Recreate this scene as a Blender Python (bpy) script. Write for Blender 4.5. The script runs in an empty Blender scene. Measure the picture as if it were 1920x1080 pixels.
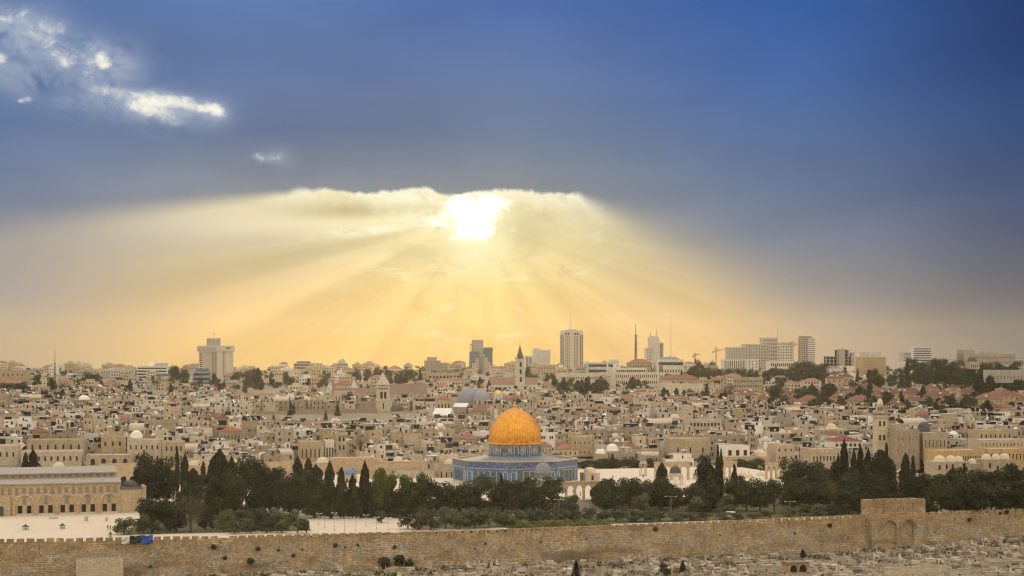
import bpy, bmesh, math, random
import numpy as np
from mathutils import Vector, Matrix
SC = bpy.context.scene
COL = SC.collection
R = math.radians
# ---------------------------------------------------------------- camera
F, YH, EYE = 3450.0, 650.0, 59.4          # focal length and horizon row on the 1920 px frame, eye height over the esplanade
cd = bpy.data.cameras.new('camera'); cam = bpy.data.objects.new('camera', cd); COL.objects.link(cam)
cd.sensor_width = 36; cd.lens = F / 1920 * 36; cd.shift_y = (YH - 540) / 1920
cd.clip_start = 1; cd.clip_end = 20000
cam.location = (0, 0, EYE); cam.rotation_euler = (R(90), 0, 0)
SC.camera = cam
# ---------------------------------------------------------------- exposure
SC.view_settings.view_transform = 'Standard'; SC.view_settings.look = 'None'
SC.view_settings.exposure = 0.0; SC.view_settings.gamma = 1.0
cy = SC.cycles
cy.max_bounces = 4; cy.diffuse_bounces = 2; cy.glossy_bounces = 2; cy.transmission_bounces = 2; cy.volume_bounces = 0
cy.transparent_max_bounces = 8; cy.caustics_reflective = False; cy.caustics_refractive = False
cy.sample_clamp_indirect = 4; cy.filter_width = 1.2
SUN_AZ, SUN_EL = R(-1.1), R(4.1)          # azimuth from +Y towards +X, elevation
# ---------------------------------------------------------------- node helpers
NT = None
class E:
    def __init__(s, k): s.k = k
    def __add__(a, b): return mth('ADD', a, b)
    def __radd__(a, b): return mth('ADD', b, a)
    def __sub__(a, b): return mth('SUBTRACT', a, b)
    def __rsub__(a, b): return mth('SUBTRACT', b, a)
    def __mul__(a, b): return mth('MULTIPLY', a, b)
    def __rmul__(a, b): return mth('MULTIPLY', b, a)
    def __truediv__(a, b): return mth('DIVIDE', a, b)
    def __neg__(a): return mth('MULTIPLY', a, -1.0)
def setin(s, v):
    if isinstance(v, E): NT.links.new(v.k, s)
    else: s.default_value = v
def node(t, **kw):
    n = NT.nodes.new(t)
    for k, v in kw.items(): setattr(n, k, v)
    return n
def mth(op, *a, clamp=False):
    n = node('ShaderNodeMath', operation=op, use_clamp=clamp)
    for i, v in enumerate(a): setin(n.inputs[i], v)
    return E(n.outputs[0])
def mixc(f, a, b, blend='MIX'):
    n = node('ShaderNodeMix', data_type='RGBA', blend_type=blend)
    setin(n.inputs[0], f)
    for i, v in ((6, a), (7, b)):
        setin(n.inputs[i], v if isinstance(v, E) else (*v[:3], 1))
    return E(n.outputs[2])
def mixf(f, a, b): return a + (b - a) * f
def ramp(f, stops, interp='LINEAR'):
    n = node('ShaderNodeValToRGB'); cr = n.color_ramp; cr.interpolation = interp
    while len(cr.elements) < len(stops): cr.elements.new(0.5)
    for e, (p, c) in zip(cr.elements, stops):
        e.position = p; e.color = (*c[:3], 1) if not isinstance(c, (int, float)) else (c, c, c, 1)
    setin(n.inputs[0], f); return E(n.outputs[0])
def noise(vec, scale=1.0, detail=4, rough=0.55, dist=0.0, dims='3D', w=None):
    n = node('ShaderNodeTexNoise', noise_dimensions=dims)
    if vec is not None: setin(n.inputs['Vector'], vec)
    if w is not None: setin(n.inputs['W'], w)
    for k, v in (('Scale', scale), ('Detail', detail), ('Roughness', rough), ('Distortion', dist)): n.inputs[k].default_value = v
    return E(n.outputs[0])
def xyz(x, y, z):
    n = node('ShaderNodeCombineXYZ')
    for i, v in enumerate((x, y, z)): setin(n.inputs[i], v)
    return E(n.outputs[0])
def sep(v):
    n = node('ShaderNodeSeparateXYZ'); setin(n.inputs[0], v); return [E(o) for o in n.outputs]
def vmul(v, k):
    n = node('ShaderNodeVectorMath', operation='MULTIPLY'); setin(n.inputs[0], v); setin(n.inputs[1], k); return E(n.outputs[0])
def vadd(v, k):
    n = node('ShaderNodeVectorMath', operation='ADD'); setin(n.inputs[0], v); setin(n.inputs[1], k); return E(n.outputs[0])
def smooth(x, a, b, lo=0.0, hi=1.0):
    n = node('ShaderNodeMapRange', interpolation_type='SMOOTHSTEP')
    setin(n.inputs[0], x); setin(n.inputs[1], a); setin(n.inputs[2], b); n.inputs[3].default_value = lo; n.inputs[4].default_value = hi
    return E(n.outputs[0])
def lin(c): return tuple(((v / 255) / 12.92 if v / 255 < 0.04045 else ((v / 255 + 0.055) / 1.055) ** 2.4) for v in c)
# ---------------------------------------------------------------- sky
W = bpy.data.worlds.new('World'); SC.world = W; W.use_nodes = True
NT = W.node_tree
for n in list(NT.nodes): NT.nodes.remove(n)
tc = node('ShaderNodeTexCoord')
dx, dy, dz = sep(E(tc.outputs['Generated']))
sx = mth('ARCTAN2', dx, dy) * (F / 1000)                     # compass angle, thousandths of the focal length
sy = mth('ARCSINE', dz) * (F / 1000)                         # elevation in the same unit
def px(v): return (v - 960) / 1000
def py(v): return (YH - v) / 1000
def field(cols, rows):
    """colour field over the sky: columns at compass angles, each a ramp of colours over elevation"""
    out, prev = None, None
    f = mth('DIVIDE', sy, 0.7, clamp=True)
    for p, col in cols:
        st = [(py(r) / 0.7, lin(c)) for r, c in zip(rows, col) if c is not None]
        c = ramp(f, sorted(st), 'EASE' if False else 'LINEAR')
        out = c if out is None else mixc(smooth(sx, px(prev), px(p)) * 0.5 + mth('DIVIDE', sx - px(prev), (p - prev) / 1000, clamp=True) * 0.5, out, c)
        prev = p
    return out
rows = (0, 150, 250, 350, 450, 550, 640)
cloudc = field([
    (0,    [(86,116,168),(95,121,166),(100,124,165),(118,132,163),(140,143,157),(158,152,150),(180,162,140)]),
    (480,  [(84,117,172),(93,117,162),(100,118,154),(133,140,152),(160,153,148),(175,160,140),(200,175,130)]),
    (960,  [(72,110,178),(94,119,166),(104,124,156),(128,136,146),(160,155,140),(190,170,130),(200,175,130)]),
    (1440, [(46,92,165),(62,101,165),(77,108,157),(96,117,152),(118,129,148),(146,144,143),(175,157,135)]),
    (1920, [(27,56,108),(33,67,122),(45,77,128),(62,83,124),(79,89,117),(104,104,112),(128,119,114)])], rows)
glowc = field([
    (0,    [None,None,(158,156,158),(166,160,156),(164,158,154),(166,158,152),(190,168,136)]),
    (480,  [None,None,(222,212,176),(228,216,174),(202,189,155),(220,189,132),(231,187,108)]),
    (900,  [None,None,(245,235,200),(244,234,190),(246,228,160),(243,208,122),(236,182,90)]),
    (1300, [None,None,(160,158,155),(170,166,154),(184,173,150),(208,182,134),(219,179,113)]),
    (1600, [None,None,(100,108,145),(112,118,146),(130,128,146),(154,143,142),(182,157,130)]),
    (1920, [None,None,(60,83,126),(64,84,124),(81,89,117),(106,104,112),(130,120,114)])], rows)
sunx, suny = px(893), py(405)
du, dv = sx - sunx, suny - sy
rr = mth('SQRT', du * du + dv * dv)
th = mth('ARCTAN2', du, dv)                                  # 0 straight down, negative to the left
p3 = xyz(sx, sy * 1.7, 0.0)
fine = noise(p3, 14.0, 8, 0.6, 0.3)
big = noise(xyz(sx * 0.8, sy * 2.2, 3.1), 3.2, 5, 0.5, 0.2)
# crepuscular rays fan out from the cloud gap
tn = (th + 1.75) / 3.5
def deg(a): return (R(a) + 1.75) / 3.5
rayr = ramp(tn, [(deg(-96), .55), (deg(-87), .95), (deg(-82), .62), (deg(-76.5), .22), (deg(-72), .80), (deg(-67), .95), (deg(-61), .45), (deg(-52), .50),
                 (deg(-42), .74), (deg(-34), .52), (deg(-22), .72), (deg(-14), .52), (deg(-4), .76), (deg(7), .56), (deg(16), .70), (deg(26), .42), (deg(34), .62), (deg(44), .40), (deg(56), .6), (deg(70), .5)], 'EASE')
rayn = noise(None, 7.0, 3, 0.6, 0.0, '1D', th)
ray = rayr * 0.9 + rayn * 0.45 - 0.15
ray = (ray - 0.5) * smooth(rr, 0.06, 0.2) * (1.0 - smooth(rr, 0.35, 0.85))
glow2 = mixc(1.0, glowc, xyz(1.0 + ray * 0.60, 1.0 + ray * 0.60, 1.0 + ray * 0.80), 'MULTIPLY')
# thin veils of cloud round the sun
veil = smooth(fine, 0.50, 0.70) * (1.0 - smooth(rr, 0.10, 0.36))
glow2 = mixc(veil * 0.42, glow2, mixc(1.0, glow2, lin((205, 190, 140)), 'MULTIPLY'))
veil2 = smooth(noise(xyz(sx, sy * 2.6, 7.7), 11.0, 8, 0.6, 0.4), 0.53, 0.70) * (1.0 - smooth(rr, 0.12, 0.34))
glow2 = mixc(veil2 * 0.6, glow2, lin((255, 246, 205)))
def blob(x, y, rx, ry, tilt=0.0):
    ax, ay = sx - px(x), sy - py(y) - (sx - px(x)) * tilt
    ax, ay = ax / (rx / 1000), ay / (ry / 1000)
    return mth('EXPONENT', -(ax * ax + ay * ay))
tex = noise(xyz(sx, sy * 1.5, 14.0), 15.0, 9, 0.62, 0.5)
belly = mth('MAXIMUM', blob(672, 396, 130, 17, 0.02), mth('MAXIMUM', blob(985, 430, 60, 42) * 0.9, blob(800, 470, 120, 22) * 0.5))
glow2 = mixc(mth('MULTIPLY', belly, smooth(tex, 0.22, 0.55), clamp=True) * 0.9, glow2, lin((192, 178, 128)))
tail = mth('MAXIMUM', blob(700, 432, 105, 9, 0.10), mth('MAXIMUM', blob(790, 412, 45, 20), blob(760, 372, 60, 14)))
glow2 = mixc(mth('MULTIPLY', tail, smooth(tex, 0.30, 0.56), clamp=True) * 1.0, glow2, lin((255, 247, 212)))
curd = smooth(tex, 0.52, 0.66) * (1.0 - smooth(rr, 0.07, 0.20))
glow2 = mixc(curd * 0.75, glow2, lin((204, 184, 124)))
glow2 = mixc(blob(890, 470, 60, 50) * 0.55, glow2, (1.0, .93, .55))
halo = mth('EXPONENT', -(rr / 0.075))
glow2 = mixc(mth('MULTIPLY', halo, 0.60, clamp=True), glow2, (1.15, 1.03, 0.68))
# the dark bank above: its edge runs level over the sun and falls away to both sides
e0 = py(356) - mth('MAXIMUM', px(600) - sx, 0.0) * 0.135 - mth('MAXIMUM', sx - px(1080), 0.0) * 0.47 - mth('MAXIMUM', sx - px(770), 0.0) * 0.03
def blob_n(x, r): return mth('EXPONENT', -((sx - px(x)) * (sx - px(x))) / (r / 1000) ** 2)
near = smooth(sx, px(420), px(640)) * (1.0 - smooth(sx, px(1060), px(1180)))
e0 = e0 + (noise(xyz(sx, sy * 0.4, 1.3), 22.0, 6, 0.6) - 0.5) * 0.030 * near + (noise(xyz(sx, sy * 0.3, 8.3), 7.0, 3, 0.5) - 0.5) * 0.040 * near - blob_n(845, 40) * 0.010
soft = 0.0045 + mth('MAXIMUM', px(620) - sx, 0.0) * 0.07 + mth('MAXIMUM', sx - px(1070), 0.0) * 0.34
dep = e0 - sy
below = smooth(dep / soft, -1.0, 1.0)
rim = mth('EXPONENT', -mth('MAXIMUM', dep, 0.0) / 0.019) * near * smooth(noise(xyz(sx, sy, 5.0), 17.0, 6, 0.6), 0.30, 0.62)
glow2 = mixc(rim * 1.0, glow2, lin((255, 250, 222)))
dark2 = mixc(1.0, cloudc, xyz(0.66 + big * 0.60, 0.70 + big * 0.54, 0.73 + big * 0.44), 'MULTIPLY')
front = mixc(below, dark2, glow2)
core_n = noise(xyz(sx, sy * 1.2, 2.0), 19.0, 9, 0.66, 0.5)
qx, qy = (sx - px(890)) / 0.062, (sy - py(403)) / 0.038
core = 1.0 - smooth(mth('SQRT', qx * qx + qy * qy) + (core_n - 0.5) * 3.4, 0.10, 1.25)
front = mixc(core * smooth(dep, -0.004, 0.006), front, (2.2, 2.1, 1.75))
# rents in the bank, upper left, with bright sunlit cloud showing through
pn = noise(xyz(sx, sy * 1.35, 9.0), 13.0, 9, 0.60, 0.5)
def seg(x0, y0, x1, y1):
    ax, ay, bx, by = px(x0), py(y0), px(x1), py(y1); L = (bx - ax) ** 2 + (by - ay) ** 2
    h = mth('MULTIPLY', (sx - ax) * (bx - ax) + (sy - ay) * (by - ay), 1 / L, clamp=True)
    ex, ey = sx - ax - h * (bx - ax), (sy - ay - h * (by - ay)) * 1.4
    return mth('SQRT', ex * ex + ey * ey)
hole = veilh = None
for q in ((-60, 90, 40, 66, .020, .55), (40, 66, 96, 74, .024, .62), (60, 74, 118, 112, .022, .55), (110, 108, 125, 134, .020, .62), (118, 120, 196, 128, .024, .50), (203, 122, 207, 136, .011, .88), (150, 140, 195, 176, .022, .45), (195, 180, 290, 196, .014, .70), (280, 200, 350, 202, .016, .86), (345, 204, 412, 215, .012, .86), (262, 208, 330, 228, .018, .78), (-40, 108, 22, 132, .012, .66), (60, 206, 72, 203, .006, .72), (484, 298, 500, 303, .008, .55), (508, 301, 524, 300, .009, .55)):
    d = seg(*q[:4]) / (q[4] * 1.35); g = mth('EXPONENT', -(d * d) * 0.6) * q[5]
    hole = g if hole is None else mth('MAXIMUM', hole, g)
for q in ((-60, 80, 90, 85, .06, 1.0), (60, 100, 220, 140, .06, 1.0), (40, 150, 190, 185, .06, .8), (190, 190, 300, 215, .045, 1.0), (280, 215, 400, 220, .035, .9), (490, 302, 520, 300, .03, .4)):
    d = seg(*q[:4]) / q[4]; g = mth('EXPONENT', -(d * d)) * q[5]
    veilh = g if veilh is None else mth('MAXIMUM', veilh, g)
front = mixc(mth('MULTIPLY', veilh, smooth(noise(xyz(sx, sy * 1.3, 4.4), 11.0, 8, 0.62, 0.4), 0.30, 0.62)) * 0.9, front, lin((166, 178, 197)))
pn2 = noise(xyz(sx, sy * 1.2, 19.0), 26.0, 8, 0.62, 0.4)
front = mixc(smooth(hole + (pn - 0.5) * 1.5, 0.10, 1.0) * 0.6 * smooth(hole, 0.02, 0.2), front, lin((176, 187, 203)))
front = mixc(smooth(hole * 0.95 + (pn - 0.5) * 1.4 + (pn2 - 0.5) * 1.2, 0.42, 1.05) * 0.95 * smooth(hole, 0.08, 0.30), front, lin((252, 248, 232)))
# the rest of the dome: a bright eastern sky behind the viewer, deeper blue overhead
nsk = node('ShaderNodeTexSky', sky_type='NISHITA', sun_disc=False, sun_elevation=SUN_EL, sun_rotation=SUN_AZ)
nis = mixc(1.0, E(nsk.outputs[0]), (0.06, 0.06, 0.06), 'MULTIPLY')
east = ramp(mth('DIVIDE', sy, 5.0, clamp=True), [(0.0, EAST[0]), (0.25, EAST[1]), (0.6, EAST[2]), (1.0, EAST[3])]) if (EAST := [(.94, .78, .57), (1.17, .985, .745), (1.31, 1.14, .92), (1.24, 1.15, 1.06)]) else None
east = mixc(1.0, east, nis, 'ADD')
side = mth('MAXIMUM', smooth(mth('ABSOLUTE', sx), 1.5, 4.2), smooth(sy, 0.8, 2.6))
skyc = mixc(side, front, east)
bg = node('ShaderNodeBackground'); setin(bg.inputs[0], skyc); bg.inputs[1].default_value = 1.0
out = node('ShaderNodeOutputWorld'); NT.links.new(bg.outputs[0], out.inputs[0])
W.cycles.sampling_method = 'MANUAL'; W.cycles.sample_map_resolution = 1024
# ---------------------------------------------------------------- sun
sd = bpy.data.lights.new('sun', 'SUN'); sd.energy = 0.8; sd.angle = R(10); sd.color = (1.0, 0.80, 0.50)
sun = bpy.data.objects.new('sun', sd); COL.objects.link(sun)
sdir = Vector((math.sin(SUN_AZ) * math.cos(SUN_EL), math.cos(SUN_AZ) * math.cos(SUN_EL), math.sin(SUN_EL)))
sun.rotation_euler = sdir.to_track_quat('Z', 'Y').to_euler()
# ================================================================ materials
def newmat(name):
    global NT
    m = bpy.data.materials.new(name); m.use_nodes = True; NT = m.node_tree
    b = NT.nodes['Principled BSDF']; return m, b
def objco(rand=True):
    t = E(node('ShaderNodeTexCoord').outputs['Object'])
    if rand:
        r = E(node('ShaderNodeObjectInfo').outputs['Random'])
        t = vadd(t, xyz(r * 310.0, r * 170.0, 0.0))
    return t
def objcol(): return E(node('ShaderNodeObjectInfo').outputs['Color'])
def bump(b, h, d=0.05, s=0.5):
    n = node('ShaderNodeBump'); n.inputs['Distance'].default_value = d; n.inputs['Strength'].default_value = s
    setin(n.inputs['Height'], h); NT.links.new(n.outputs[0], b.inputs['Normal'])
def tint(c, f): return mixc(1.0, c, xyz(f, f, f), 'MULTIPLY')
M = {}
def stone(name, c, amp=0.5, sc=0.35, row=0.0, usecol=False, streak=0.25, rough=0.9, warm=0.0):
    m, b = newmat(name)
    p = objco()
    n1 = noise(p, sc, 4, 0.6); n2 = noise(p, sc * 7, 3, 0.6)
    n3 = noise(vmul(p, (1.3, 1.3, 0.13)), 1.0, 3, 0.6)
    f = 1.0 + (n1 - 0.5) * amp + (n2 - 0.5) * amp * 0.9 + (n3 - 0.5) * streak * 2
    if row:
        x, y, z = sep(p)
        br = node('ShaderNodeTexBrick'); setin(br.inputs['Vector'], xyz(x + y, z, 0.0)); br.inputs['Scale'].default_value = 1.0
        br.inputs['Color1'].default_value = (1.12, 1.12, 1.12, 1); br.inputs['Color2'].default_value = (.84, .84, .84, 1); br.inputs['Mortar'].default_value = (.7, .7, .7, 1)
        br.inputs['Brick Width'].default_value = row * 1.9; br.inputs['Row Height'].default_value = row; br.inputs['Mortar Size'].default_value = 0.04
        f = f * sep(E(br.outputs[0]))[0]
    base = objcol() if usecol else (*c, 1)
    col = mixc(1.0, base if usecol else c, xyz(f, f, f), 'MULTIPLY')
    setin(b.inputs['Base Color'], col); b.inputs['Roughness'].default_value = rough
    M[name] = m; return m
def plain(name, c, rough=0.7, metal=0.0, var=0.0, sc=2.0):
    m, b = newmat(name)
    if var:
        n1 = noise(objco(), sc, 4, 0.6); f = 1.0 + (n1 - 0.5) * 2 * var
        setin(b.inputs['Base Color'], mixc(1.0, c, xyz(f, f, f), 'MULTIPLY'))
    else: b.inputs['Base Color'].default_value = (*c, 1)
    b.inputs['Roughness'].default_value = rough; b.inputs['Metallic'].default_value = metal
    M[name] = m; return m
stone('limestone', (.5, .4, .28), amp=.6, usecol=True, row=0.45, streak=.42)
stone('plaster', (.5, .45, .38), amp=.3, usecol=True)
stone('shrine_stone', (.52, .395, .255), amp=.4, row=.5)
stone('gate_infill', (.37, .255, .135), amp=.9, row=.4, streak=.5)
stone('pale_stone', (.56, .465, .34), amp=.3, row=.5)
stone('flat_roof', (.5, .45, .38), amp=.6, sc=.5, usecol=True)
stone('paving', (.63, .545, .43), amp=.22, sc=.06, streak=.1)
stone('lawn', (.10, .095, .035), amp=.8, sc=.12, streak=.2)
stone('grave_stone', (.42, .38, .31), amp=.6, sc=.8, usecol=True)
plain('window_glass', (.022, .022, .026), .25)
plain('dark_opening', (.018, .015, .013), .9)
plain('white_paint', (.72, .72, .70), .5, var=.1)
plain('white_steel', (.66, .67, .68), .35, var=.08)
plain('black_plastic', (.03, .03, .03), .5)
plain('solar_panel', (.02, .025, .04), .2)
plain('lead', (.20, .215, .23), .55, .2, var=.25, sc=.5)
plain('pale_lead', (.34, .31, .285), .75, 0, var=.2, sc=.3)
plain('grey_dome', (.19, .205, .245), .55, .1, var=.22, sc=.4)
plain('pale_dome', (.25, .26, .285), .5, .1, var=.2, sc=.5)
plain('dark_dome', (.055, .05, .055), .6, var=.2)
plain('blue_dome', (.15, .21, .33), .6, var=.2)
plain('cream_dome', (.60, .50, .37), .85, var=.2)
plain('white_dome', (.74, .71, .65), .8, var=.12)
plain('gilt', (.85, .48, .08), .35, .8)
plain('steel_mast', (.16, .12, .10), .6, .3)
plain('pale_mast', (.45, .44, .42), .6)
plain('crane_paint', (.45, .22, .07), .6)
plain('green_paint', (.035, .085, .06), .6, var=.2)
plain('blue_tarp', (.02, .07, .35), .6, var=.3, sc=3)
plain('black_tarp', (.025, .024, .022), .7, var=.3, sc=3)
plain('white_sheet', (.6, .58, .54), .7, var=.2, sc=3)
plain('blue_glass', (.10, .15, .19), .2, var=.2, sc=.2)
plain('dark_cloth', (.02, .02, .025), .9)
plain('blue_cloth', (.03, .08, .30), .9)
plain('skin', (.42, .26, .18), .6)
plain('rusty_roof', (.22, .10, .07), .8, var=.3, sc=.6)
plain('concrete', (.36, .33, .29), .9, var=.2, sc=.3)
plain('tower_stone', (.56, .50, .42), .85, var=.12, sc=.15)
plain('bronze_glass', (.06, .05, .045), .25)
def tile():
    m, b = newmat('clay_tile'); p = objco(); n1 = noise(p, .5, 4, .6); n2 = noise(p, 4.0, 3, .6)
    x, y, z = sep(p); rib = mth('SINE', (x + y) * 18.0) * 0.08
    f = 1.0 + (n1 - .5) * .7 + (n2 - .5) * .6 + rib
    setin(b.inputs['Base Color'], mixc(1.0, objcol(), xyz(f, f, f), 'MULTIPLY')); b.inputs['Roughness'].default_value = .85; M['clay_tile'] = m
tile()
def goldm():
    m, b = newmat('gold_panels'); x, y, z = sep(objco(False))
    a = mth('ARCTAN2', y, x) * (60 / math.tau)
    seam = 1.0 - smooth(mth('ABSOLUTE', mth('FRACT', a) - 0.5), 0.40, 0.47)
    row = mth('FRACT', z / 1.35 + mth('FLOOR', a) * 0.5)
    hs = smooth(mth('ABSOLUTE', row - 0.5), 0.44, 0.48)
    cell = noise(None, 1.0, 0, .5, 0, '2D') if False else None
    wn = node('ShaderNodeTexWhiteNoise', noise_dimensions='2D'); setin(wn.inputs['Vector'], xyz(mth('FLOOR', a), mth('FLOOR', z / 1.35 + mth('FLOOR', a) * 0.5), 0.0))
    v = E(wn.outputs['Value'])
    n2 = noise(vmul(objco(False), (1, 1, .35)), .9, 4, .6)
    f = (0.80 + v * 0.30) * (0.55 + seam * 0.45) * (1.0 - hs * 0.28) * (0.8 + n2 * .4)
    setin(b.inputs['Base Color'], mixc(1.0, (.80, .355, .045), xyz(f, f, f), 'MULTIPLY'))
    b.inputs['Metallic'].default_value = .75; setin(b.inputs['Roughness'], 0.34 + v * 0.14)
    bump(b, seam + hs * 0.4 + v * 0.25, .12, .45); M['gold_panels'] = m
goldm()
def mosaic(name, base, alt, light, scale):
    """glazed tile: small pieces of a few blues, greens and whites in bands"""
    m, b = newmat(name); p = objco(False); x, y, z = sep(p)
    vo = node('ShaderNodeTexVoronoi', feature='F1'); setin(vo.inputs['Vector'], vmul(p, (scale, scale, scale * 1.3))); vo.inputs['Scale'].default_value = 1
    v = sep(E(vo.outputs['Color']))[0]
    c = ramp(v, [(0, base), (.42, tuple(k * .8 for k in base)), (.5, alt), (.72, alt), (.80, light), (1, base)], 'LINEAR')
    n1 = noise(p, .5, 4, .6); f = .75 + n1 * .5
    setin(b.inputs['Base Color'], mixc(1.0, c, xyz(f, f, f), 'MULTIPLY')); b.inputs['Roughness'].default_value = .35; M[name] = m
mosaic('blue_mosaic', (.075, .135, .27), (.11, .21, .30), (.36, .38, .40), 2.2)
mosaic('deep_mosaic', (.055, .075, .20), (.09, .115, .26), (.32, .33, .37), 3.0)
mosaic('drum_mosaic', (.10, .13, .19), (.14, .19, .20), (.36, .36, .37), 2.0)
plain('azure_tile', (.055, .155, .32), .35, var=.25, sc=2)
plain('white_tile', (.50, .52, .56), .4, var=.2, sc=3)
plain('yellow_tile', (.52, .40, .08), .4, var=.2, sc=3)
plain('green_lattice', (.10, .13, .10), .5, var=.4, sc=5)
plain('mosque_lattice', (.24, .225, .17), .6, var=.4, sc=6)
plain('marble', (.52, .50, .46), .5, var=.25, sc=1)
def wallm():
    m, b = newmat('rampart_stone'); p = objco(False); x, y, z = sep(p)
    wob = noise(p, .25, 3, .6)
    q = xyz(x + y + (wob - .5) * 1.2, z + (wob - .5) * .5, 0.0)
    def brick(w, h, mort, seed):
        br = node('ShaderNodeTexBrick'); setin(br.inputs['Vector'], vadd(q, (seed, seed * .37, 0))); br.inputs['Scale'].default_value = 1.0
        br.inputs['Color1'].default_value = (1.36, 1.36, 1.36, 1); br.inputs['Color2'].default_value = (.70, .70, .70, 1); br.inputs['Mortar'].default_value = (.5, .5, .5, 1)
        br.inputs['Brick Width'].default_value = w; br.inputs['Row Height'].default_value = h; br.inputs['Mortar Size'].default_value = mort; br.inputs['Bias'].default_value = -.1
        return sep(E(br.outputs[0]))[0]
    b1 = brick(1.15, .55, .05, 0.0); b2 = brick(.62, .34, .045, 5.3)
    pat = noise(vmul(p, (.05, .05, .12)), 1.0, 4, .6)
    br = mixf(smooth(pat, .42, .60), b1, b2)
    n1 = noise(p, .11, 4, .65); n2 = noise(p, 1.2, 4, .65); n3 = noise(vmul(p, (.9, .9, .09)), 1.0, 4, .65)
    grey = noise(vadd(vmul(p, (.10, .10, .16)), (31, 7, 3)), 1.0, 5, .65)
    f = br * (.62 + n2 * .75) * (.78 + n3 * .45)
    warm = mixc(smooth(n1, .3, .7), (.38, .265, .14), (.56, .415, .25))
    col = mixc(smooth(grey, .44, .60) * (1.0 - smooth(z, -4.5, -1.0)) * .8, warm, (.43, .375, .30))
    spots = smooth(noise(vadd(p, (3, 9, 1)), 1.25, 3, .6), .655, .70)
    col = mixc(1.0, col, xyz(f, f, f), 'MULTIPLY')
    chips = smooth(noise(vadd(p, (13, 2, 5)), 1.15, 5, .7), .53, .62) * smooth(grey, .36, .60) * (1.0 - smooth(z, -3.0, -.8))
    col = mixc(chips * .85, col, (.66, .59, .49))
    col = mixc(spots * .8, col, (.06, .045, .03))
    low = smooth(noise(vmul(vadd(p, (5, 1, 0)), (.035, .035, .2)), 1.0, 3, .5), .52, .62) * (1.0 - smooth(z, -9.5, -5.5))
    col = mixc(low * .6, col, (.11, .075, .05))
    fl = noise(vmul(p, (1.6, 1.6, .05)), 1.0, 2, .5); run = mth('MAXIMUM', smooth(n3, .60, .72), smooth(fl, .62, .68)) * smooth(z, -5.0, -.5)
    col = mixc(run * .75, col, (.12, .09, .06))
    setin(b.inputs['Base Color'], col); b.inputs['Roughness'].default_value = .95
    bump(b, br + n2 * .8, .35, 1.0); M['rampart_stone'] = m
wallm()
def soil():
    m, b = newmat('soil'); p = E(node('ShaderNodeTexCoord').outputs['Object']); n1 = noise(p, .03, 5, .6); n2 = noise(p, .5, 5, .65)
    c = mixc(smooth(n1, .35, .65), (.22, .175, .115), (.30, .25, .18)); c = mixc(smooth(n2, .5, .62) * .7, c, (.075, .085, .03))
    c = mixc(smooth(noise(p, 1.1, 4, .7), .58, .66) * .8, c, (.44, .40, .33))
    setin(b.inputs['Base Color'], c); b.inputs['Roughness'].default_value = .95; M['soil'] = m
soil()
def leafm(name, c, c2, sc=.7):
    m, b = newmat(name); p = objco(); n1 = noise(p, sc, 3, .6); n2 = noise(p, sc * 5, 2, .6)
    r = E(node('ShaderNodeObjectInfo').outputs['Random'])
    col = mixc(smooth(n1, .3, .7), c, c2); f = (.5 + n2 * 1.0) * (.62 + r * .76)
    setin(b.inputs['Base Color'], mixc(1.0, col, xyz(f, f, f), 'MULTIPLY')); b.inputs['Roughness'].default_value = .75
    b.inputs['Specular IOR Level'].default_value = .2; M[name] = m
leafm('pine_leaf', (.019, .026, .0075), (.042, .047, .014))
leafm('cypress_leaf', (0.01540, 0.01650, 0.00605), (0.02530, 0.02530, 0.00880))
leafm('olive_leaf', (0.0656, 0.0765, 0.0371), (0.1093, 0.1148, 0.0601))
leafm('green_leaf', (0.0488, 0.0715, 0.0078), (0.0845, 0.1040, 0.0130))
leafm('bush_leaf', (0.02415, 0.03105, 0.00966), (0.04140, 0.04830, 0.01518))
leafm('bare_twig', (.085, .065, .032), (.12, .09, .045))
leafm('palm_leaf', (.05, .055, .022), (.08, .08, .035))
leafm('weed', (.10, .12, .025), (.16, .16, .04), 1.5)
plain('bark', (.06, .045, .032), .95, var=.3)
plain('pale_bark', (.11, .09, .07), .95, var=.3)
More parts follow.
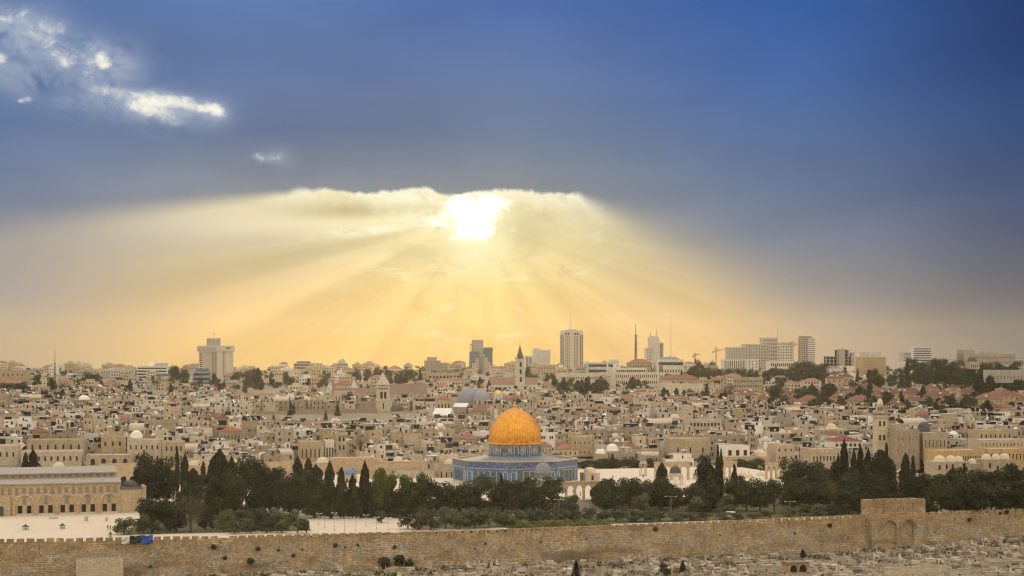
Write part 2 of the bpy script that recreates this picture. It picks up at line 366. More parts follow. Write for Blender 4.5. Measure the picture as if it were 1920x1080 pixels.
# ================================================================ mesh helpers
class MB:
    """collects boxes, prisms, turned shapes and arches, then links them as ONE mesh object"""
    def __init__(s): s.v = []; s.f = []; s.m = []; s.T = None
    def add(s, vs, fs, m=0):
        n = len(s.v)
        if s.T is not None: vs = [s.T @ Vector(v) for v in vs]
        s.v += [tuple(v) for v in vs]; s.f += [tuple(i + n for i in f) for f in fs]; s.m += [m] * len(fs)
    def at(s, x=0, y=0, z=0, rz=0): s.T = Matrix.Translation((x, y, z)) @ Matrix.Rotation(rz, 4, 'Z'); return s
    def box(s, x0, x1, y0, y1, z0, z1, m=0, top=None):
        v = [(x0, y0, z0), (x1, y0, z0), (x1, y1, z0), (x0, y1, z0), (x0, y0, z1), (x1, y0, z1), (x1, y1, z1), (x0, y1, z1)]
        s.add(v, [(0, 1, 5, 4), (1, 2, 6, 5), (2, 3, 7, 6), (3, 0, 4, 7), (3, 2, 1, 0)], m); s.add(v[4:], [(0, 1, 2, 3)], m if top is None else top)
    def prism(s, pts, z0, z1, m=0, cap=True, top=None):
        n = len(pts); s.add([(x, y, z0) for x, y in pts] + [(x, y, z1) for x, y in pts], [(i, (i + 1) % n, (i + 1) % n + n, i + n) for i in range(n)], m)
        if cap: s.add([(x, y, z1) for x, y in pts], [tuple(range(n))], m if top is None else top)
    def lathe(s, prof, n=16, cx=0, cy=0, m=0, a0=0.0):
        k = len(prof); vs = []
        for r, z in prof: vs += [(cx + r * math.cos(a0 + math.tau * i / n), cy + r * math.sin(a0 + math.tau * i / n), z) for i in range(n)]
        s.add(vs, [(j * n + i, j * n + (i + 1) % n, (j + 1) * n + (i + 1) % n, (j + 1) * n + i) for j in range(k - 1) for i in range(n)], m)
    def hip(s, x0, x1, y0, y1, z0, z1, m=0, over=.4):
        x0 -= over; x1 += over; y0 -= over; y1 += over; h = min(x1 - x0, y1 - y0) / 2; cxm, cym = (x0 + x1) / 2, (y0 + y1) / 2
        if x1 - x0 >= y1 - y0: a, b = (x0 + h * .95, cym, z1), (x1 - h * .95, cym, z1); fs = [(0, 1, 5, 4), (1, 2, 5), (2, 3, 4, 5), (3, 0, 4), (3, 2, 1, 0)]
        else: a, b = (cxm, y0 + h * .95, z1), (cxm, y1 - h * .95, z1); fs = [(0, 1, 4), (1, 2, 5, 4), (2, 3, 5), (3, 0, 4, 5), (3, 2, 1, 0)]
        s.add([(x0, y0, z0), (x1, y0, z0), (x1, y1, z0), (x0, y1, z0), a, b], fs, m)
    def gable(s, x0, x1, y0, y1, z0, z1, m=0, mg=None, axis='x'):
        if axis == 'x':
            ym = (y0 + y1) / 2; v = [(x0, y0, z0), (x1, y0, z0), (x1, y1, z0), (x0, y1, z0), (x0, ym, z1), (x1, ym, z1)]; a = [(0, 1, 5, 4), (2, 3, 4, 5)]; g = [(1, 2, 5), (3, 0, 4)]
        else:
            xm = (x0 + x1) / 2; v = [(x0, y0, z0), (x1, y0, z0), (x1, y1, z0), (x0, y1, z0), (xm, y0, z1), (xm, y1, z1)]; a = [(1, 2, 5, 4), (3, 0, 4, 5)]; g = [(0, 1, 4), (2, 3, 5)]
        s.add(v, a, m); s.add(v, g, m if mg is None else mg)
    def tube(s, pts, rads, n=6, m=0):
        vs = []
        for i, p in enumerate(pts):
            p = Vector(p); d = (Vector(pts[min(i + 1, len(pts) - 1)]) - Vector(pts[max(i - 1, 0)])).normalized()
            u = d.cross(Vector((0, 1, 0)) if abs(d.y) < .9 else Vector((1, 0, 0))).normalized(); w = d.cross(u)
            vs += [p + (u * math.cos(math.tau * j / n) + w * math.sin(math.tau * j / n)) * rads[i] for j in range(n)]
        k = len(pts)
        s.add(vs, [(i * n + j, i * n + (j + 1) % n, (i + 1) * n + (j + 1) % n, (i + 1) * n + j) for i in range(k - 1) for j in range(n)] + [tuple(range(n))[::-1], tuple(range((k - 1) * n, k * n))], m)
    def face(s, pts, m=0): s.add(pts, [tuple(range(len(pts)))], m)
    def arcade(s, x0, x1, n, pier, zs, zt, y0, y1, z0=0, m=0, pointed=.12, k=6):
        """n see-through arches between x0 and x1: piers, spandrels, soffits and top"""
        w = (x1 - x0 - pier) / n
        for i in range(n + 1): s.box(x0 + i * w, x0 + i * w + pier, y0, y1, z0, zs, m)
        for i in range(n):
            a, b = x0 + i * w + pier, x0 + (i + 1) * w; r = (b - a) / 2; c = (a + b) / 2
            pts = [(a - pier * .5, zs)] + [(c - r * math.cos(math.pi * j / (2 * k)), zs + r * (1 + pointed) * math.sin(math.pi * j / (2 * k))) for j in range(2 * k + 1)] + [(b + pier * .5, zs)]
            for (xa, za), (xb, zb) in zip(pts, pts[1:]):
                s.add([(xa, y0, za), (xb, y0, zb), (xb, y0, zt), (xa, y0, zt), (xa, y1, za), (xb, y1, zb), (xb, y1, zt), (xa, y1, zt)], [(0, 1, 2, 3), (5, 4, 7, 6), (1, 0, 4, 5), (3, 2, 6, 7)], m)
        for xa, xb in ((x0, x0 + pier * .5), (x1 - pier * .5, x1)): s.box(xa, xb, y0, y1, zs, zt, m)
    def mesh(s, name, mats, smoothed=False):
        me = bpy.data.meshes.new(name); me.from_pydata(s.v, [], s.f)
        for m in mats: me.materials.append(M[m])
        if len(mats) > 1: me.polygons.foreach_set('material_index', s.m)
        if smoothed: me.polygons.foreach_set('use_smooth', [True] * len(me.polygons))
        me.update(); return me
    def build(s, name, mats, parent=None, loc=None, rz=0, color=None, smoothed=False):
        return link(name, s.mesh(name, mats if isinstance(mats, (list, tuple)) else [mats], smoothed), parent, loc, rz, color)
def link(name, me, parent=None, loc=None, rz=0, color=None, scale=None):
    o = bpy.data.objects.new(name, me); COL.objects.link(o)
    if parent is not None: o.parent = parent
    if loc is not None: o.location = loc
    if rz: o.rotation_euler = (0, 0, rz)
    if color is not None: o.color = (*color[:3], 1)
    if scale is not None: o.scale = scale if isinstance(scale, (tuple, list)) else (scale,) * 3
    return o
def at(ppx, ppy, D): return Vector(((ppx - 960) / F * D, D, EYE - (ppy - YH) / F * D))
def scr(v): return (960 + v[0] / v[1] * F, YH - (v[2] - EYE) / v[1] * F)
# ---------------------------------------------------------------- labels that single each thing out
LAND = []                                           # (phrase, picture x, picture y, reach)
AUTO = []                                           # things waiting for a label: (object, description, x, y)
def tag(o, label, cat, group=None):
    o['label'] = label; o['category'] = cat
    if group: o['group'] = group
    return o
def thing(name, label, cat, loc=(0, 0, 0), rz=0, group=None, land=None):
    o = bpy.data.objects.new(name, None); COL.objects.link(o); o.empty_display_size = .5
    o.location = loc; o.rotation_euler = (0, 0, rz)
    tag(o, label, cat, group)
    if land: LAND.append((land[0], land[1], land[2]))
    return o
def auto(o, desc, cat, x, y, group):
    o['category'] = cat; o['group'] = group; AUTO.append((o, desc, x, y)); return o
ORD = ['', 'second', 'third', 'fourth', 'fifth', 'sixth', 'seventh', 'eighth', 'ninth', 'tenth', 'eleventh', 'twelfth', 'thirteenth', 'fourteenth', 'fifteenth', 'sixteenth', 'seventeenth', 'eighteenth', 'nineteenth', 'twentieth']
def settle_labels():
    used = set()
    buckets = {}
    for o, desc, x, y in AUTO:
        best = min(LAND, key=lambda l: math.hypot((x - l[1]), (y - l[2]) * 1.6))
        ddx, ddy = x - best[1], (y - best[2]) * 1.6
        a = math.degrees(math.atan2(-ddy, ddx)) % 360
        d = ['right of', 'up right of', 'above', 'up left of', 'left of', 'down left of', 'below', 'down right of'][int((a + 22.5) // 45) % 8]
        buckets.setdefault((o['category'], desc, best[0], d), []).append((math.hypot(ddx, ddy), o))
    for (cat, desc, l, d), lst in buckets.items():
        lst.sort(key=lambda t: t[0])
        for i, (_, o) in enumerate(lst):
            if len(lst) == 1: t = f'{desc}, {d} {l}'
            elif i == 0: t = f'{desc}, nearest such {d} {l}'
            else: t = f'{desc}, {ORD[min(i, 19)]} nearest such {d} {l}'
            o['label'] = t
# ================================================================ land
def interp(x, pts):
    for (a, u), (b, w) in zip(pts, pts[1:]):
        if x <= b: return u + (w - u) * max(0, (x - a) / (b - a))
    return pts[-1][1]
GA = R(17.5); CG, SG = math.cos(GA), math.sin(GA); DC = Vector((1.2, 750, 0))     # grid of the sacred mount, round the shrine
def uv(u, v, z=0): return Vector((DC.x + u * CG - v * SG, DC.y + u * SG + v * CG, z))
def to_uv(x, y): return ((x - DC.x) * CG + (y - DC.y) * SG, -(x - DC.x) * SG + (y - DC.y) * CG)
VW = to_uv(0, 598)[1]                         # the east wall stands on this grid line
CITY = [(-400, -10), (118, 0), (150, 1.5), (250, 6.5), (420, 13), (620, 18), (820, 21.5), (1100, 26), (1500, 28.5), (1700, 27), (2400, 0), (6000, -40)]
def zland(x, y):
    u, v = to_uv(x, y)
    if v < VW + 1:                                       # the slope under the wall, the valley and the mount the view is taken from
        d = VW - v
        return (2.5 * min(1, max(0, (u - 70) / 60)) if d < 60 else 0) + interp(d, [(0, -11), (60, -16.5), (150, -33), (300, -48), (420, -40), (520, 5), (560, 50), (575, EYE - 1.7), (900, EYE + 10)])
    t = min(1, max(0, (v - 130) / 220)); w = v * (1 - t) + (y - 750) * CG * t
    return interp(w, CITY) + (0 if v < 130 else (math.sin(x * .006 + 1) * 1.5 + math.sin(x * .013 + y * .004) * .8) * min(1, (v - 130) / 300))
# ================================================================ the ground and the raised courts
def struct(o, kind='structure'): o['kind'] = kind; return o
def sheet(name, us, vs, mat, zf):
    mb = MB(); n = len(us)
    for v in vs:
        for u in us: p = uv(u, v); mb.v.append((p.x, p.y, zf(p.x, p.y)))
    for j in range(len(vs) - 1):
        for i in range(n - 1): mb.f.append((j * n + i, j * n + i + 1, (j + 1) * n + i + 1, (j + 1) * n + i)); mb.m.append(0)
    return mb.build(name, mat, smoothed=True)
rng = random.Random(7)
us = [-2600, -1600, -1000, -700] + list(range(-500, 501, 20)) + [700, 1000, 1600, 2600]
vs = [-1000, -900, -760, -720, -700] + list(range(-680, int(VW) - 2, 12)) + [VW - 2, VW + .98, VW + 1.02, VW + 10] + list(range(int(VW) + 24, 420, 18)) + list(range(440, 1200, 40)) + list(range(1240, 2000, 90)) + [2400, 3000, 3600]
struct(sheet('ground', us, vs, 'soil', zland))
esp = MB(); esp.prism([uv(*p)[:2] for p in ((-330, VW + 2.1), (214, VW + 2.1), (214, 116), (-330, 116))], -.3, .02)
struct(esp.build('esplanade', 'paving'))
def patch(name, poly, z, mat, n=None):
    mb = MB(); mb.prism([at(x, y, 59.4 * F / (y - YH))[:2] for x, y in poly], z - .2, z, 0)
    return struct(mb.build(name, mat))
patch('lawn', [(585, 970), (770, 966), (1000, 962), (1480, 957), (1760, 930), (1760, 905), (1300, 931), (1100, 940), (870, 940), (560, 936)], .03, 'lawn')
patch('lawn', [(235, 1003), (585, 995), (560, 972), (390, 940), (270, 940), (262, 972)], .032, 'lawn')
patch('lawn', [(775, 992), (1010, 988), (1620, 966), (1620, 950), (1000, 965), (800, 972)], .034, 'lawn')
PU0, PU1, PV0, PV1 = -85, 128, -87, 68
pf = MB(); pf.prism([(u, v) for u, v in ((PU0, PV0), (PU1, PV0), (PU1, PV1), (PU0, PV1))], .03, 3.98, 0, top=1)
struct(pf.build('upper_platform', ['pale_stone', 'paving'], loc=(DC.x, DC.y, 0), rz=GA))
def platz(x, y):
    u, v = to_uv(x, y); return 4.0 if PU0 < u < PU1 and PV0 < v < PV1 else max(0.02, zland(x, y)) if VW + 2 < v < 118 else zland(x, y)
# ================================================================ the great east wall
def wall_u(ppx, d0=598.0):
    k = (ppx - 960) / F; D = d0 / (1 - math.tan(GA) * k); return to_uv(k * D, D)[0]
U = wall_u
GU0, GU1 = U(1628), U(1728)
TOPS = [(U(-400), 1.6), (U(0), 1.9), (U(480), .75), (U(900), .24), (U(1400), .83), (U(1620), 1.46), (U(1728), 1.5), (U(1920), 1.75), (U(2300), 2.0)]
def rampart(name, label, u0, u1, merl0, merl1, land):
    c = uv(u0, VW); t = thing(name, label, 'wall', c, GA, land=land)
    mb = MB(); L = u1 - u0; nx = int(L / .7); nz = 20; r = random.Random(3)
    top = lambda x: interp(u0 + x, TOPS) - 1.15
    for j in range(nz + 1):
        for i in range(nx + 1):
            x = L * i / nx; z = -13.5 + (top(x) + 13.5) * j / nz
            d = (-.9 + .9 * (j / nz)) + (r.random() - .5) * .22 + .25 * math.sin(x * .21) * math.sin(z * .9 + x * .1)
            if math.sin(x * .071 + 1.3) > .93: d -= .35
            mb.v.append((x, -.2 + d * .6 - (0 if j < nz else 0), z))
    for j in range(nz):
        for i in range(nx): a = j * (nx + 1) + i; mb.f.append((a, a + 1, a + nx + 2, a + nx + 1)); mb.m.append(0)
    for i in range(nx):
        x0, x1 = L * i / nx, L * (i + 1) / nx
        mb.add([mb.v[nz * (nx + 1) + i], mb.v[nz * (nx + 1) + i + 1], (x1, 2.0, top(x1)), (x0, 2.0, top(x0)), (x1, 2.0, -13), (x0, 2.0, -13)], [(0, 1, 2, 3), (3, 2, 4, 5)])
    mb.build('wall_body', 'rampart_stone', t)
    P = 2.9; n = int(L / P); count = 0; rest = MB()
    for i in range(n):
        x = i * P + .4; w = 2.2 + r.uniform(-.12, .12); h = 1.15 + r.uniform(-.12, .06) - (r.random() < .06) * .6; z = min(top(x), top(x + w)) - .02
        u = u0 + x; ins = merl0 <= u <= merl1
        m = MB(); q = m if ins and count < 100 else rest
        jx = [r.uniform(-.05, .05) for _ in range(4)]
        q.add([(x + jx[0], -.18, z), (x + w, -.18, z), (x + w, .5, z), (x, .5, z), (x + .06, -.16, z + h), (x + w - .05 + jx[1], -.16, z + h + jx[2]), (x + w - .05, .48, z + h), (x + .06, .48, z + h + jx[3])], [(0, 1, 5, 4), (1, 2, 6, 5), (2, 3, 7, 6), (3, 0, 4, 7), (4, 5, 6, 7)])
        if q is m: m.build('merlon', 'rampart_stone', t); count += 1
    if rest.v: o = rest.build('merlon', 'rampart_stone', t); o['kind'] = 'stuff'
    return t
ramp_s = rampart('city_wall', 'long crenellated ochre stone rampart running across the bottom of the picture to the sealed gate', U(-420), GU0, U(-2), U(1640), None)
ramp_n = rampart('city_wall', 'short stretch of ochre rampart beyond the sealed gate tower, reaching the picture edge', GU1, U(2330), GU1, U(1925), None)
for n_, x_, y_ in (('the blue tarpaulin', 256, 1012), ('the pale repaired masonry', 186, 1060), ('the sealed gate', 1678, 985), ('the twin arched vault', 1494, 1033)): LAND.append((n_, x_, y_))
# pale repaired masonry on the wall face
def on_wall(ppx, ppy, off=0.0):
    k = (ppx - 960) / F; D = 598 / (1 - math.tan(GA) * k) - off; return at(ppx, ppy, D)
rp = MB(); a, b = U(142), U(231); rp.box(a - U(-420), b - U(-420), -.95, -.25, -13, -4.6)
rp.build('repaired_masonry', 'pale_stone', ramp_s)['label'] = 'pale smooth rectangle of new repair masonry'
# ---------------------------------------------------------------- the sealed double gate
c = uv((GU0 + GU1) / 2, VW - 2.6); hw = (GU1 - GU0) / 2
g = thing('sealed_gate', 'projecting gate tower in the rampart with two walled-up arches', 'gate', c, GA)
mb = MB()
mb.box(-hw, -hw + 3.0, 0, 8, -14, 6.2); mb.box(hw - 3.0, hw, 0, 8, -14, 6.2); mb.box(-hw + 3.0, hw - 3.0, 0, 8, 1.4, 6.2); mb.box(-hw + 3.0, hw - 3.0, .75, 8, -14, 1.4)
mb.T = Matrix.Translation((0, 0, -14)); mb.arcade(-hw + 3.0, hw - 3.0, 2, 1.5, 10.2, 15.4, 0, .75, 0, 0, .1); mb.T = None
mb.box(-hw + 3.0, hw - 3.0, -.3, .0, -14, -9.4)
mb.build('tower_body', 'rampart_stone', g)
q = MB(); q.box(-hw + 3.2, hw - 3.2, .70, .74, -10, 1.2); q.build('arch_infill', 'rampart_stone', g)
for sgn in (-1, 1):
    q = MB(); cxx = sgn * (hw - 3.0 - (hw - 3.0 + .75) / 2 + .4); w = (hw - 3.0) * .78
    pts = [(cxx - w * .5 * math.cos(math.pi * j / 14), -3.8 + w * .55 * math.sin(math.pi * j / 14)) for j in range(15)]
    for (xa, za), (xb, zb) in zip(pts, pts[1:]):
        ka = 1.24
        oa, ob = (cxx + (xa - cxx) * ka, -3.8 + (za + 3.8) * ka), (cxx + (xb - cxx) * ka, -3.8 + (zb + 3.8) * ka)
        q.add([(xa, -.5, za), (xb, -.5, zb), (ob[0], -.5, ob[1]), (oa[0], -.5, oa[1]), (oa[0], .0, oa[1]), (ob[0], .0, ob[1]), (xa, 0, za), (xb, 0, zb)], [(0, 1, 2, 3), (3, 2, 5, 4), (1, 0, 6, 7)])
    q.build('arch_moulding', 'rampart_stone', g)
    q = MB(); q.at(cxx, 0.69, -8.4)
    pw = [(-.55, 0), (.55, 0), (.55, 1.3), (.3, 1.8), (0, 2.0), (-.3, 1.8), (-.55, 1.3)]
    q.face([(x, 0, z) for x, z in pw]); q.build('slit_window', 'rampart_stone', g)
    q = MB(); q.box(sgn * 4.4 - 1.0, sgn * 4.4 + 1.0, -.12, 0, 2.4, 3.4); q.build('stone_panel', 'rampart_stone', g)
q = MB(); q.box(-hw - .1, hw + .1, -.15, .25, 5.6, 6.0); q.build('cornice', 'rampart_stone', g)
r = random.Random(5)
for i in range(8):
    x = -hw + i * 2 * hw / 8; m = MB(); m.box(x + .1, x + 2 * hw / 8 - .25, .1, .6, 6.2, 6.8 + r.uniform(-.3, .1)); m.build('merlon', 'rampart_stone', g)
# twin arched vault among the graves
p = at(1497, 1041, 596)
t = thing('tomb_vault', 'low stone vault with two dark arched openings at the foot of the rampart', 'vault', (p.x, p.y, zland(p.x, p.y) - .6), GA)
m = MB(); m.arcade(-3.7, 3.7, 2, .8, 1.6, 3.6, 0, .5); m.box(-3.7, 3.7, .5, 5, 0, 3.6); m.build('vault_body', 'rampart_stone', t)
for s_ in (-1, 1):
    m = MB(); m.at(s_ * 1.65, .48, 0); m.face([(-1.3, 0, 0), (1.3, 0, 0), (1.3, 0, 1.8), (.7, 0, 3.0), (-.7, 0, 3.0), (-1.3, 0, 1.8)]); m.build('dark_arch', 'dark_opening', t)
m = MB(); m.box(-3.9, 3.9, -.2, 5.1, 3.6, 3.95); m.build('roof_slab', 'soil', t)
# tarpaulins hung over the wall
def cloth(name, label, x0, x1, y0, y1, mat, fold):
    a, b = on_wall(x0, y0, 1.2), on_wall(x1, y1, 1.2); m = MB(); n, k = 22, 8; r = random.Random(x0)
    for j in range(k + 1):
        for i in range(n + 1):
            s, q = i / n, j / k
            m.v.append(((b.x - a.x) * s, (b.y - a.y) * s - fold * (math.sin(s * 21 + x0) * .5 + math.sin(q * 7 + s * 5) * .5) - q * .3, (b.z - a.z) * q + math.sin(s * 9) * .12))
    for j in range(k):
        for i in range(n): m.f.append((j * (n + 1) + i, j * (n + 1) + i + 1, (j + 1) * (n + 1) + i + 1, (j + 1) * (n + 1) + i)); m.m.append(0)
    o = m.build(name, mat, loc=a, smoothed=True); md = o.modifiers.new('thick', 'SOLIDIFY'); md.thickness = .08
    return tag(o, label, 'tarpaulin')
cloth('tarpaulin', 'bright blue tarpaulin draped over the rampart top', 264, 287, 1004, 1019, 'blue_tarp', .25)
cloth('tarpaulin', 'black tarpaulin draped on the rampart beside the blue one', 243, 265, 1005, 1018, 'black_tarp', .45)
cloth('tarpaulin', 'pale plastic sheet crumpled beside the black tarpaulin on the rampart', 228, 243, 1010, 1020, 'white_sheet', .4)
# ================================================================ arched panes reused by the larger buildings
def arch_pane(w, h, mats, depth=.12, rim=.16, point=.25):
    """window with raised surround and dark pane, facing -Y, foot at the origin"""
    def outl(w, h): return [(-w / 2, 0), (w / 2, 0), (w / 2, h - w * .5)] + [(w / 2 * math.cos(a), h - w * .5 + w * (.5 + point * .3) * math.sin(a)) for a in [math.pi * j / 8 for j in range(1, 8)]] + [(-w / 2, h - w * .5)]
    m = MB(); a, b = outl(w, h), outl(w + 2 * rim, h + rim); n = len(a)
    m.add([(x, -.02, z) for x, z in a], [tuple(range(n))], 0)
    m.add([(x, -depth, z) for x, z in a] + [(x, -depth, z) for x, z in b] + [(x, 0.02, z) for x, z in b] + [(x, -.02, z) for x, z in a],
          [(i, (i + 1) % n, (i + 1) % n + n, i + n) for i in range(n)] + [(i + n, (i + 1) % n + n, (i + 1) % n + 2 * n, i + 2 * n) for i in range(n)] + [((i + 1) % n, i, i + 3 * n, (i + 1) % n + 3 * n) for i in range(n)], 1)
    return m.mesh('arched_window', mats)
def sq_pane(w, h, mats, depth=.10, rim=.14):
    m = MB(); m.face([(-w / 2, -.02, 0), (w / 2, -.02, 0), (w / 2, -.02, h), (-w / 2, -.02, h)], 0)
    for x0, x1, z0, z1 in ((-w / 2 - rim, -w / 2, -rim, h + rim), (w / 2, w / 2 + rim, -rim, h + rim), (-w / 2, w / 2, -rim, 0), (-w / 2, w / 2, h, h + rim)): m.box(x0, x1, -depth, .02, z0, z1, 1)
    return m.mesh('window', mats)
# ================================================================ the golden-domed shrine
t = thing('domed_shrine', 'octagonal blue-tiled shrine crowned by a great golden dome', 'shrine', (DC.x, DC.y, 4), GA, land=('the golden dome', 965, 815))
RO = 25.6; octp = [(RO * math.cos(R(22.5 + 45 * k)), RO * math.sin(R(22.5 + 45 * k))) for k in range(8)]; AP = RO * math.cos(R(22.5)); SW = 2 * RO * math.sin(R(22.5))
sc_ = lambda k: [(x * k, y * k) for x, y in octp]
m = MB(); m.prism(octp, -.02, 1.3, 0, cap=False); m.build('marble_base', 'marble', t)
m = MB(); m.prism(sc_(1.0), 1.3, 6.35, 0, cap=False); m.build('tiled_wall', 'blue_mosaic', t)
for nm, z0, z1, mat, k in (('azure_band', 6.35, 6.75, 'azure_tile', 1.004), ('inscribed_band', 6.75, 7.35, 'white_tile', 1.001), ('azure_band', 7.35, 7.65, 'azure_tile', 1.004), ('frieze', 7.65, 9.75, 'deep_mosaic', 1.002), ('parapet_cap', 9.75, 10.1, 'pale_stone', 1.012)):
    m = MB(); m.prism(sc_(k), z0, z1, 0, cap=(nm == 'parapet_cap' and False))
    if nm == 'parapet_cap':
        a, b = sc_(k), sc_(.965); m.add([(x, y, z1) for x, y in a] + [(x, y, z1) for x, y in b] + [(x, y, 8.9) for x, y in b], [(i, (i + 1) % 8, (i + 1) % 8 + 8, i + 8) for i in range(8)] + [(i + 8, (i + 1) % 8 + 8, (i + 1) % 8 + 16, i + 16) for i in range(8)])
    if nm == 'inscribed_band':
        m.f.clear(); m.v.clear(); m.m.clear()
        m.prism(sc_(1.0), z0, z1, 1, cap=False)
        for k8 in range(8):
            m.T = Matrix.Rotation(R(45 * k8), 4, 'Z')
            for i in range(26): x = -SW / 2 + .5 + i * (SW - 1) / 26; m.box(x, x + .42, -AP - .05, -AP + .1, z0 + .12, z1 - .12, 0)
        m.T = None; m.build(nm, [mat, 'deep_mosaic'], t); continue
    m.build(nm, mat, t)
m = MB(); m.add([(x, y, 9.1) for x, y in sc_(.965)] + [(11.6 * math.cos(R(22.5 + 45 * k)), 11.6 * math.sin(R(22.5 + 45 * k)), 11.3) for k in range(8)], [(i, (i + 1) % 8, (i + 1) % 8 + 8, i + 8) for i in range(8)])
m.build('lead_roof', 'lead', t)
wA = arch_pane(1.5, 4.1, ['green_lattice', 'azure_tile'], .22, .2); wB = arch_pane(1.5, 4.1, ['azure_tile', 'white_tile'], .16, .16)
for k in range(8):
    rot = R(45 * k)
    for i in range(7):
        x = (i - 3) * SW / 7.25; y = -AP
        w = link('arched_window' if 0 < i < 6 else 'blind_arch', wA if 0 < i < 6 else wB, t, (x * math.cos(rot) - y * math.sin(rot), x * math.sin(rot) + y * math.cos(rot), 1.7), rot)
        m = MB(); m.box(-.13, .13, -.1, .02, .0, 4.4); 
        if i < 6:
            xx = x + SW / 14.5; m.build('pilaster', 'white_tile', t, (xx * math.cos(rot) - y * math.sin(rot), xx * math.sin(rot) + y * math.cos(rot), 1.6), rot)
for k, x0, x1 in ((0, -4.2, 4.2), (1, -4.2, 4.2)):
    m = MB(); m.T = Matrix.Rotation(R(45 * k), 4, 'Z')
    for a, b, c_, d in ((x0, x1, 5.95, 6.2), (x0, x0 + .22, 1.4, 5.95), (x1 - .22, x1, 1.4, 5.95)): m.box(a, b, -AP - .28, -AP, c_, d)
    m.build('yellow_border', 'yellow_tile', t)
# porch on the east-facing side
m = MB(); m.T = Matrix.Rotation(R(-45), 4, 'Z'); m.box(-4, 4, -AP - 4.0, -AP, 3.9, 4.3); m.box(-3.8, -3.3, -AP - 3.8, -AP - 3.3, 0, 3.9); m.box(3.3, 3.8, -AP - 3.8, -AP - 3.3, 0, 3.9)
m.box(-1, -.6, -AP - 3.8, -AP - 3.4, 0, 3.9); m.box(.6, 1, -AP - 3.8, -AP - 3.4, 0, 3.9); m.build('porch', 'lead', t)
RD = 10.75
m = MB(); m.lathe([(RD + .35, 10.6), (RD + .35, 11.6), (RD, 11.7), (RD, 15.7), (RD + .2, 15.75), (RD + .2, 16.0)], 64); m.build('drum', 'drum_mosaic', t, smoothed=False)
m = MB(); m.lathe([(RD + .40, 11.25), (RD + .40, 11.6), (RD + .05, 11.85)], 64); m.build('azure_band', 'azure_tile', t)
wd = arch_pane(1.35, 3.0, ['green_lattice', 'white_tile'], .2, .28)
md = MB(); 
for a, b, mi in ((1.0, .78, 0), (.62, .46, 0)): md.add([(a * .82 * s_, -.13, c_ * a * 1.5) for s_, c_ in ((0, 1), (1, 0), (0, -1), (-1, 0))] + [(b * .82 * s_, -.13, c_ * b * 1.5) for s_, c_ in ((0, 1), (1, 0), (0, -1), (-1, 0))], [(i, (i + 1) % 4, (i + 1) % 4 + 4, i + 4) for i in range(4)], mi)
md.add([(.4 * s_, -.12, c_ * .7) for s_, c_ in ((0, 1), (1, 0), (0, -1), (-1, 0))], [(0, 1, 2, 3)], 1)
mf_ = .1
for x0, x1, z0, z1 in ((-1.0, -.86, -1.7, 1.7), (.86, 1.0, -1.7, 1.7), (-.86, .86, -1.7, -1.55), (-.86, .86, 1.55, 1.7)): md.box(x0, x1, -.2, .02, z0, z1, 0)
mdm = md.mesh('tile_medallion', ['white_tile', 'yellow_tile'])
for k in range(24):
    a = math.tau * k / 24; o = link('arched_window' if k % 2 else 'tile_medallion', wd if k % 2 else mdm, t, (RD * math.sin(a), -RD * math.cos(a), 12.2 if k % 2 else 13.75), a)
    if k % 6 == 3:
        m = MB(); m.box(-.9, .9, -.5, .3, 10.6, 15.7); m.build('buttress', 'drum_mosaic', t, (RD * math.sin(a + .13), -RD * math.cos(a + .13), 0), a + .13)
prof = [(11.25, 15.85), (11.3, 16.05), (10.9, 16.3), (10.62, 16.5), (10.66, 17.4), (10.68, 18.6), (10.58, 20.0), (10.25, 21.6), (9.75, 23.0), (9.0, 24.5), (7.95, 26.0), (6.6, 27.4), (5.0, 28.6), (3.3, 29.5), (1.6, 30.1), (.35, 30.45), (.28, 30.8)]
m = MB(); m.lathe([p for p in prof[3:]], 96); m.build('golden_dome', 'gold_panels', t, smoothed=True)
m = MB(); m.lathe(prof[:4], 96); m.build('gilt_cornice', 'gold_panels', t)
m = MB(); m.lathe([(.28, 30.7), (.28, 31.0), (.55, 31.2), (.6, 31.5), (.2, 31.9), (.15, 32.2), (.42, 32.45), (.42, 32.7), (.12, 33.0), (.08, 33.4)], 12)
for j in range(12):
    a, b = R(-60 + 25 * j - 90 + 60), R(-60 + 25 * (j + 1) - 90 + 60)
    m.add([(.55 * math.cos(a), dy_, 34.0 + .55 * math.sin(a)) for dy_ in (-.08, .08)] + [(.55 * math.cos(b), dy_, 34.0 + .55 * math.sin(b)) for dy_ in (-.08, .08)] + [(.36 * math.cos(a), dy_, 34.06 + .36 * math.sin(a)) for dy_ in (-.08, .08)] + [(.36 * math.cos(b), dy_, 34.06 + .36 * math.sin(b)) for dy_ in (-.08, .08)], [(0, 2, 6, 4), (1, 3, 7, 5), (0, 1, 3, 2), (4, 5, 7, 6)])
m.build('crescent_finial', 'gilt', t)
m = MB(); m.tube([(2.6, -11.4, 11.0), (2.6, -11.4, 16.8)], [.16, .16], 6); m.box(2.25, 2.95, -11.7, -11.1, 16.3, 17.0); m.build('service_ladder', 'pale_mast', t)
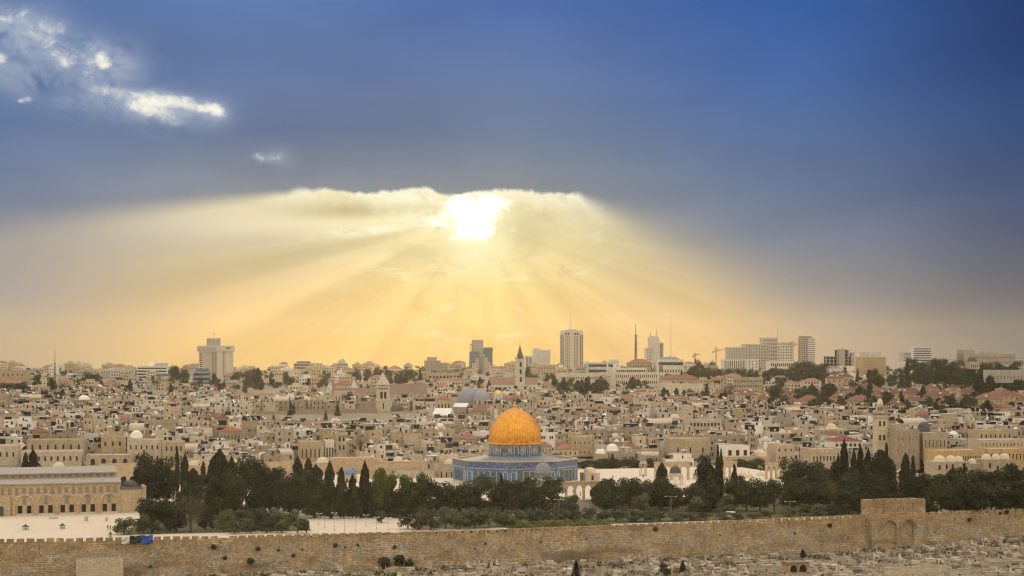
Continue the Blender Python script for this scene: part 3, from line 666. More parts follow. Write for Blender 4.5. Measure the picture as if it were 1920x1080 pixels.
# ---------------------------------------------------------------- pavilions and small domes on the courts
def pavilion(name, label, cat, ppx, base, D, w, hcol, hdrum, rdome, mats, n=8, open_=True, hd=1.15, z=None, land=None, group=None):
    """ring of columns (or solid walls) under a cornice, drum and dome"""
    p = at(ppx, base, D); zz = platz(p.x, p.y) if z is None else z
    t = thing(name, label, cat, (p.x, p.y, zz), GA, group, land); r = w / 2; a0 = math.pi / n
    if open_:
        for k in range(n):
            a = a0 + math.tau * k / n; m = MB(); m.tube([(0, 0, 0), (0, 0, .25), (0, 0, .25), (0, 0, hcol * .88), (0, 0, hcol)], [.3, .3, .17, .16, .32], 8); m.build('column', mats[0], t, (r * .92 * math.cos(a), r * .92 * math.sin(a), 0))
        m = MB(); m.prism([(r * math.cos(a0 + math.tau * k / n), r * math.sin(a0 + math.tau * k / n)) for k in range(n)], hcol, hcol + .7); m.build('cornice', mats[0], t)
    else:
        m = MB(); m.prism([(r * math.cos(a0 + math.tau * k / n), r * math.sin(a0 + math.tau * k / n)) for k in range(n)], 0, hcol + .7); m.build('wall', mats[0], t)
        for k in range(n):
            a = math.tau * k / n + (0 if n != 4 else 0); o = link('arched_window', SMALLARCH, t, (r * math.cos(math.pi / n) * math.sin(a), -r * math.cos(math.pi / n) * math.cos(a), hcol * .35), a, scale=min(1, hcol / 4))
        m = MB(); m.prism([((r + .2) * math.cos(a0 + math.tau * k / n), (r + .2) * math.sin(a0 + math.tau * k / n)) for k in range(n)], hcol + .7, hcol + .95); m.build('cornice', mats[0], t)
    m = MB(); m.lathe([(rdome * 1.04, hcol + .7), (rdome * 1.04, hcol + .9 + hdrum)], 24); m.build('drum', mats[1], t)
    h0 = hcol + .9 + hdrum
    m = MB(); m.lathe([(rdome * 1.1, h0 - .1), (rdome * 1.1, h0)] + [(rdome * math.cos(q) ** .9, h0 + rdome * hd * math.sin(q)) for q in [math.pi / 2 * j / 9 for j in range(9)]] + [(.05, h0 + rdome * hd * 1.02)], 28); m.build('dome', mats[2], t, smoothed=True)
    m = MB(); m.tube([(0, 0, h0 + rdome * hd), (0, 0, h0 + rdome * hd + .5), (0, 0, h0 + rdome * hd + 1.0)], [.12, .14, .03], 6); m.build('finial', 'steel_mast', t)
    return t
SMALLARCH = arch_pane(1.3, 2.6, ['dark_opening', 'pale_stone'])
pavilion('small_shrine', 'small lead-domed open pavilion standing in front of the blue-tiled shrine', 'pavilion', 1018, 0, 714, 11, 3.6, 2.2, 3.3, ('pale_stone', 'drum_mosaic', 'lead'), 11)
t = pavilion('domed_chapel', 'cream stone building with a low smooth dome beside the blue-tiled shrine', 'building', 1106, 0, 752, 9.0, 3.0, .2, 2.6, ('pale_stone', 'pale_stone', 'cream_dome'), 4, False, .8)
pavilion('prayer_niche', 'tiny slender domed kiosk alone on the bright pavement', 'pavilion', 1206, 0, 790, 3.2, 5.2, .4, 1.3, ('pale_stone', 'pale_stone', 'grey_dome'), 6, True, 1.3)
pavilion('fountain_pavilion', 'small grey-domed open pavilion in front of the four-arch arcade', 'pavilion', 1266, 0, 738, 6.2, 3.4, .6, 2.3, ('pale_stone', 'pale_stone', 'dark_dome'), 8)
pavilion('domed_chapel', 'little cream domed chapel just right of the four-arch arcade', 'building', 1307, 0, 770, 3.6, 1.5, .3, 1.35, ('pale_stone', 'pale_stone', 'cream_dome'), 6, False)
pavilion('domed_chapel', 'cream domed chapel left of the two-arch arcade', 'building', 1340, 0, 775, 4.2, 2.0, .4, 1.6, ('pale_stone', 'pale_stone', 'cream_dome'), 8, False)
pavilion('domed_chapel', 'left one of two ochre domes rising behind dark pines', 'building', 1391, 0, 786, 5.4, 3.2, .3, 1.75, ('shrine_stone', 'shrine_stone', 'cream_dome'), 8, False, .9, z=.02)
pavilion('domed_chapel', 'right one of two ochre domes rising behind dark pines', 'building', 1404, 0, 778, 5.8, 2.8, .3, 2.0, ('shrine_stone', 'shrine_stone', 'cream_dome'), 8, False, .9, z=.02)
pavilion('domed_chapel', 'pale small dome between the ochre domes and the tall hexagonal chapel', 'building', 1426, 0, 790, 5.4, 2.4, .3, 1.9, ('pale_stone', 'pale_stone', 'cream_dome'), 8, False, z=.02)
pavilion('domed_chapel', 'tall hexagonal chapel with grey stone dome at the end of the court', 'building', 1470, 0, 770, 6.6, 3.9, .4, 2.4, ('shrine_stone', 'shrine_stone', 'cream_dome'), 6, False, z=.02)
pavilion('domed_chapel', 'isolated brown stone dome peeping out of the dark tree mass', 'building', 1691, 0, 752, 5.8, 5.2, .4, 2.5, ('shrine_stone', 'shrine_stone', 'cream_dome'), 8, False, z=.02, land=('the brown tree-ringed dome', 1691, 888))
pavilion('domed_chapel', 'pale block chapel with a blue-grey dome between tall cypresses', 'building', 657, 0, 752, 5.6, 3.6, .6, 2.35, ('pale_stone', 'pale_stone', 'blue_dome'), 8, False, z=2.0, land=('the blue-grey chapel dome', 657, 884))
pavilion('domed_chapel', 'broad earthen dome bulging over the rampart end', 'building', 1884, 0, 672, 7, .8, .2, 2.6, ('rampart_stone', 'rampart_stone', 'cream_dome'), 8, False, .9, z=0)
pavilion('domed_chapel', 'second earthen dome cut by the picture edge above the rampart', 'building', 1911, 0, 676, 8, .6, .2, 3.0, ('rampart_stone', 'rampart_stone', 'cream_dome'), 8, False, .8, z=0)
def arcade_thing(label, x0, x1, base, D, n, pier, zs, zt, th=1.0, mat='shrine_stone', z=None):
    a, b = at(x0, base, D), at(x1, base, D); w = (b.x - a.x) / CG
    t = thing('arcade', label, 'arcade', (a.x, a.y, platz(a.x, a.y + 2) if z is None else z), GA)
    m = MB(); m.arcade(0, w, n, pier, zs, zt, 0, th, 0, 0, .2); m.build('arch_row', mat, t)
    m = MB(); m.box(-.2, w + .2, -.2, th + .2, zt, zt + .4); m.build('cornice', mat, t); return t
arcade_thing('free-standing stone arcade at the head of the steps right of the blue shrine', 1044, 1131, 0, 664.5, 5, .75, 3.6, 6.2, z=3.98)
t = arcade_thing('free-standing tan arcade of four tall arches on the bright pavement', 1228, 1295, 0, 762, 4, .9, 4.4, 7.2); LAND.append(('the four-arch arcade', 1262, 885))
arcade_thing('narrow stone arcade of two arches half hidden by cypresses', 1357, 1383, 0, 764, 2, .8, 4.8, 7.4)
arcade_thing('ochre arcade stub at the far end of the court', 1436, 1459, 0, 768, 2, .8, 4.4, 6.6)
# broad steps up to the platform
p = at(1092, 0, 666); st = MB()
for i in range(14): st.box(-9, 9, -6.6 + i * .46, .2, .02 + i * .28, .02 + (i + 1) * .28)
u_, v_ = to_uv(p.x, p.y); pp = uv(u_, PV0 - .05)
tag(st.build('stairway', 'concrete', loc=(pp.x, pp.y, 0), rz=GA), 'broad grey stone steps climbing to the arcade beside the blue shrine', 'steps')
# ================================================================ the long grey-roofed mosque
t = thing('mosque', 'long tan prayer hall with two grey roofs and a row of blind arches', 'mosque', (-140, 657, 0.02), GA, land=('the grey-roofed mosque', 110, 925))
L = 86.0
m = MB(); m.box(-L, 0, 0, 7, 0, 10.8); m.build('aisle_wall', 'shrine_stone', t)
m = MB(); m.add([(-L - .3, -.7, 10.8), (.4, -.7, 10.8), (.4, 7.2, 12.2), (-L - .3, 7.2, 12.2), (-L - .3, -.7, 11.25), (.4, -.7, 11.25), (.4, 7.2, 12.6), (-L - .3, 7.2, 12.6)], [(0, 1, 5, 4), (1, 2, 6, 5), (4, 5, 6, 7), (3, 2, 1, 0)]); m.build('aisle_roof', 'pale_lead', t)
m = MB(); m.box(-L, -.9, 7.2, 24, 10, 14.2); m.build('nave_wall', 'shrine_stone', t)
m = MB(); m.gable(-L - .3, -.4, 6.4, 25, 14.2, 16.0, 0); m.box(-L - .3, -.4, 6.4, 6.8, 13.9, 14.3); m.build('nave_roof', 'pale_lead', t)
mw = arch_pane(1.15, 2.2, ['mosque_lattice', 'shrine_stone'], .16, .14); mb2 = arch_pane(1.35, 2.6, ['mosque_lattice', 'shrine_stone'], .16, .16); dk = sq_pane(1.55, 2.7, ['dark_opening', 'shrine_stone']); mn = arch_pane(1.2, 1.2, ['mosque_lattice', 'shrine_stone'], .1, .1, .2)
for i in range(34): link('clerestory_window', mn, t, (-2.2 - i * 2.45, 7.18, 12.75), 0)
for i in range(26): link('arched_window', mw, t, (-1.7 - i * 2.42, -.003, 7.55), 0)
for i in range(9):
    if i == 5: continue
    cxx = -3.75 - i * 7.3
    m = MB(); pts = [(cxx - 2.95 * math.cos(math.pi * j / 16), 3.6 + 3.5 * math.sin(math.pi * j / 16)) for j in range(17)]
    for (xa, za), (xb, zb) in zip(pts, pts[1:]):
        oa, ob = (cxx + (xa - cxx) * 1.17, 3.6 + (za - 3.6) * 1.14), (cxx + (xb - cxx) * 1.17, 3.6 + (zb - 3.6) * 1.14)
        m.add([(xa, -.5, za), (xb, -.5, zb), (ob[0], -.5, ob[1]), (oa[0], -.5, oa[1]), (oa[0], 0, oa[1]), (ob[0], 0, ob[1]), (xa, 0, za), (xb, 0, zb)], [(0, 1, 2, 3), (3, 2, 5, 4), (1, 0, 6, 7)])
    m.build('blind_arch', 'pale_stone', t); link('arched_window', mb2, t, (cxx, -.003, 3.9)); 
    for s_ in (-1, 1): link('dark_opening', dk, t, (cxx + s_ * 1.55, -.003, .75))
    m = MB(); m.box(cxx - 3.75 - .35, cxx - 3.75 + .55, -.55, 0, 0, 5.0); m.box(cxx - 3.75 - .5, cxx - 3.75 + .7, -.7, 0, 5.0, 5.4); m.build('buttress', 'shrine_stone', t)
    m = MB(); m.box(cxx - 3.0, cxx + 3.1, -.35, 0, 0, .6); m.build('plinth', 'marble', t)
cxx = -3.75 - 5 * 7.3 - .6
m = MB(); m.box(cxx - 3.0, cxx + 3.0, -.9, -.003, 0, 7.0)
m.build('portal', 'shrine_stone', t)
for k_, (w_, h_) in enumerate(((4.2, 6.2), (2.9, 5.2))):
    link('portal_arch', arch_pane(w_, h_, ['shrine_stone', 'pale_stone'], .25 - .06 * k_, .3), t, (cxx, -.905 - .03 * k_, .05))
link('portal_door', arch_pane(1.55, 3.4, ['green_paint', 'shrine_stone'], .2, .15), t, (cxx, -.965, .06))
m = MB(); m.box(.05, 9.3, .3, 14, 0, 8.2); m.build('annex', 'shrine_stone', t)
m = MB(); m.box(8.2, 9.3, .3, 14, 8.2, 9.4); m.box(0.05, 1.0, 6, 14, 8.2, 11); m.build('annex_parapet', 'shrine_stone', t)
m = MB(); m.add([(0.3, .5, 8.25), (8.1, .5, 8.25), (8.1, 12, 9.7), (.3, 12, 9.7)], [(0, 1, 2, 3)]); m.lathe([(3.4 * math.cos(q), 8.8 + 2.2 * math.sin(q)) for q in [math.pi / 2 * j / 6 for j in range(7)]], 16, 4.6, 9); m.build('annex_roof', 'dark_dome', t)
# ================================================================ the long western portico behind the trees
p0 = at(470, 0, 800); u0, v0 = to_uv(p0.x, p0.y); a = uv(-190, 72); t = thing('portico', 'long tan stone portico with arches and small windows closing the court behind the trees', 'portico', (a.x, a.y, 0.02), GA, land=('the stone portico', 700, 880))
LP_ = 172
m = MB(); m.box(0, LP_, 0, 8, 0, 8.6); m.box(30, 62, -.6, 0, 0, 10.4); m.box(98, 120, -.4, 0, 0, 9.8); m.box(130, 150, 2, 8, 8.6, 10.8); m.build('wall', 'shrine_stone', t)
m = MB(); m.box(-.2, LP_ + .2, -.15, .2, 8.6, 8.95); m.build('parapet', 'shrine_stone', t)
r = random.Random(11); pa = arch_pane(2.4, 4.2, ['dark_opening', 'pale_stone'], .2, .3); ps = sq_pane(1.0, 1.6, ['window_glass', 'pale_stone'])
x = 3.0
while x < LP_ - 4:
    y = -.603 if 30 < x < 61 else -.403 if 98 < x < 119 else -.003
    if r.random() < .36: link('dark_arch', pa, t, (x, y, .6 + r.choice((0, 1.6))))
    else: link('window', ps, t, (x, y, r.uniform(2.4, 4.4)))
    x += r.uniform(3.0, 6.5)
for x in (14, 70, 88, 126, 140, 160):
    m = MB(); rr_ = r.uniform(1.8, 2.8); m.lathe([(rr_, 8.6), (rr_, 9.2)] + [(rr_ * math.cos(q), 9.2 + rr_ * .8 * math.sin(q)) for q in [math.pi / 2 * j / 6 for j in range(7)]], 18, x, 4); m.build('roof_dome', 'cream_dome', t, smoothed=True)
# ================================================================ trees
def leaf_mesh(name, pts, nrm, size, mat, seed, aspect=1.5):
    """many small leaf-sprays, one four-cornered face each"""
    g = np.random.default_rng(seed); n = len(pts)
    nrm = nrm + g.normal(0, .55, (n, 3)); nrm /= np.linalg.norm(nrm, axis=1)[:, None] + 1e-9
    a = np.cross(nrm, g.normal(0, 1, (n, 3))); a /= np.linalg.norm(a, axis=1)[:, None] + 1e-9
    b = np.cross(nrm, a); s = (size * g.uniform(.55, 1.35, n))[:, None]
    a = a * s * aspect * .5; b = b * s * .5
    v = np.stack([pts - a, pts - b * .9, pts + a, pts + b * 1.1], 1).reshape(-1, 3)
    me = bpy.data.meshes.new(name); me.from_pydata(v.tolist(), [], np.arange(4 * n).reshape(-1, 4).tolist())
    me.materials.append(M[mat]); me.update(); return me
def blob_pts(g, c, r, n, flat=1.0, fill=.35):
    d = g.normal(0, 1, (n, 3)); d /= np.linalg.norm(d, axis=1)[:, None]
    rad = np.where(g.random(n) < fill, g.uniform(.25, .9, n), g.uniform(.85, 1.08, n))[:, None]
    return np.array(c) + d * rad * r * np.array([1, 1, flat]), d
def trunk_mb(pts, r0, limbs=()):
    m = MB(); m.tube(pts, [r0 * (1 - .55 * i / (len(pts) - 1)) for i in range(len(pts))], 7)
    for a, b, r in limbs: m.tube([a, tuple((x + y) / 2 + (.15 if k == 2 else 0) for k, (x, y) in enumerate(zip(a, b))), b], [r, r * .75, r * .4], 5)
    return m
TREES = {}
def make_cypress(seed, n=1500, H=10.0, Wd=2.3, leaf='cypress_leaf'):
    g = np.random.default_rng(seed); t = g.random(n) ** .85
    lob = 1 + .16 * np.sin(t * 17 + seed) ; ang = g.random(n) * math.tau
    prof = np.interp(t, [0, .06, .25, .5, .75, .92, 1], [.35, .75, 1, .93, .68, .32, .03])
    r = Wd / 2 * prof * (1 + .18 * np.sin(ang * 3 + t * 9 + seed) + .10 * np.sin(ang * 7 - t * 23)) * lob * np.where(g.random(n) < .2, g.uniform(.3, .9, n), g.uniform(.9, 1.12, n))
    p = np.stack([r * np.cos(ang), r * np.sin(ang), .5 + t * (H - .5)], 1); d = np.stack([np.cos(ang), np.sin(ang), np.full(n, .35)], 1)
    cr = leaf_mesh('crown', p, d, .42, leaf, seed, 1.9)
    tr = trunk_mb([(0, 0, -.4), (.03, 0, H * .5), (0, 0, H * .93)], .2).mesh('trunk', ['bark']); return tr, cr
def make_pine(seed, n=2600, H=10.0, Wd=9.0, leaf='pine_leaf', low=.38, bl=17, flat=.62, bark='bark', size=.40, lean=0.0):
    g = np.random.default_rng(seed); P_, D_ = [], []; limbs = []
    hb = H * low
    for i in range(bl):
        a = g.random() * math.tau; q = math.sqrt(g.random()); h = hb + (H - hb) * g.uniform(.12, .92)
        k = math.sqrt(max(.05, 1 - ((h - hb - (H - hb) * .35) / ((H - hb) * .72)) ** 2))
        rr_ = Wd / 2 * q * k * .82; c = (rr_ * math.cos(a) + lean * h, rr_ * math.sin(a), h); r = Wd * g.uniform(.13, .235)
        p, d = blob_pts(g, c, r, int(n / bl * (r / (Wd * .18)) ** 2), flat); P_.append(p); D_.append(d)
        if i % 2 == 0: limbs.append(((lean * h * .5, 0, hb * .75 + (h - hb) * .25), (c[0] * .9, c[1] * .9, c[2]), .13))
    p, d = np.concatenate(P_), np.concatenate(D_); d[:, 2] += .3
    cr = leaf_mesh('crown', p, d, size, leaf, seed, 1.5)
    tr = trunk_mb([(0, 0, -.4), (lean * H * .2 + .1, .05, H * .3), (lean * H * .5, 0, H * .6), (lean * H * .8, 0, H * .85)], .30, limbs).mesh('trunk', [bark]); return tr, cr
def make_palm(seed, H=10.0):
    g = np.random.default_rng(seed); m = MB()
    for i in range(46):
        a = g.random() * math.tau; up = g.uniform(-.75, 1.0); L = g.uniform(2.5, 3.4)
        pts = [Vector((math.cos(a) * L * s * (1 - .25 * max(0, up) * s), math.sin(a) * L * s * (1 - .25 * max(0, up) * s), H + up * L * .7 * s - 1.5 * s * s)) for s in (0.05, .35, .65, 1.0)]
        side = Vector((-math.sin(a), math.cos(a), 0))
        for k, (p, q) in enumerate(zip(pts, pts[1:])):
            w0, w1 = (.22, .42, .36, .04)[k], (.22, .42, .36, .04)[k + 1]
            for sg in (-1, 1): m.face([p, q, q + side * sg * w1 - Vector((0, 0, w1 * .6)), p + side * sg * w0 - Vector((0, 0, w0 * .6))])
    cr = m.mesh('crown', ['palm_leaf'])
    tr = trunk_mb([(0, 0, -.3), (.12, 0, H * .5), (0, 0, H)], .32).mesh('trunk', ['pale_bark']); return tr, cr
def make_conifer(seed, H=10.0, Wd=6.0, leaf='cypress_leaf'):
    g = np.random.default_rng(seed); P_, D_ = [], []
    for i in range(12):
        z = H * (.12 + .86 * i / 12); r = Wd / 2 * (1 - i / 12.3) ** .85
        for j in range(max(3, 9 - i // 2)):
            a = math.tau * (j / max(3, 9 - i // 2)) + i * 1.1; n = 16; s = g.random(n) ** .7
            p = np.stack([np.cos(a) * r * s, np.sin(a) * r * s, z - r * .22 * s], 1) + g.normal(0, .14, (n, 3)); P_.append(p); D_.append(np.tile([math.cos(a) * .5, math.sin(a) * .5, .8], (n, 1)))
    cr = leaf_mesh('crown', np.concatenate(P_), np.concatenate(D_), .55, leaf, seed, 1.6)
    return trunk_mb([(0, 0, -.3), (0, 0, H * .5), (0, 0, H * .97)], .18).mesh('trunk', ['bark']), cr
TREES['cypress'] = [make_cypress(s, 1500, 10, w) for s, w in ((1, 2.2), (2, 2.5), (3, 2.0))]
TREES['broad_cypress'] = [make_cypress(s, 2400, 10, w) for s, w in ((11, 4.6), (12, 5.2), (13, 4.2))]
TREES['pine'] = [make_pine(s, 3600, 10, 9.5, 'pine_leaf', lo, bl, fl, lean=le) for s, lo, bl, fl, le in ((21, .10, 24, .72, .0), (22, .16, 22, .68, .04), (23, .06, 26, .8, -.03), (24, .24, 20, .62, .02))]
TREES['olive'] = [make_pine(s, 1700, 5, 6.0, 'olive_leaf', .14, 14, .8, 'pale_bark', .34, le) for s, le in ((31, .0), (32, .08), (33, -.06))]
TREES['green'] = [make_pine(s, 3800, 9, 8.5, 'green_leaf', .22, 16, .8, 'bark', .42) for s in (41, 42)]
TREES['bush'] = [make_pine(s, 1300, 5, 6.5, 'bush_leaf', .08, 12, .75, 'bark', .36) for s in (51, 52, 53)]
TREES['bare'] = [make_pine(s, 1500, 9, 10.5, 'bare_twig', .2, 22, .8, 'bark', .26) for s in (61,)]
TREES['palm'] = [make_palm(71), make_palm(72)]
TREES['conifer'] = [make_conifer(81), make_conifer(82)]
NAT = {'cypress': (10, 2.4), 'broad_cypress': (10, 5.0), 'pine': (10, 9.5), 'olive': (5, 6), 'green': (9, 8.5), 'bush': (5, 6.5), 'bare': (9, 10.5), 'palm': (11, 6), 'conifer': (10, 6)}
TNAME = {'cypress': 'cypress_tree', 'broad_cypress': 'cypress_tree', 'pine': 'pine_tree', 'olive': 'olive_tree', 'green': 'leafy_tree', 'bush': 'leafy_bush', 'bare': 'bare_tree', 'palm': 'palm_tree', 'conifer': 'conifer_tree'}
def tsize(h): return ''
TDESC = {'cypress': ('tall slim dark cypress', 'short slim dark cypress'), 'broad_cypress': ('tall broad dark cypress', 'small broad dark cypress'), 'pine': ('large dark spreading pine', 'small dark rounded pine'), 'olive': ('large grey-green olive tree', 'small grey-green olive tree'),
         'green': ('large bright green leafy tree', 'small bright green leafy tree'), 'bush': ('big dark green bushy tree', 'low dark green bushy tree'), 'bare': ('brownish thin-leaved tree', 'brownish thin-leaved tree'), 'palm': ('palm tree with drooping fronds', 'palm tree with drooping fronds'), 'conifer': ('dark pointed conifer', 'dark pointed conifer')}
TG = {'cypress': 'cypresses', 'broad_cypress': 'cypresses', 'pine': 'pines', 'olive': 'olive trees', 'green': 'bright leafy trees', 'bush': 'dark bushy trees', 'bare': 'thin-leaved trees', 'palm': 'palm trees', 'conifer': 'conifers'}
trng = random.Random(99); TCOUNT = {}
def tree(kind, ppx, base, top, wpx, D=None, label=None, parts=True, land=None, where=''):
    """a tree whose foot stands on the land under the given picture column; D (distance) from its foot when not given"""
    if D is None: D = 59.2 * F / (base - YH)
    X_ = (ppx - 960) / F * D; u_, v_ = to_uv(X_, D); t_ = math.tan(GA)
    if -140 < v_ - VW < 5 and D > 560 and base and base < 1030 and v_ < VW + 5: D = (DC.y + (VW + 5) / CG - DC.x * t_) / (1 - t_ * (ppx - 960) / F)
    elif PV0 - 5 < v_ < PV1 and PU0 < u_ < PU1 and base: D = (DC.y + (PV0 - 4) / CG - DC.x * t_) / (1 - t_ * (ppx - 960) / F)
    X_ = (ppx - 960) / F * D; z = platz(X_, D); ht = (EYE - z) - (top - YH) / F * D; w = wpx / F * D
    return tree_at(kind, X_, D, z, max(1.5, ht), w, label, parts, land, where)
def tree_at(kind, X_, D, z, ht, w, label=None, parts=True, land=None, where=''):
    i = TCOUNT.get(kind, 0); TCOUNT[kind] = i + 1
    tr, cr = TREES[kind][i % len(TREES[kind])]; H, Wd = NAT[kind]; s, k = ht / H, w / Wd
    o = bpy.data.objects.new(TNAME[kind], None); COL.objects.link(o); o.location = (X_, D, z); o.rotation_euler = (0, 0, trng.random() * 6.28); o.scale = (k, k, s); o.empty_display_size = .5
    link('trunk', tr, o); link('crown', cr, o)
    x, y = scr((X_, D, z + ht * .55))
    if label: tag(o, label, 'bush' if kind == 'bush' else 'tree', TG[kind] + where)
    else: auto(o, TDESC[kind][0 if ht > {'cypress': 9, 'broad_cypress': 9, 'pine': 8.5, 'olive': 5, 'green': 7, 'bush': 4}.get(kind, 0) else 1], 'bush' if kind == 'bush' else 'tree', x, y, TG[kind] + where)
    if land: LAND.append((land, x, y))
    return o
W1 = ' on the walled court'
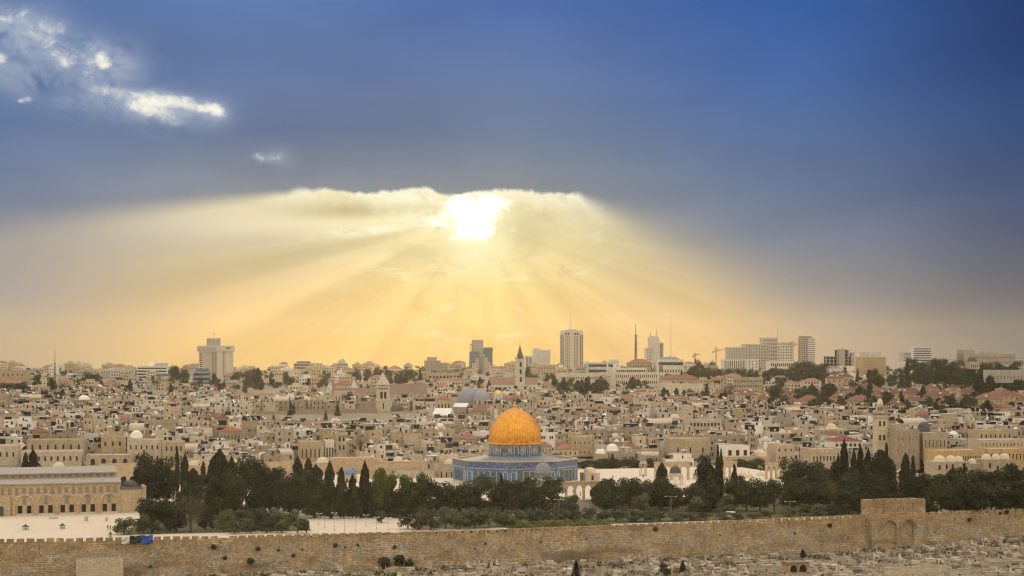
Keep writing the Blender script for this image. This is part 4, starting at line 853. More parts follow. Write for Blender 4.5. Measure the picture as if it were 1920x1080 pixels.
MT = [  # kind, column, foot row, top row, width  (1920 px frame); foot row None -> distance given as a sixth value
 ('broad_cypress', 48, 0, 849, 15, 800), ('broad_cypress', 62, 0, 844, 20, 795),
 ('pine', 285, 948, 853, 74), ('pine', 268, 955, 868, 50), ('pine', 312, 946, 860, 62), ('cypress', 332, 925, 839, 9), ('broad_cypress', 346, 930, 853, 20), ('broad_cypress', 362, 935, 879, 32), ('cypress', 381, 915, 866, 9), ('cypress', 270, 930, 845, 8),
 ('broad_cypress', 412, 962, 845, 42), ('broad_cypress', 434, 958, 857, 26), ('pine', 462, 960, 860, 58), ('pine', 440, 968, 885, 54), ('pine', 395, 968, 895, 50), ('pine', 345, 972, 905, 40), ('pine', 372, 976, 912, 46), ('broad_cypress', 398, 950, 862, 24),
 ('pine', 290, 992, 936, 78), ('pine', 315, 985, 936, 54), ('bare', 357, 998, 933, 84), ('olive', 233, 1001, 972, 42), ('olive', 268, 1000, 964, 34), ('olive', 285, 999, 976, 34), ('bush', 330, 996, 962, 48), ('bush', 385, 992, 958, 40),
 ('olive', 420, 996, 958, 38), ('olive', 440, 990, 954, 44), ('olive', 462, 992, 955, 44), ('olive', 487, 990, 953, 46), ('olive', 512, 991, 954, 44), ('olive', 540, 993, 957, 40), ('olive', 500, 998, 973, 34), ('olive', 528, 998, 974, 34), ('olive', 558, 999, 973, 36), ('olive', 470, 999, 974, 36), ('olive', 440, 1000, 975, 32), ('olive', 575, 998, 974, 28),
 ('pine', 497, 962, 866, 60), ('pine', 522, 958, 880, 52), ('broad_cypress', 508, 945, 886, 24), ('broad_cypress', 558, 940, 857, 26), ('broad_cypress', 578, 942, 860, 24), ('broad_cypress', 592, 945, 873, 32), ('pine', 545, 968, 890, 66), ('pine', 560, 962, 882, 50), ('pine', 590, 970, 922, 56), ('pine', 532, 972, 905, 48), ('pine', 482, 968, 915, 40),
 ('broad_cypress', 618, 940, 866, 25), ('broad_cypress', 640, 935, 878, 22), ('broad_cypress', 661, 930, 890, 17), ('broad_cypress', 684, 938, 866, 22), ('pine', 658, 966, 913, 38), ('cypress', 678, 967, 884, 11), ('bush', 630, 955, 925, 28), ('bush', 696, 958, 928, 30),
 ('green', 712, 932, 882, 46), ('green', 735, 925, 890, 34), ('green', 762, 925, 893, 42), ('broad_cypress', 705, 962, 938, 20), ('pine', 740, 960, 917, 52), ('pine', 775, 962, 907, 56), ('pine', 795, 958, 888, 44), ('pine', 818, 962, 905, 56), ('pine', 845, 958, 905, 54), ('pine', 868, 962, 912, 52), ('pine', 900, 960, 894, 70), ('pine', 935, 960, 905, 56), ('cypress', 940, 950, 889, 11), ('pine', 885, 966, 918, 50), ('pine', 958, 962, 902, 52), ('pine', 760, 968, 925, 44),
 ('olive', 715, 979, 958, 24), ('olive', 745, 970, 951, 28), ('bush', 778, 972, 950, 24), ('olive', 765, 991, 967, 34), ('olive', 785, 992, 964, 40), ('olive', 808, 992, 960, 46), ('olive', 835, 991, 956, 50), ('olive', 862, 991, 958, 48), ('olive', 890, 990, 956, 48), ('olive', 918, 989, 957, 50), ('olive', 944, 987, 958, 42), ('olive', 800, 980, 952, 36), ('olive', 845, 978, 950, 40), ('olive', 880, 977, 952, 36), ('olive', 925, 976, 950, 36),
 ('pine', 982, 962, 897, 62), ('pine', 1010, 965, 905, 54), ('pine', 1037, 958, 896, 52), ('pine', 995, 970, 915, 50), ('olive', 1068, 968, 928, 42), ('olive', 1050, 972, 935, 30), ('olive', 1078, 970, 942, 26), ('pine', 1128, 957, 899, 52), ('pine', 1152, 955, 899, 54), ('pine', 1180, 956, 898, 54), ('pine', 1205, 957, 902, 48), ('pine', 1140, 962, 910, 46), ('olive', 1200, 962, 925, 40), ('pine', 1222, 955, 906, 42),
 ('broad_cypress', 1241, 952, 869, 26), ('pine', 1238, 956, 897, 50), ('pine', 1262, 957, 908, 46), ('pine', 1294, 957, 906, 52), ('broad_cypress', 1322, 956, 858, 34), ('broad_cypress', 1334, 958, 875, 36), ('cypress', 1346, 955, 836, 10), ('cypress', 1352, 955, 843, 9), ('pine', 1310, 960, 915, 46), ('pine', 1322, 925, 857, 40), ('cypress', 1377, 940, 871, 11), ('pine', 1376, 958, 898, 50), ('pine', 1400, 957, 894, 52), ('pine', 1425, 957, 897, 48), ('pine', 1452, 962, 902, 56), ('olive', 1362, 960, 928, 40), ('olive', 1302, 962, 930, 40),
 ('olive', 975, 982, 958, 36), ('olive', 1000, 980, 955, 40), ('olive', 1028, 979, 955, 40), ('olive', 1060, 980, 954, 36), ('olive', 1105, 974, 952, 30), ('olive', 1130, 976, 957, 36), ('olive', 1155, 976, 955, 38), ('olive', 1182, 977, 956, 40), ('olive', 1210, 977, 955, 42), ('olive', 1238, 976, 957, 40), ('olive', 1265, 976, 960, 38), ('olive', 1295, 975, 960, 38), ('olive', 1325, 975, 961, 38), ('olive', 1355, 974, 961, 36), ('olive', 1385, 974, 962, 36), ('olive', 1412, 973, 960, 36), ('olive', 1170, 968, 950, 30), ('olive', 1225, 966, 950, 30), ('bush', 1080, 977, 958, 36),
 ('pine', 1098, 0, 863, 40, 880), ('pine', 1122, 0, 860, 44, 885), ('pine', 1146, 0, 859, 42, 890), ('pine', 1170, 0, 862, 40, 885), ('pine', 1194, 0, 862, 44, 882), ('pine', 1220, 0, 860, 42, 880), ('cypress', 1148, 0, 850, 8, 880), ('cypress', 1187, 0, 858, 9, 885), ('pine', 1070, 0, 868, 40, 880), ('pine', 1390, 0, 862, 50, 850), ('pine', 1420, 0, 860, 44, 860), ('pine', 1355, 0, 866, 40, 850), ('bush', 1055, 0, 850, 42, 880),
 ('pine', 1488, 950, 859, 66), ('pine', 1520, 948, 868, 60), ('pine', 1500, 958, 900, 56), ('pine', 1548, 950, 880, 60), ('pine', 1535, 958, 905, 50), ('cypress', 1540, 945, 876, 12), ('pine', 1575, 945, 866, 56), ('broad_cypress', 1583, 930, 826, 17), ('broad_cypress', 1601, 930, 843, 16), ('broad_cypress', 1613, 932, 836, 18), ('broad_cypress', 1628, 932, 843, 16), ('pine', 1640, 940, 850, 54), ('pine', 1664, 945, 846, 50), ('cypress', 1662, 935, 832, 12), ('broad_cypress', 1572, 935, 852, 16), ('bush', 1640, 930, 865, 40),
 ('pine', 1600, 956, 885, 66), ('bare', 1555, 955, 905, 60), ('pine', 1632, 956, 890, 62), ('pine', 1662, 952, 895, 56), ('pine', 1585, 962, 912, 54), ('broad_cypress', 1698, 945, 852, 24), ('conifer', 1712, 945, 850, 24), ('conifer', 1728, 945, 858, 24), ('pine', 1722, 955, 888, 56), ('cypress', 1696, 956, 892, 12), ('cypress', 1704, 956, 895, 10), ('pine', 1750, 958, 892, 62), ('pine', 1775, 952, 884, 64), ('pine', 1800, 955, 880, 66), ('pine', 1830, 955, 882, 66), ('pine', 1858, 955, 885, 64), ('pine', 1885, 952, 876, 62), ('pine', 1912, 952, 872, 66), ('pine', 1815, 966, 905, 60), ('pine', 1765, 966, 912, 56), ('pine', 1845, 966, 908, 58), ('pine', 1875, 965, 905, 60), ('pine', 1905, 965, 902, 60), ('pine', 1945, 960, 875, 70), ('pine', 1690, 962, 920, 50), ('pine', 1790, 970, 925, 52), ('conifer', 1808, 930, 866, 22), ('pine', 1740, 965, 920, 46), ('pine', 1650, 964, 915, 50), ('pine', 1615, 966, 918, 50),
 ('bush', 600, 948, 916, 34), ('bush', 622, 946, 920, 32), ('bush', 645, 944, 918, 32), ('bush', 668, 944, 916, 30), ('bush', 690, 944, 918, 34), ('bush', 575, 952, 918, 36), ('bush', 548, 955, 922, 40), ('bush', 520, 956, 920, 40), ('bush', 495, 960, 925, 40), ('bush', 470, 962, 925, 42), ('bush', 445, 966, 928, 42), ('bush', 420, 970, 932, 42), ('bush', 402, 974, 936, 36), ('bush', 730, 950, 925, 36), ('bush', 755, 952, 926, 36), ('bush', 780, 956, 930, 36), ('pine', 725, 945, 905, 46), ('pine', 700, 940, 905, 44), ('bush', 850, 965, 935, 40), ('bush', 915, 966, 938, 40), ('olive', 1500, 965, 945, 40), ('olive', 1530, 965, 946, 40), ('olive', 1560, 964, 944, 42), ('olive', 1592, 963, 945, 40), ('olive', 1615, 962, 946, 36), ('olive', 1480, 968, 950, 36), ('olive', 1445, 972, 957, 36)]
for k in MT: tree(k[0], k[1], k[2], k[3], k[4], k[5] if len(k) > 5 else None, where=W1)
# conifers and shrubs standing among the graves
for kind, x_, base, top, w_, lab in (('conifer', 1080, 1084, 1049, 20, 'small dark conifer among the graves under the middle of the rampart'), ('conifer', 1280, 1076, 1049, 17, 'young pointed conifer among the graves beside a round shrub'), ('bush', 1248, 1080, 1057, 24, 'round dark shrub on a thin stem among the graves'), ('broad_cypress', 1505, 1046, 1030, 8, 'tiny dark shrub by the twin arched vault')):
    D = 590.0
    for _ in range(12):
        X_ = (x_ - 960) / F * D; D += ((EYE - zland(X_, D)) * F / (base - YH) - D) * .7
    tree(kind, x_, base, top, w_, D, lab, where=' in the graveyard', land={'conifer': 'the graveyard conifer', 'bush': 'the round graveyard shrub'}.get(kind) if x_ != 1280 else 'the small graveyard conifer')
# caper bushes rooted in the wall face
g_ = np.random.default_rng(5); cap = []
for s in range(3):
    p, d = blob_pts(g_, (0, 0, 0), 1.0, 240, .9); cap.append(leaf_mesh('caper_bush', p, d, .36, 'bush_leaf', 90 + s))
CAP = [(401, 1025, 10), (422, 1046, 7), (484, 1029, 8), (629, 1022, 9), (567, 1030, 5), (550, 1041, 7), (522, 1032, 5), (671, 1022, 6), (740, 1026, 8), (910, 1019, 6), (891, 1029, 4), (1229, 992, 10), (1556, 985, 9), (1731, 985, 6), (1817, 974, 9), (1887, 960, 10), (1875, 962, 6), (1014, 1016, 5), (970, 1020, 4), (282, 1062, 5), (647, 1026, 4), (1637, 973, 7), (1100, 1010, 4), (1350, 1003, 4), (1490, 1000, 5), (1590, 1008, 5), (720, 1055, 22), (748, 1050, 20), (768, 1056, 16), (470, 1052, 12)]
for i, (x_, y_, w_) in enumerate(CAP):
    p = on_wall(x_, y_, .35 if y_ < 1045 else .8); o = link('caper_bush', cap[i % 3], None, p, i, None, w_ / F * 600 / 2)
    auto(o, 'dark caper bush' if w_ < 12 else 'brown scrub clump', 'bush', x_, y_, 'bushes rooted in the rampart')
LAND += [('the lone olive tree', 233, 985), ('the bright pavement gap', 670, 985), ('the dark scrub clump', 745, 1055), ('the weedy bank', 1050, 987), ('the arcade steps', 1092, 955), ('the wide wall bush', 1229, 995), ("the rampart's right end", 1885, 985), ("the rampart's left end", 30, 1045)]
# weeds on the court behind the wall top
wg = np.random.default_rng(8); pts = []
for _ in range(5200):
    x_ = wg.uniform(975, 1150) if wg.random() < .7 else wg.uniform(960, 1010); q = on_wall(x_, 985); u_, v_ = to_uv(q.x, q.y); v_ = VW + 2.3 + abs(wg.normal(0, 5)); p = uv(u_, v_); hgt = .9 + .8 * math.sin(x_ * .11) + .5 * math.sin(x_ * .27)
    pts.append((p.x, p.y, wg.uniform(0, 1) * max(.2, hgt)))
o = link('weeds', leaf_mesh('weeds', np.array(pts), np.tile([0, -.4, .8], (len(pts), 1)), .5, 'weed', 4)); o['kind'] = 'stuff'
# ================================================================ buildings of the city and the skyline
PANES = {}
def pane(kind, w, h, rim=True):
    key = (kind, round(w, 1), round(h, 1), rim)
    if key not in PANES:
        mats = ['window_glass', 'pale_stone']
        PANES[key] = arch_pane(key[1], key[2], mats, .12, .14) if kind == 'arch' else sq_pane(key[1], key[2], mats, .1, .12 if rim else .05)
    return PANES[key]
VIEW = []                                            # (columns, lowest row to keep in view, distance)
EX = []                                              # footprints kept free of ordinary houses: (x, y, radius)
STONE = {'tan': (.46, .365, .25), 'honey': (.48, .37, .225), 'pale': (.55, .465, .35), 'white': (.68, .645, .58), 'grey': (.40, .365, .31), 'cool': (.52, .495, .455), 'dusty': (.41, .33, .24), 'rose': (.48, .365, .275), 'orange': (.55, .37, .18)}
def face_windows(t, x0, x1, y, z0, z1, rows, cols, kind='sq', ww=.5, wh=.5, rz=0, cap=100, skip=None, name='window', rim=True):
    """a grid of windows on a wall; each one a part of its own, up to about a hundred"""
    cw, chh = (x1 - x0) / cols, (z1 - z0) / rows; w, h = cw * ww, chh * wh; me = pane(kind, w, h, rim); w, h = round(w, 1), round(h, 1); cnt = 0; rest = MB()
    ca, sa = math.cos(rz), math.sin(rz)
    for j in range(rows - 1, -1, -1):
        for i in range(cols):
            if skip and skip(i, j): continue
            x = x0 + (i + .5) * cw; z = z0 + j * chh + (chh - h) * .45
            if cnt < cap: link(name, me, t, (x * ca - y * sa, x * sa + y * ca, z), rz); cnt += 1
            else:
                rest.T = Matrix.Rotation(rz, 4, 'Z'); rest.face([(x - w / 2, y - .03, z), (x + w / 2, y - .03, z), (x + w / 2, y - .03, z + h), (x - w / 2, y - .03, z + h)])
    if rest.v: o = rest.build(name, 'window_glass', t); o['kind'] = 'stuff'
def block(name, label, cat, x0, x1, top, D, depth, col='tan', rows=0, cols=0, kind='sq', ww=.45, wh=.5, yaw=6, roof='flat', mat='limestone', z=None, base=None, land=None, group=None, roofcol=None, bands=None, slits=None, side=0, parapet=.5, zlo=0.0, ex=True, rim=True, rh=None):
    """a building whose front spans two picture columns at a distance, with roof and a grid of windows, bands or slits"""
    c = at((x0 + x1) / 2, 0, D); zg = zland(c.x, D) - 1.0 if z is None else z
    if base is not None: zg = EYE - (base - YH) / F * D
    if base is not None: VIEW.append((x0, x1, base - 2, D))
    a = R(yaw); w = (x1 - x0) / F * D; depth = min(depth, w * 2.5); w = (w - depth * abs(math.sin(a)) * .9) / math.cos(a); w = max(w, 2)
    H = EYE - (top - YH) / F * D - zg
    t = thing(name, label, cat, (c.x, D + depth / 2, zg), a, group, (land, (x0 + x1) / 2, top + 12) if land else None)
    if ex: EX.append((c.x, D + depth / 2, max(w, depth) * .55))
    cc = STONE[col] if isinstance(col, str) else col; h = w / 2; d = depth / 2
    m = MB(); rfh = 0
    if roof == 'flat':
        m.box(-h, h, -d, d, 0, H - parapet)
        for q in ((-h, h, -d, -d + .3), (-h, h, d - .3, d), (-h, -h + .3, -d + .3, d - .3), (h - .3, h, -d + .3, d - .3)): m.box(*q, H - parapet, H)
        m.build('wall', mat, t, color=cc)
        r_ = MB(); r_.face([(-h + .3, -d + .3, H - parapet + .02), (h - .3, -d + .3, H - parapet + .02), (h - .3, d - .3, H - parapet + .02), (-h + .3, d - .3, H - parapet + .02)]); t['roof'] = r_.build('roof', 'flat_roof', t, color=(.5, .45, .38)).name
    else:
        rfh = (rh if rh else min(w, depth) * .22); H -= rfh; m.box(-h, h, -d, d, 0, H)
        r_ = MB()
        if roof == 'hip': r_.hip(-h, h, -d, d, H, H + rfh, 0)
        elif roof in ('gable', 'gabley'):
            r_.gable(-h - .3, h + .3, -d - .3, d + .3, H, H + rfh, 0, 1 if False else 0, 'x' if roof == 'gable' else 'y')
            g = MB(); k = .02
            if roof == 'gabley': g.add([(-h, -d - .32, H), (h, -d - .32, H), (0, -d - .32, H + rfh * .96)], [(0, 1, 2)])
            else: g.add([(-h - .32, -d, H), (-h - .32, d, H), (-h - .32, 0, H + rfh * .96)], [(0, 1, 2)])
            g.build('gable', mat, t, color=cc)
        m.build('wall', mat, t, color=cc); t['roof'] = '' ; ro = r_.build('roof', 'clay_tile' if roofcol is None or not isinstance(roofcol, str) else roofcol, t, color=tuple(v * .72 for v in roofcol) if isinstance(roofcol, tuple) else (.24, .10, .065))
    if roof != 'flat': t['roof'] = ro.name
    zb = H * zlo; zt = H - (parapet + .3 if roof == 'flat' else .3)
    if rows: face_windows(t, -h + w * .03, h - w * .03, -d - .003, zb, zt, rows, cols, kind, ww, wh, rim=rim)
    if side and rows: face_windows(t, -d * .92, d * .92, -h - .003, zb, zt, rows, side, kind, ww, wh, R(90) if yaw < 0 else R(-90), cap=40)
    for k in range(bands or 0):
        z0 = zb + (zt - zb) * (k + .35) / bands; q = MB(); q.box(-h + .5, h - .5, -d - .08, -d + .2, z0, z0 + (zt - zb) / bands * .48); q.build('window_band', 'window_glass', t)
        q = MB(); q.box(-h - .15, h + .15, -d - .5, -d - .003, z0 - (zt - zb) / bands * .34, z0 - (zt - zb) / bands * .02); q.build('balcony', mat, t, color=tuple(min(.75, v * 1.15) for v in cc))
    for k in range(slits or 0):
        x = -h + w * (k + .5) / slits; q = MB(); q.box(x - w / slits * .22, x + w / slits * .22, -d - .06, -d + .1, zb + .5, zt - .5); q.build('window_strip', 'window_glass', t)
    t['dims'] = (h, d, H)
    return t
def addbox(t, name, x0, x1, y0, y1, z0, z1, mat='limestone', col='tan'):
    m = MB(); m.box(x0, x1, y0, y1, z0, z1); return m.build(name, mat, t, color=STONE[col] if isinstance(col, str) else col)
def adddome(t, name, x, y, z, r, mat, hd=1.0, dr=.5, n=24):
    m = MB(); m.lathe([(r * 1.03, z), (r * 1.03, z + dr)] + [(r * math.cos(q), z + dr + r * hd * math.sin(q)) for q in [math.pi / 2 * j / 9 for j in range(10)]], n, x, y); return m.build(name, mat, t, smoothed=True)
def mast(name, label, x, top, base, D, w=1.2, mat='steel_mast', lattice=True):
    p = at(x, base, D); H = (base - top) / F * D; t = thing(name, label, 'mast', p)
    m = MB()
    if lattice:
        for sx_, sy_ in ((-1, -1), (1, -1), (0, 1)): m.tube([(sx_ * w / 2, sy_ * w / 2, 0), (sx_ * w * .3, sy_ * w * .3, H * .7)], [w * .16, w * .13], 4)
        n = 14
        for i in range(n):
            z0, z1 = H * .7 * i / n, H * .7 * (i + 1) / n; k0, k1 = w / 2 * (1 - .4 * i / n), w / 2 * (1 - .4 * (i + 1) / n)
            m.tube([(-k0, -k0, z0), (k1, -k1, z1)], [w * .09] * 2, 4); m.tube([(k0, -k0, z0), (-k1, -k1, z1)], [w * .09] * 2, 4)
        m.build('lattice_shaft', mat, t); m = MB(); m.tube([(0, 0, H * .68), (0, 0, H)], [w * .2, w * .12], 5); m.build('antenna', mat, t)
        for k in range(3): m = MB(); m.box(-w * .9, w * .9, -w * .3, w * .3, H * (.3 + .17 * k), H * (.3 + .17 * k) + w * .8); m.build('aerial', 'white_steel', t)
    else:
        m.tube([(0, 0, 0), (0, 0, H * .6)], [w * .28, w * .2], 6); m.build('pole', mat, t); m = MB(); m.tube([(0, 0, H * .6), (0, 0, H)], [w * .16, w * .09], 5); m.build('antenna', mat, t)
    return t
def crane(label, x, top, base, D, jib0, jib1):
    p = at(x, base, D); H = (base - top) / F * D; t = thing('tower_crane', label, 'crane', p, group='tower cranes on the skyline'); s = F / D; w = 1.5
    m = MB()
    for a in (-1, 1): m.tube([(a * w / 2, 0, 0), (a * w / 2, 0, H)], [.28, .28], 4)
    for i in range(16): m.tube([(-w / 2, 0, H * i / 16), (w / 2, 0, H * (i + 1) / 16)], [.16, .16], 4)
    m.build('tower', 'crane_paint', t)
    m = MB(); xa, xb = (jib0 - x) / s, (jib1 - x) / s; zj = H * .80; rise = (xb > 0) * abs(xb) * .25
    m.tube([(0, 0, zj), (xb, 0, zj + rise)], [.35, .25], 4); m.tube([(0, 0, zj + 1.4), (xb * .95, 0, zj + rise * .95 + .5)], [.22, .18], 4)
    for i in range(10): m.tube([(xb * i / 10, 0, zj + rise * i / 10), (xb * (i + .5) / 10, 0, zj + rise * (i + .5) / 10 + 1.2 * (1 - i / 12))], [.14, .14], 4)
    m.build('jib', 'crane_paint', t)
    m = MB(); m.tube([(0, 0, zj), (xa, 0, zj)], [.35, .35], 4); m.box(xa - .8, xa + .8, -.8, .8, zj - 2.2, zj + .2); m.build('counterweight', 'concrete', t)
    m = MB(); m.tube([(0, 0, H), (xb * .6, 0, zj + rise * .6)], [.12, .12], 4); m.tube([(0, 0, H), (xa, 0, zj)], [.12, .12], 4); m.build('stay_cable', 'steel_mast', t); return t
# ---------------------------------------------------------------- old city landmarks
def bell_tower():
    D = 1270; p = at(718, 790, D); t = thing('bell_tower', 'tall cream stone church bell tower with pyramid spire', 'tower', (p.x, D, p.z - 6), R(8), land=('the cream bell tower', 718, 745)); EX.append((p.x, D, 12))
    s = D / F; c = (.56, .485, .37); zt = lambda y: EYE - (y - YH) * s - (p.z - 6)
    m = MB(); m.box(-4.7, 4.7, -4.7, 4.7, 0, zt(751)); m.build('shaft', 'plaster', t, color=c)
    m = MB(); m.box(-4.4, 4.4, -4.4, 4.4, zt(751), zt(724)); m.build('belfry', 'plaster', t, color=c)
    for z0, e in ((zt(751), .45), (zt(727), .3), (zt(722), .6)): m = MB(); m.box(-4.6 - e, 4.6 + e, -4.6 - e, 4.6 + e, z0, z0 + .8); m.build('cornice', 'plaster', t, color=c)
    m = MB(); m.box(-4.3, 4.3, -4.3, 4.3, zt(722), zt(721)); z0 = zt(721) - .2; m.add([(-4.7, -4.7, z0), (4.7, -4.7, z0), (4.7, 4.7, z0), (-4.7, 4.7, z0), (0, 0, zt(697))], [(0, 1, 4), (1, 2, 4), (2, 3, 4), (3, 0, 4)]); m.build('spire', 'plaster', t, color=(.47, .42, .34))
    for r_ in (0, -90, 90):
        for x in (-1.3, 1.3): link('belfry_window', arch_pane(1.7, 4.8, ['dark_opening', 'white_tile'], .15, .2), t, Matrix.Rotation(R(r_), 3, 'Z') @ Vector((x, -4.42, zt(747))), R(r_))
        for x in (-2.4, -.8, .8, 2.4): link('belfry_window', pane('arch', 1.0, 1.7), t, Matrix.Rotation(R(r_), 3, 'Z') @ Vector((x, -4.42, zt(730))), R(r_))
        link('slit_window', pane('arch', .9, 4.0), t, Matrix.Rotation(R(r_), 3, 'Z') @ Vector((0, -4.73, zt(766))), R(r_))
        m = MB(); m.T = Matrix.Rotation(R(r_), 4, 'Z')
        for a in (-3.2, 2.9): m.box(a, a + .3, -4.95, -4.7, zt(780), zt(753))
        m.box(-3.2, 3.2, -4.95, -4.7, zt(754), zt(753)); m.build('recessed_panel', 'plaster', t, color=c)
    m = MB(); m.tube([(0, 0, zt(697.5)), (0, 0, zt(693))], [.15, .1], 5); m.box(-.7, .7, -.1, .1, zt(694.6), zt(694.2)); m.build('cross', 'steel_mast', t)
VIEW += [(1044, 1142, 743, 1500), (1178, 1206, 733, 1500), (1240, 1320, 748, 1440), (704, 732, 784, 1268), (722, 772, 790, 1235), (866, 920, 762, 1250), (965, 985, 722, 1555), (629, 651, 862, 925), (1639, 1661, 852, 895), (625, 650, 868, 910)]
bell_tower()
def black_dome_church():
    D = 1240; s = D / F; p = at(745, 795, D); t = thing('church', 'small stone church with a black hemispherical dome and low apse', 'church', (p.x, D, p.z - 3), R(8), land=('the black-domed church', 748, 778)); EX.append((p.x, D + 6, 20)); zt = lambda y: EYE - (y - YH) * s - (p.z - 3)
    c = STONE['pale']; m = MB(); m.lathe([(4.7, 0), (4.7, zt(771))], 16); m.build('drum', 'limestone', t, color=c)
    adddome(t, 'dome', 0, 0, zt(771), 4.75, 'dark_dome', 1.0, .3)
    for k in range(8): a = math.tau * k / 8; link('arched_window', pane('arch', 1.0, 2.0), t, (4.72 * math.sin(a), -4.72 * math.cos(a), zt(780)), a)
    m = MB(); m.box(-9.5, 9.5, -5, 12, 0, zt(783)); m.build('nave_wall', 'limestone', t, color=c); m = MB(); m.gable(-9.8, 9.8, -5.5, -.5, zt(783), zt(781), 0); m.box(6.4, 14.5, -5.6, 3, zt(784), zt(782.5)); m.build('nave_roof', 'lead', t)
    m = MB(); m.lathe([(4.2, 0), (4.2, zt(788)), (0, zt(785))], 16, 0, -5.2); m.build('apse', 'limestone', t, color=c)
    addbox(t, 'wing', -13, -9.6, -6, 6, 0, zt(783), col='pale'); addbox(t, 'wing', 9.6, 14.4, -5.4, 6, 0, zt(784.5), col='pale')
    for x in (-11.2, 11.5, 13): link('window', pane('sq', 1.0, 1.8), t, (x, -6.01 if x < 0 else -5.41, zt(792)))
black_dome_church()
def sepulchre():
    D = 1265; s = D / F; t = thing('domed_church', 'great church with a large grey-blue lead dome and a smaller ribbed dome in front', 'church', at(890, 770, D), R(6), land=('the grey-blue church domes', 893, 745)); z0 = t.location.z; EX.append((t.location.x, D + 8, 32)); zt = lambda y: EYE - (y - YH) * s - z0
    c = STONE['tan']; x = lambda q: (q - 890) * s
    m = MB(); m.lathe([(10.6, -4), (10.6, zt(757))], 32, x(888), 14); m.build('rotunda_drum', 'limestone', t, color=c); 
    m = MB(); m.lathe([(11.0, zt(758))] + [(10.8 * math.cos(q) ** .9, zt(757) + 10.6 * math.sin(q)) for q in [math.pi / 2 * j / 12 for j in range(12)]] + [(1.6, zt(727.6)), (1.6, zt(726.6)), (0, zt(726.4))], 40, x(888), 14); m.build('large_dome', 'grey_dome', t, smoothed=True)
    m = MB(); m.lathe([(6.0, -4), (6.0, zt(749))], 16, x(903), -2); m.build('drum', 'limestone', t, color=STONE['pale'])
    m = MB(); m.lathe([(6.3, zt(750))] + [(5.7 * math.cos(q) ** .85, zt(749) + 6.4 * math.sin(q)) for q in [math.pi / 2 * j / 10 for j in range(11)]], 24, x(903), -2); m.build('small_dome', 'pale_dome', t, smoothed=True)
    for k in range(10): a = math.tau * k / 10 + .3; link('arched_window', pane('arch', 1.4, 3.0), t, (x(903) + 6.02 * math.sin(a), -2 - 6.02 * math.cos(a), zt(759)), a)
    m = MB(); m.tube([(x(903), -2, zt(731)), (x(903), -2, zt(720))], [.22, .18], 6); m.box(x(903) - 1.2, x(903) + 1.2, -2.2, -1.8, zt(724), zt(723.2)); m.lathe([(.3, zt(731)), (.8, zt(730)), (.3, zt(729))], 8, x(903), -2); m.build('gilt_cross', 'gilt', t)
    m = MB(); m.box(x(868), x(922), -8, 20, -6, zt(762)); m.build('church_wall', 'limestone', t, color=c); m = MB(); m.gable(x(880), x(921), -10, 0, zt(762), zt(757), 0, 0, 'y'); m.build('church_roof', 'lead', t)
sepulchre()
def minaret(label, x, rows, widths, D, dome='cream_dome', canopy=False, land=None, colr='pale'):
    """rows: base, gallery floor, gallery top, lantern top, dome top"""
    s = D / F; p = at(x, rows[0], D); t = thing('minaret', label, 'minaret', (p.x, D, p.z - 4), R(10), 'minarets of the old city', land); zt = lambda y: EYE - (y - YH) * s - (p.z - 4); EX.append((p.x, D, 6)); c = STONE[colr] if isinstance(colr, str) else colr
    h, g, l = (w * s / 2 for w in widths)
    m = MB(); m.box(-h, h, -h, h, 0, zt(rows[1])); m.build('shaft', 'limestone', t, color=c)
    for k in (.38, .72): m = MB(); m.box(-h - .18, h + .18, -h - .18, h + .18, zt(rows[0]) + (zt(rows[1]) - zt(rows[0])) * k, zt(rows[0]) + (zt(rows[1]) - zt(rows[0])) * k + .45); m.build('string_course', 'limestone', t, color=c)
    for k in (.48, .82): link('arched_window', pane('arch', h * .42, h * .95), t, (-h * .4, -h - .02, zt(rows[0]) + (zt(rows[1]) - zt(rows[0])) * k)); link('arched_window', pane('arch', h * .42, h * .95), t, (h * .4, -h - .02, zt(rows[0]) + (zt(rows[1]) - zt(rows[0])) * k))
    m = MB(); m.box(-h * .96, h * .96, -h * .96, h * .96, zt(rows[1]), zt(rows[1]) + .6); m.prism([(g * a, g * b) for a, b in ((-1, -1), (1, -1), (1, 1), (-1, 1))], zt(rows[1]) + .6, zt(rows[1]) + 1.1); m.build('gallery_floor', 'limestone', t, color=c)
    m = MB(); 
    for q in ((-g, g, -g, -g + .2), (-g, g, g - .2, g), (-g, -g + .2, -g + .2, g - .2), (g - .2, g, -g + .2, g - .2)): m.box(*q, zt(rows[1]) + 1.1, zt(rows[1]) + 2.1)
    m.build('parapet', 'limestone', t, color=c)
    m = MB(); m.prism([(l * math.cos(R(22.5 + 45 * k)), l * math.sin(R(22.5 + 45 * k))) for k in range(8)], zt(rows[1]) + 1.1, zt(rows[3])); m.build('lantern', 'limestone', t, color=c)
    for r_ in (0, 45, -45): link('arched_window', pane('arch', l * .5, l * 1.1), t, (l * .925 * math.sin(R(r_)), -l * .925 * math.cos(R(r_)), zt(rows[3]) - l * 1.9), R(r_))
    if canopy:
        m = MB(); m.prism([(g * 1.3 * a, g * 1.3 * b) for a, b in ((-1, -1), (1, -1), (1, 1), (-1, 1))], zt(rows[2]), zt(rows[2]) + .5); m.build('canopy', 'lead', t)
        for a in (-1, 1): m = MB(); m.tube([(a * g, -g, zt(rows[1]) + 2), (a * g, -g, zt(rows[2]))], [.15, .15], 5); m.build('post', 'steel_mast', t)
    r = l * .8; adddome(t, 'dome', 0, 0, zt(rows[3]), r, dome, (zt(rows[4]) - zt(rows[3])) / r * .85, .3, 16)
    m = MB(); m.tube([(0, 0, zt(rows[4]) - .3), (0, 0, zt(rows[4]) + 2)], [.15, .05], 5); m.build('finial', 'steel_mast', t)
    return t
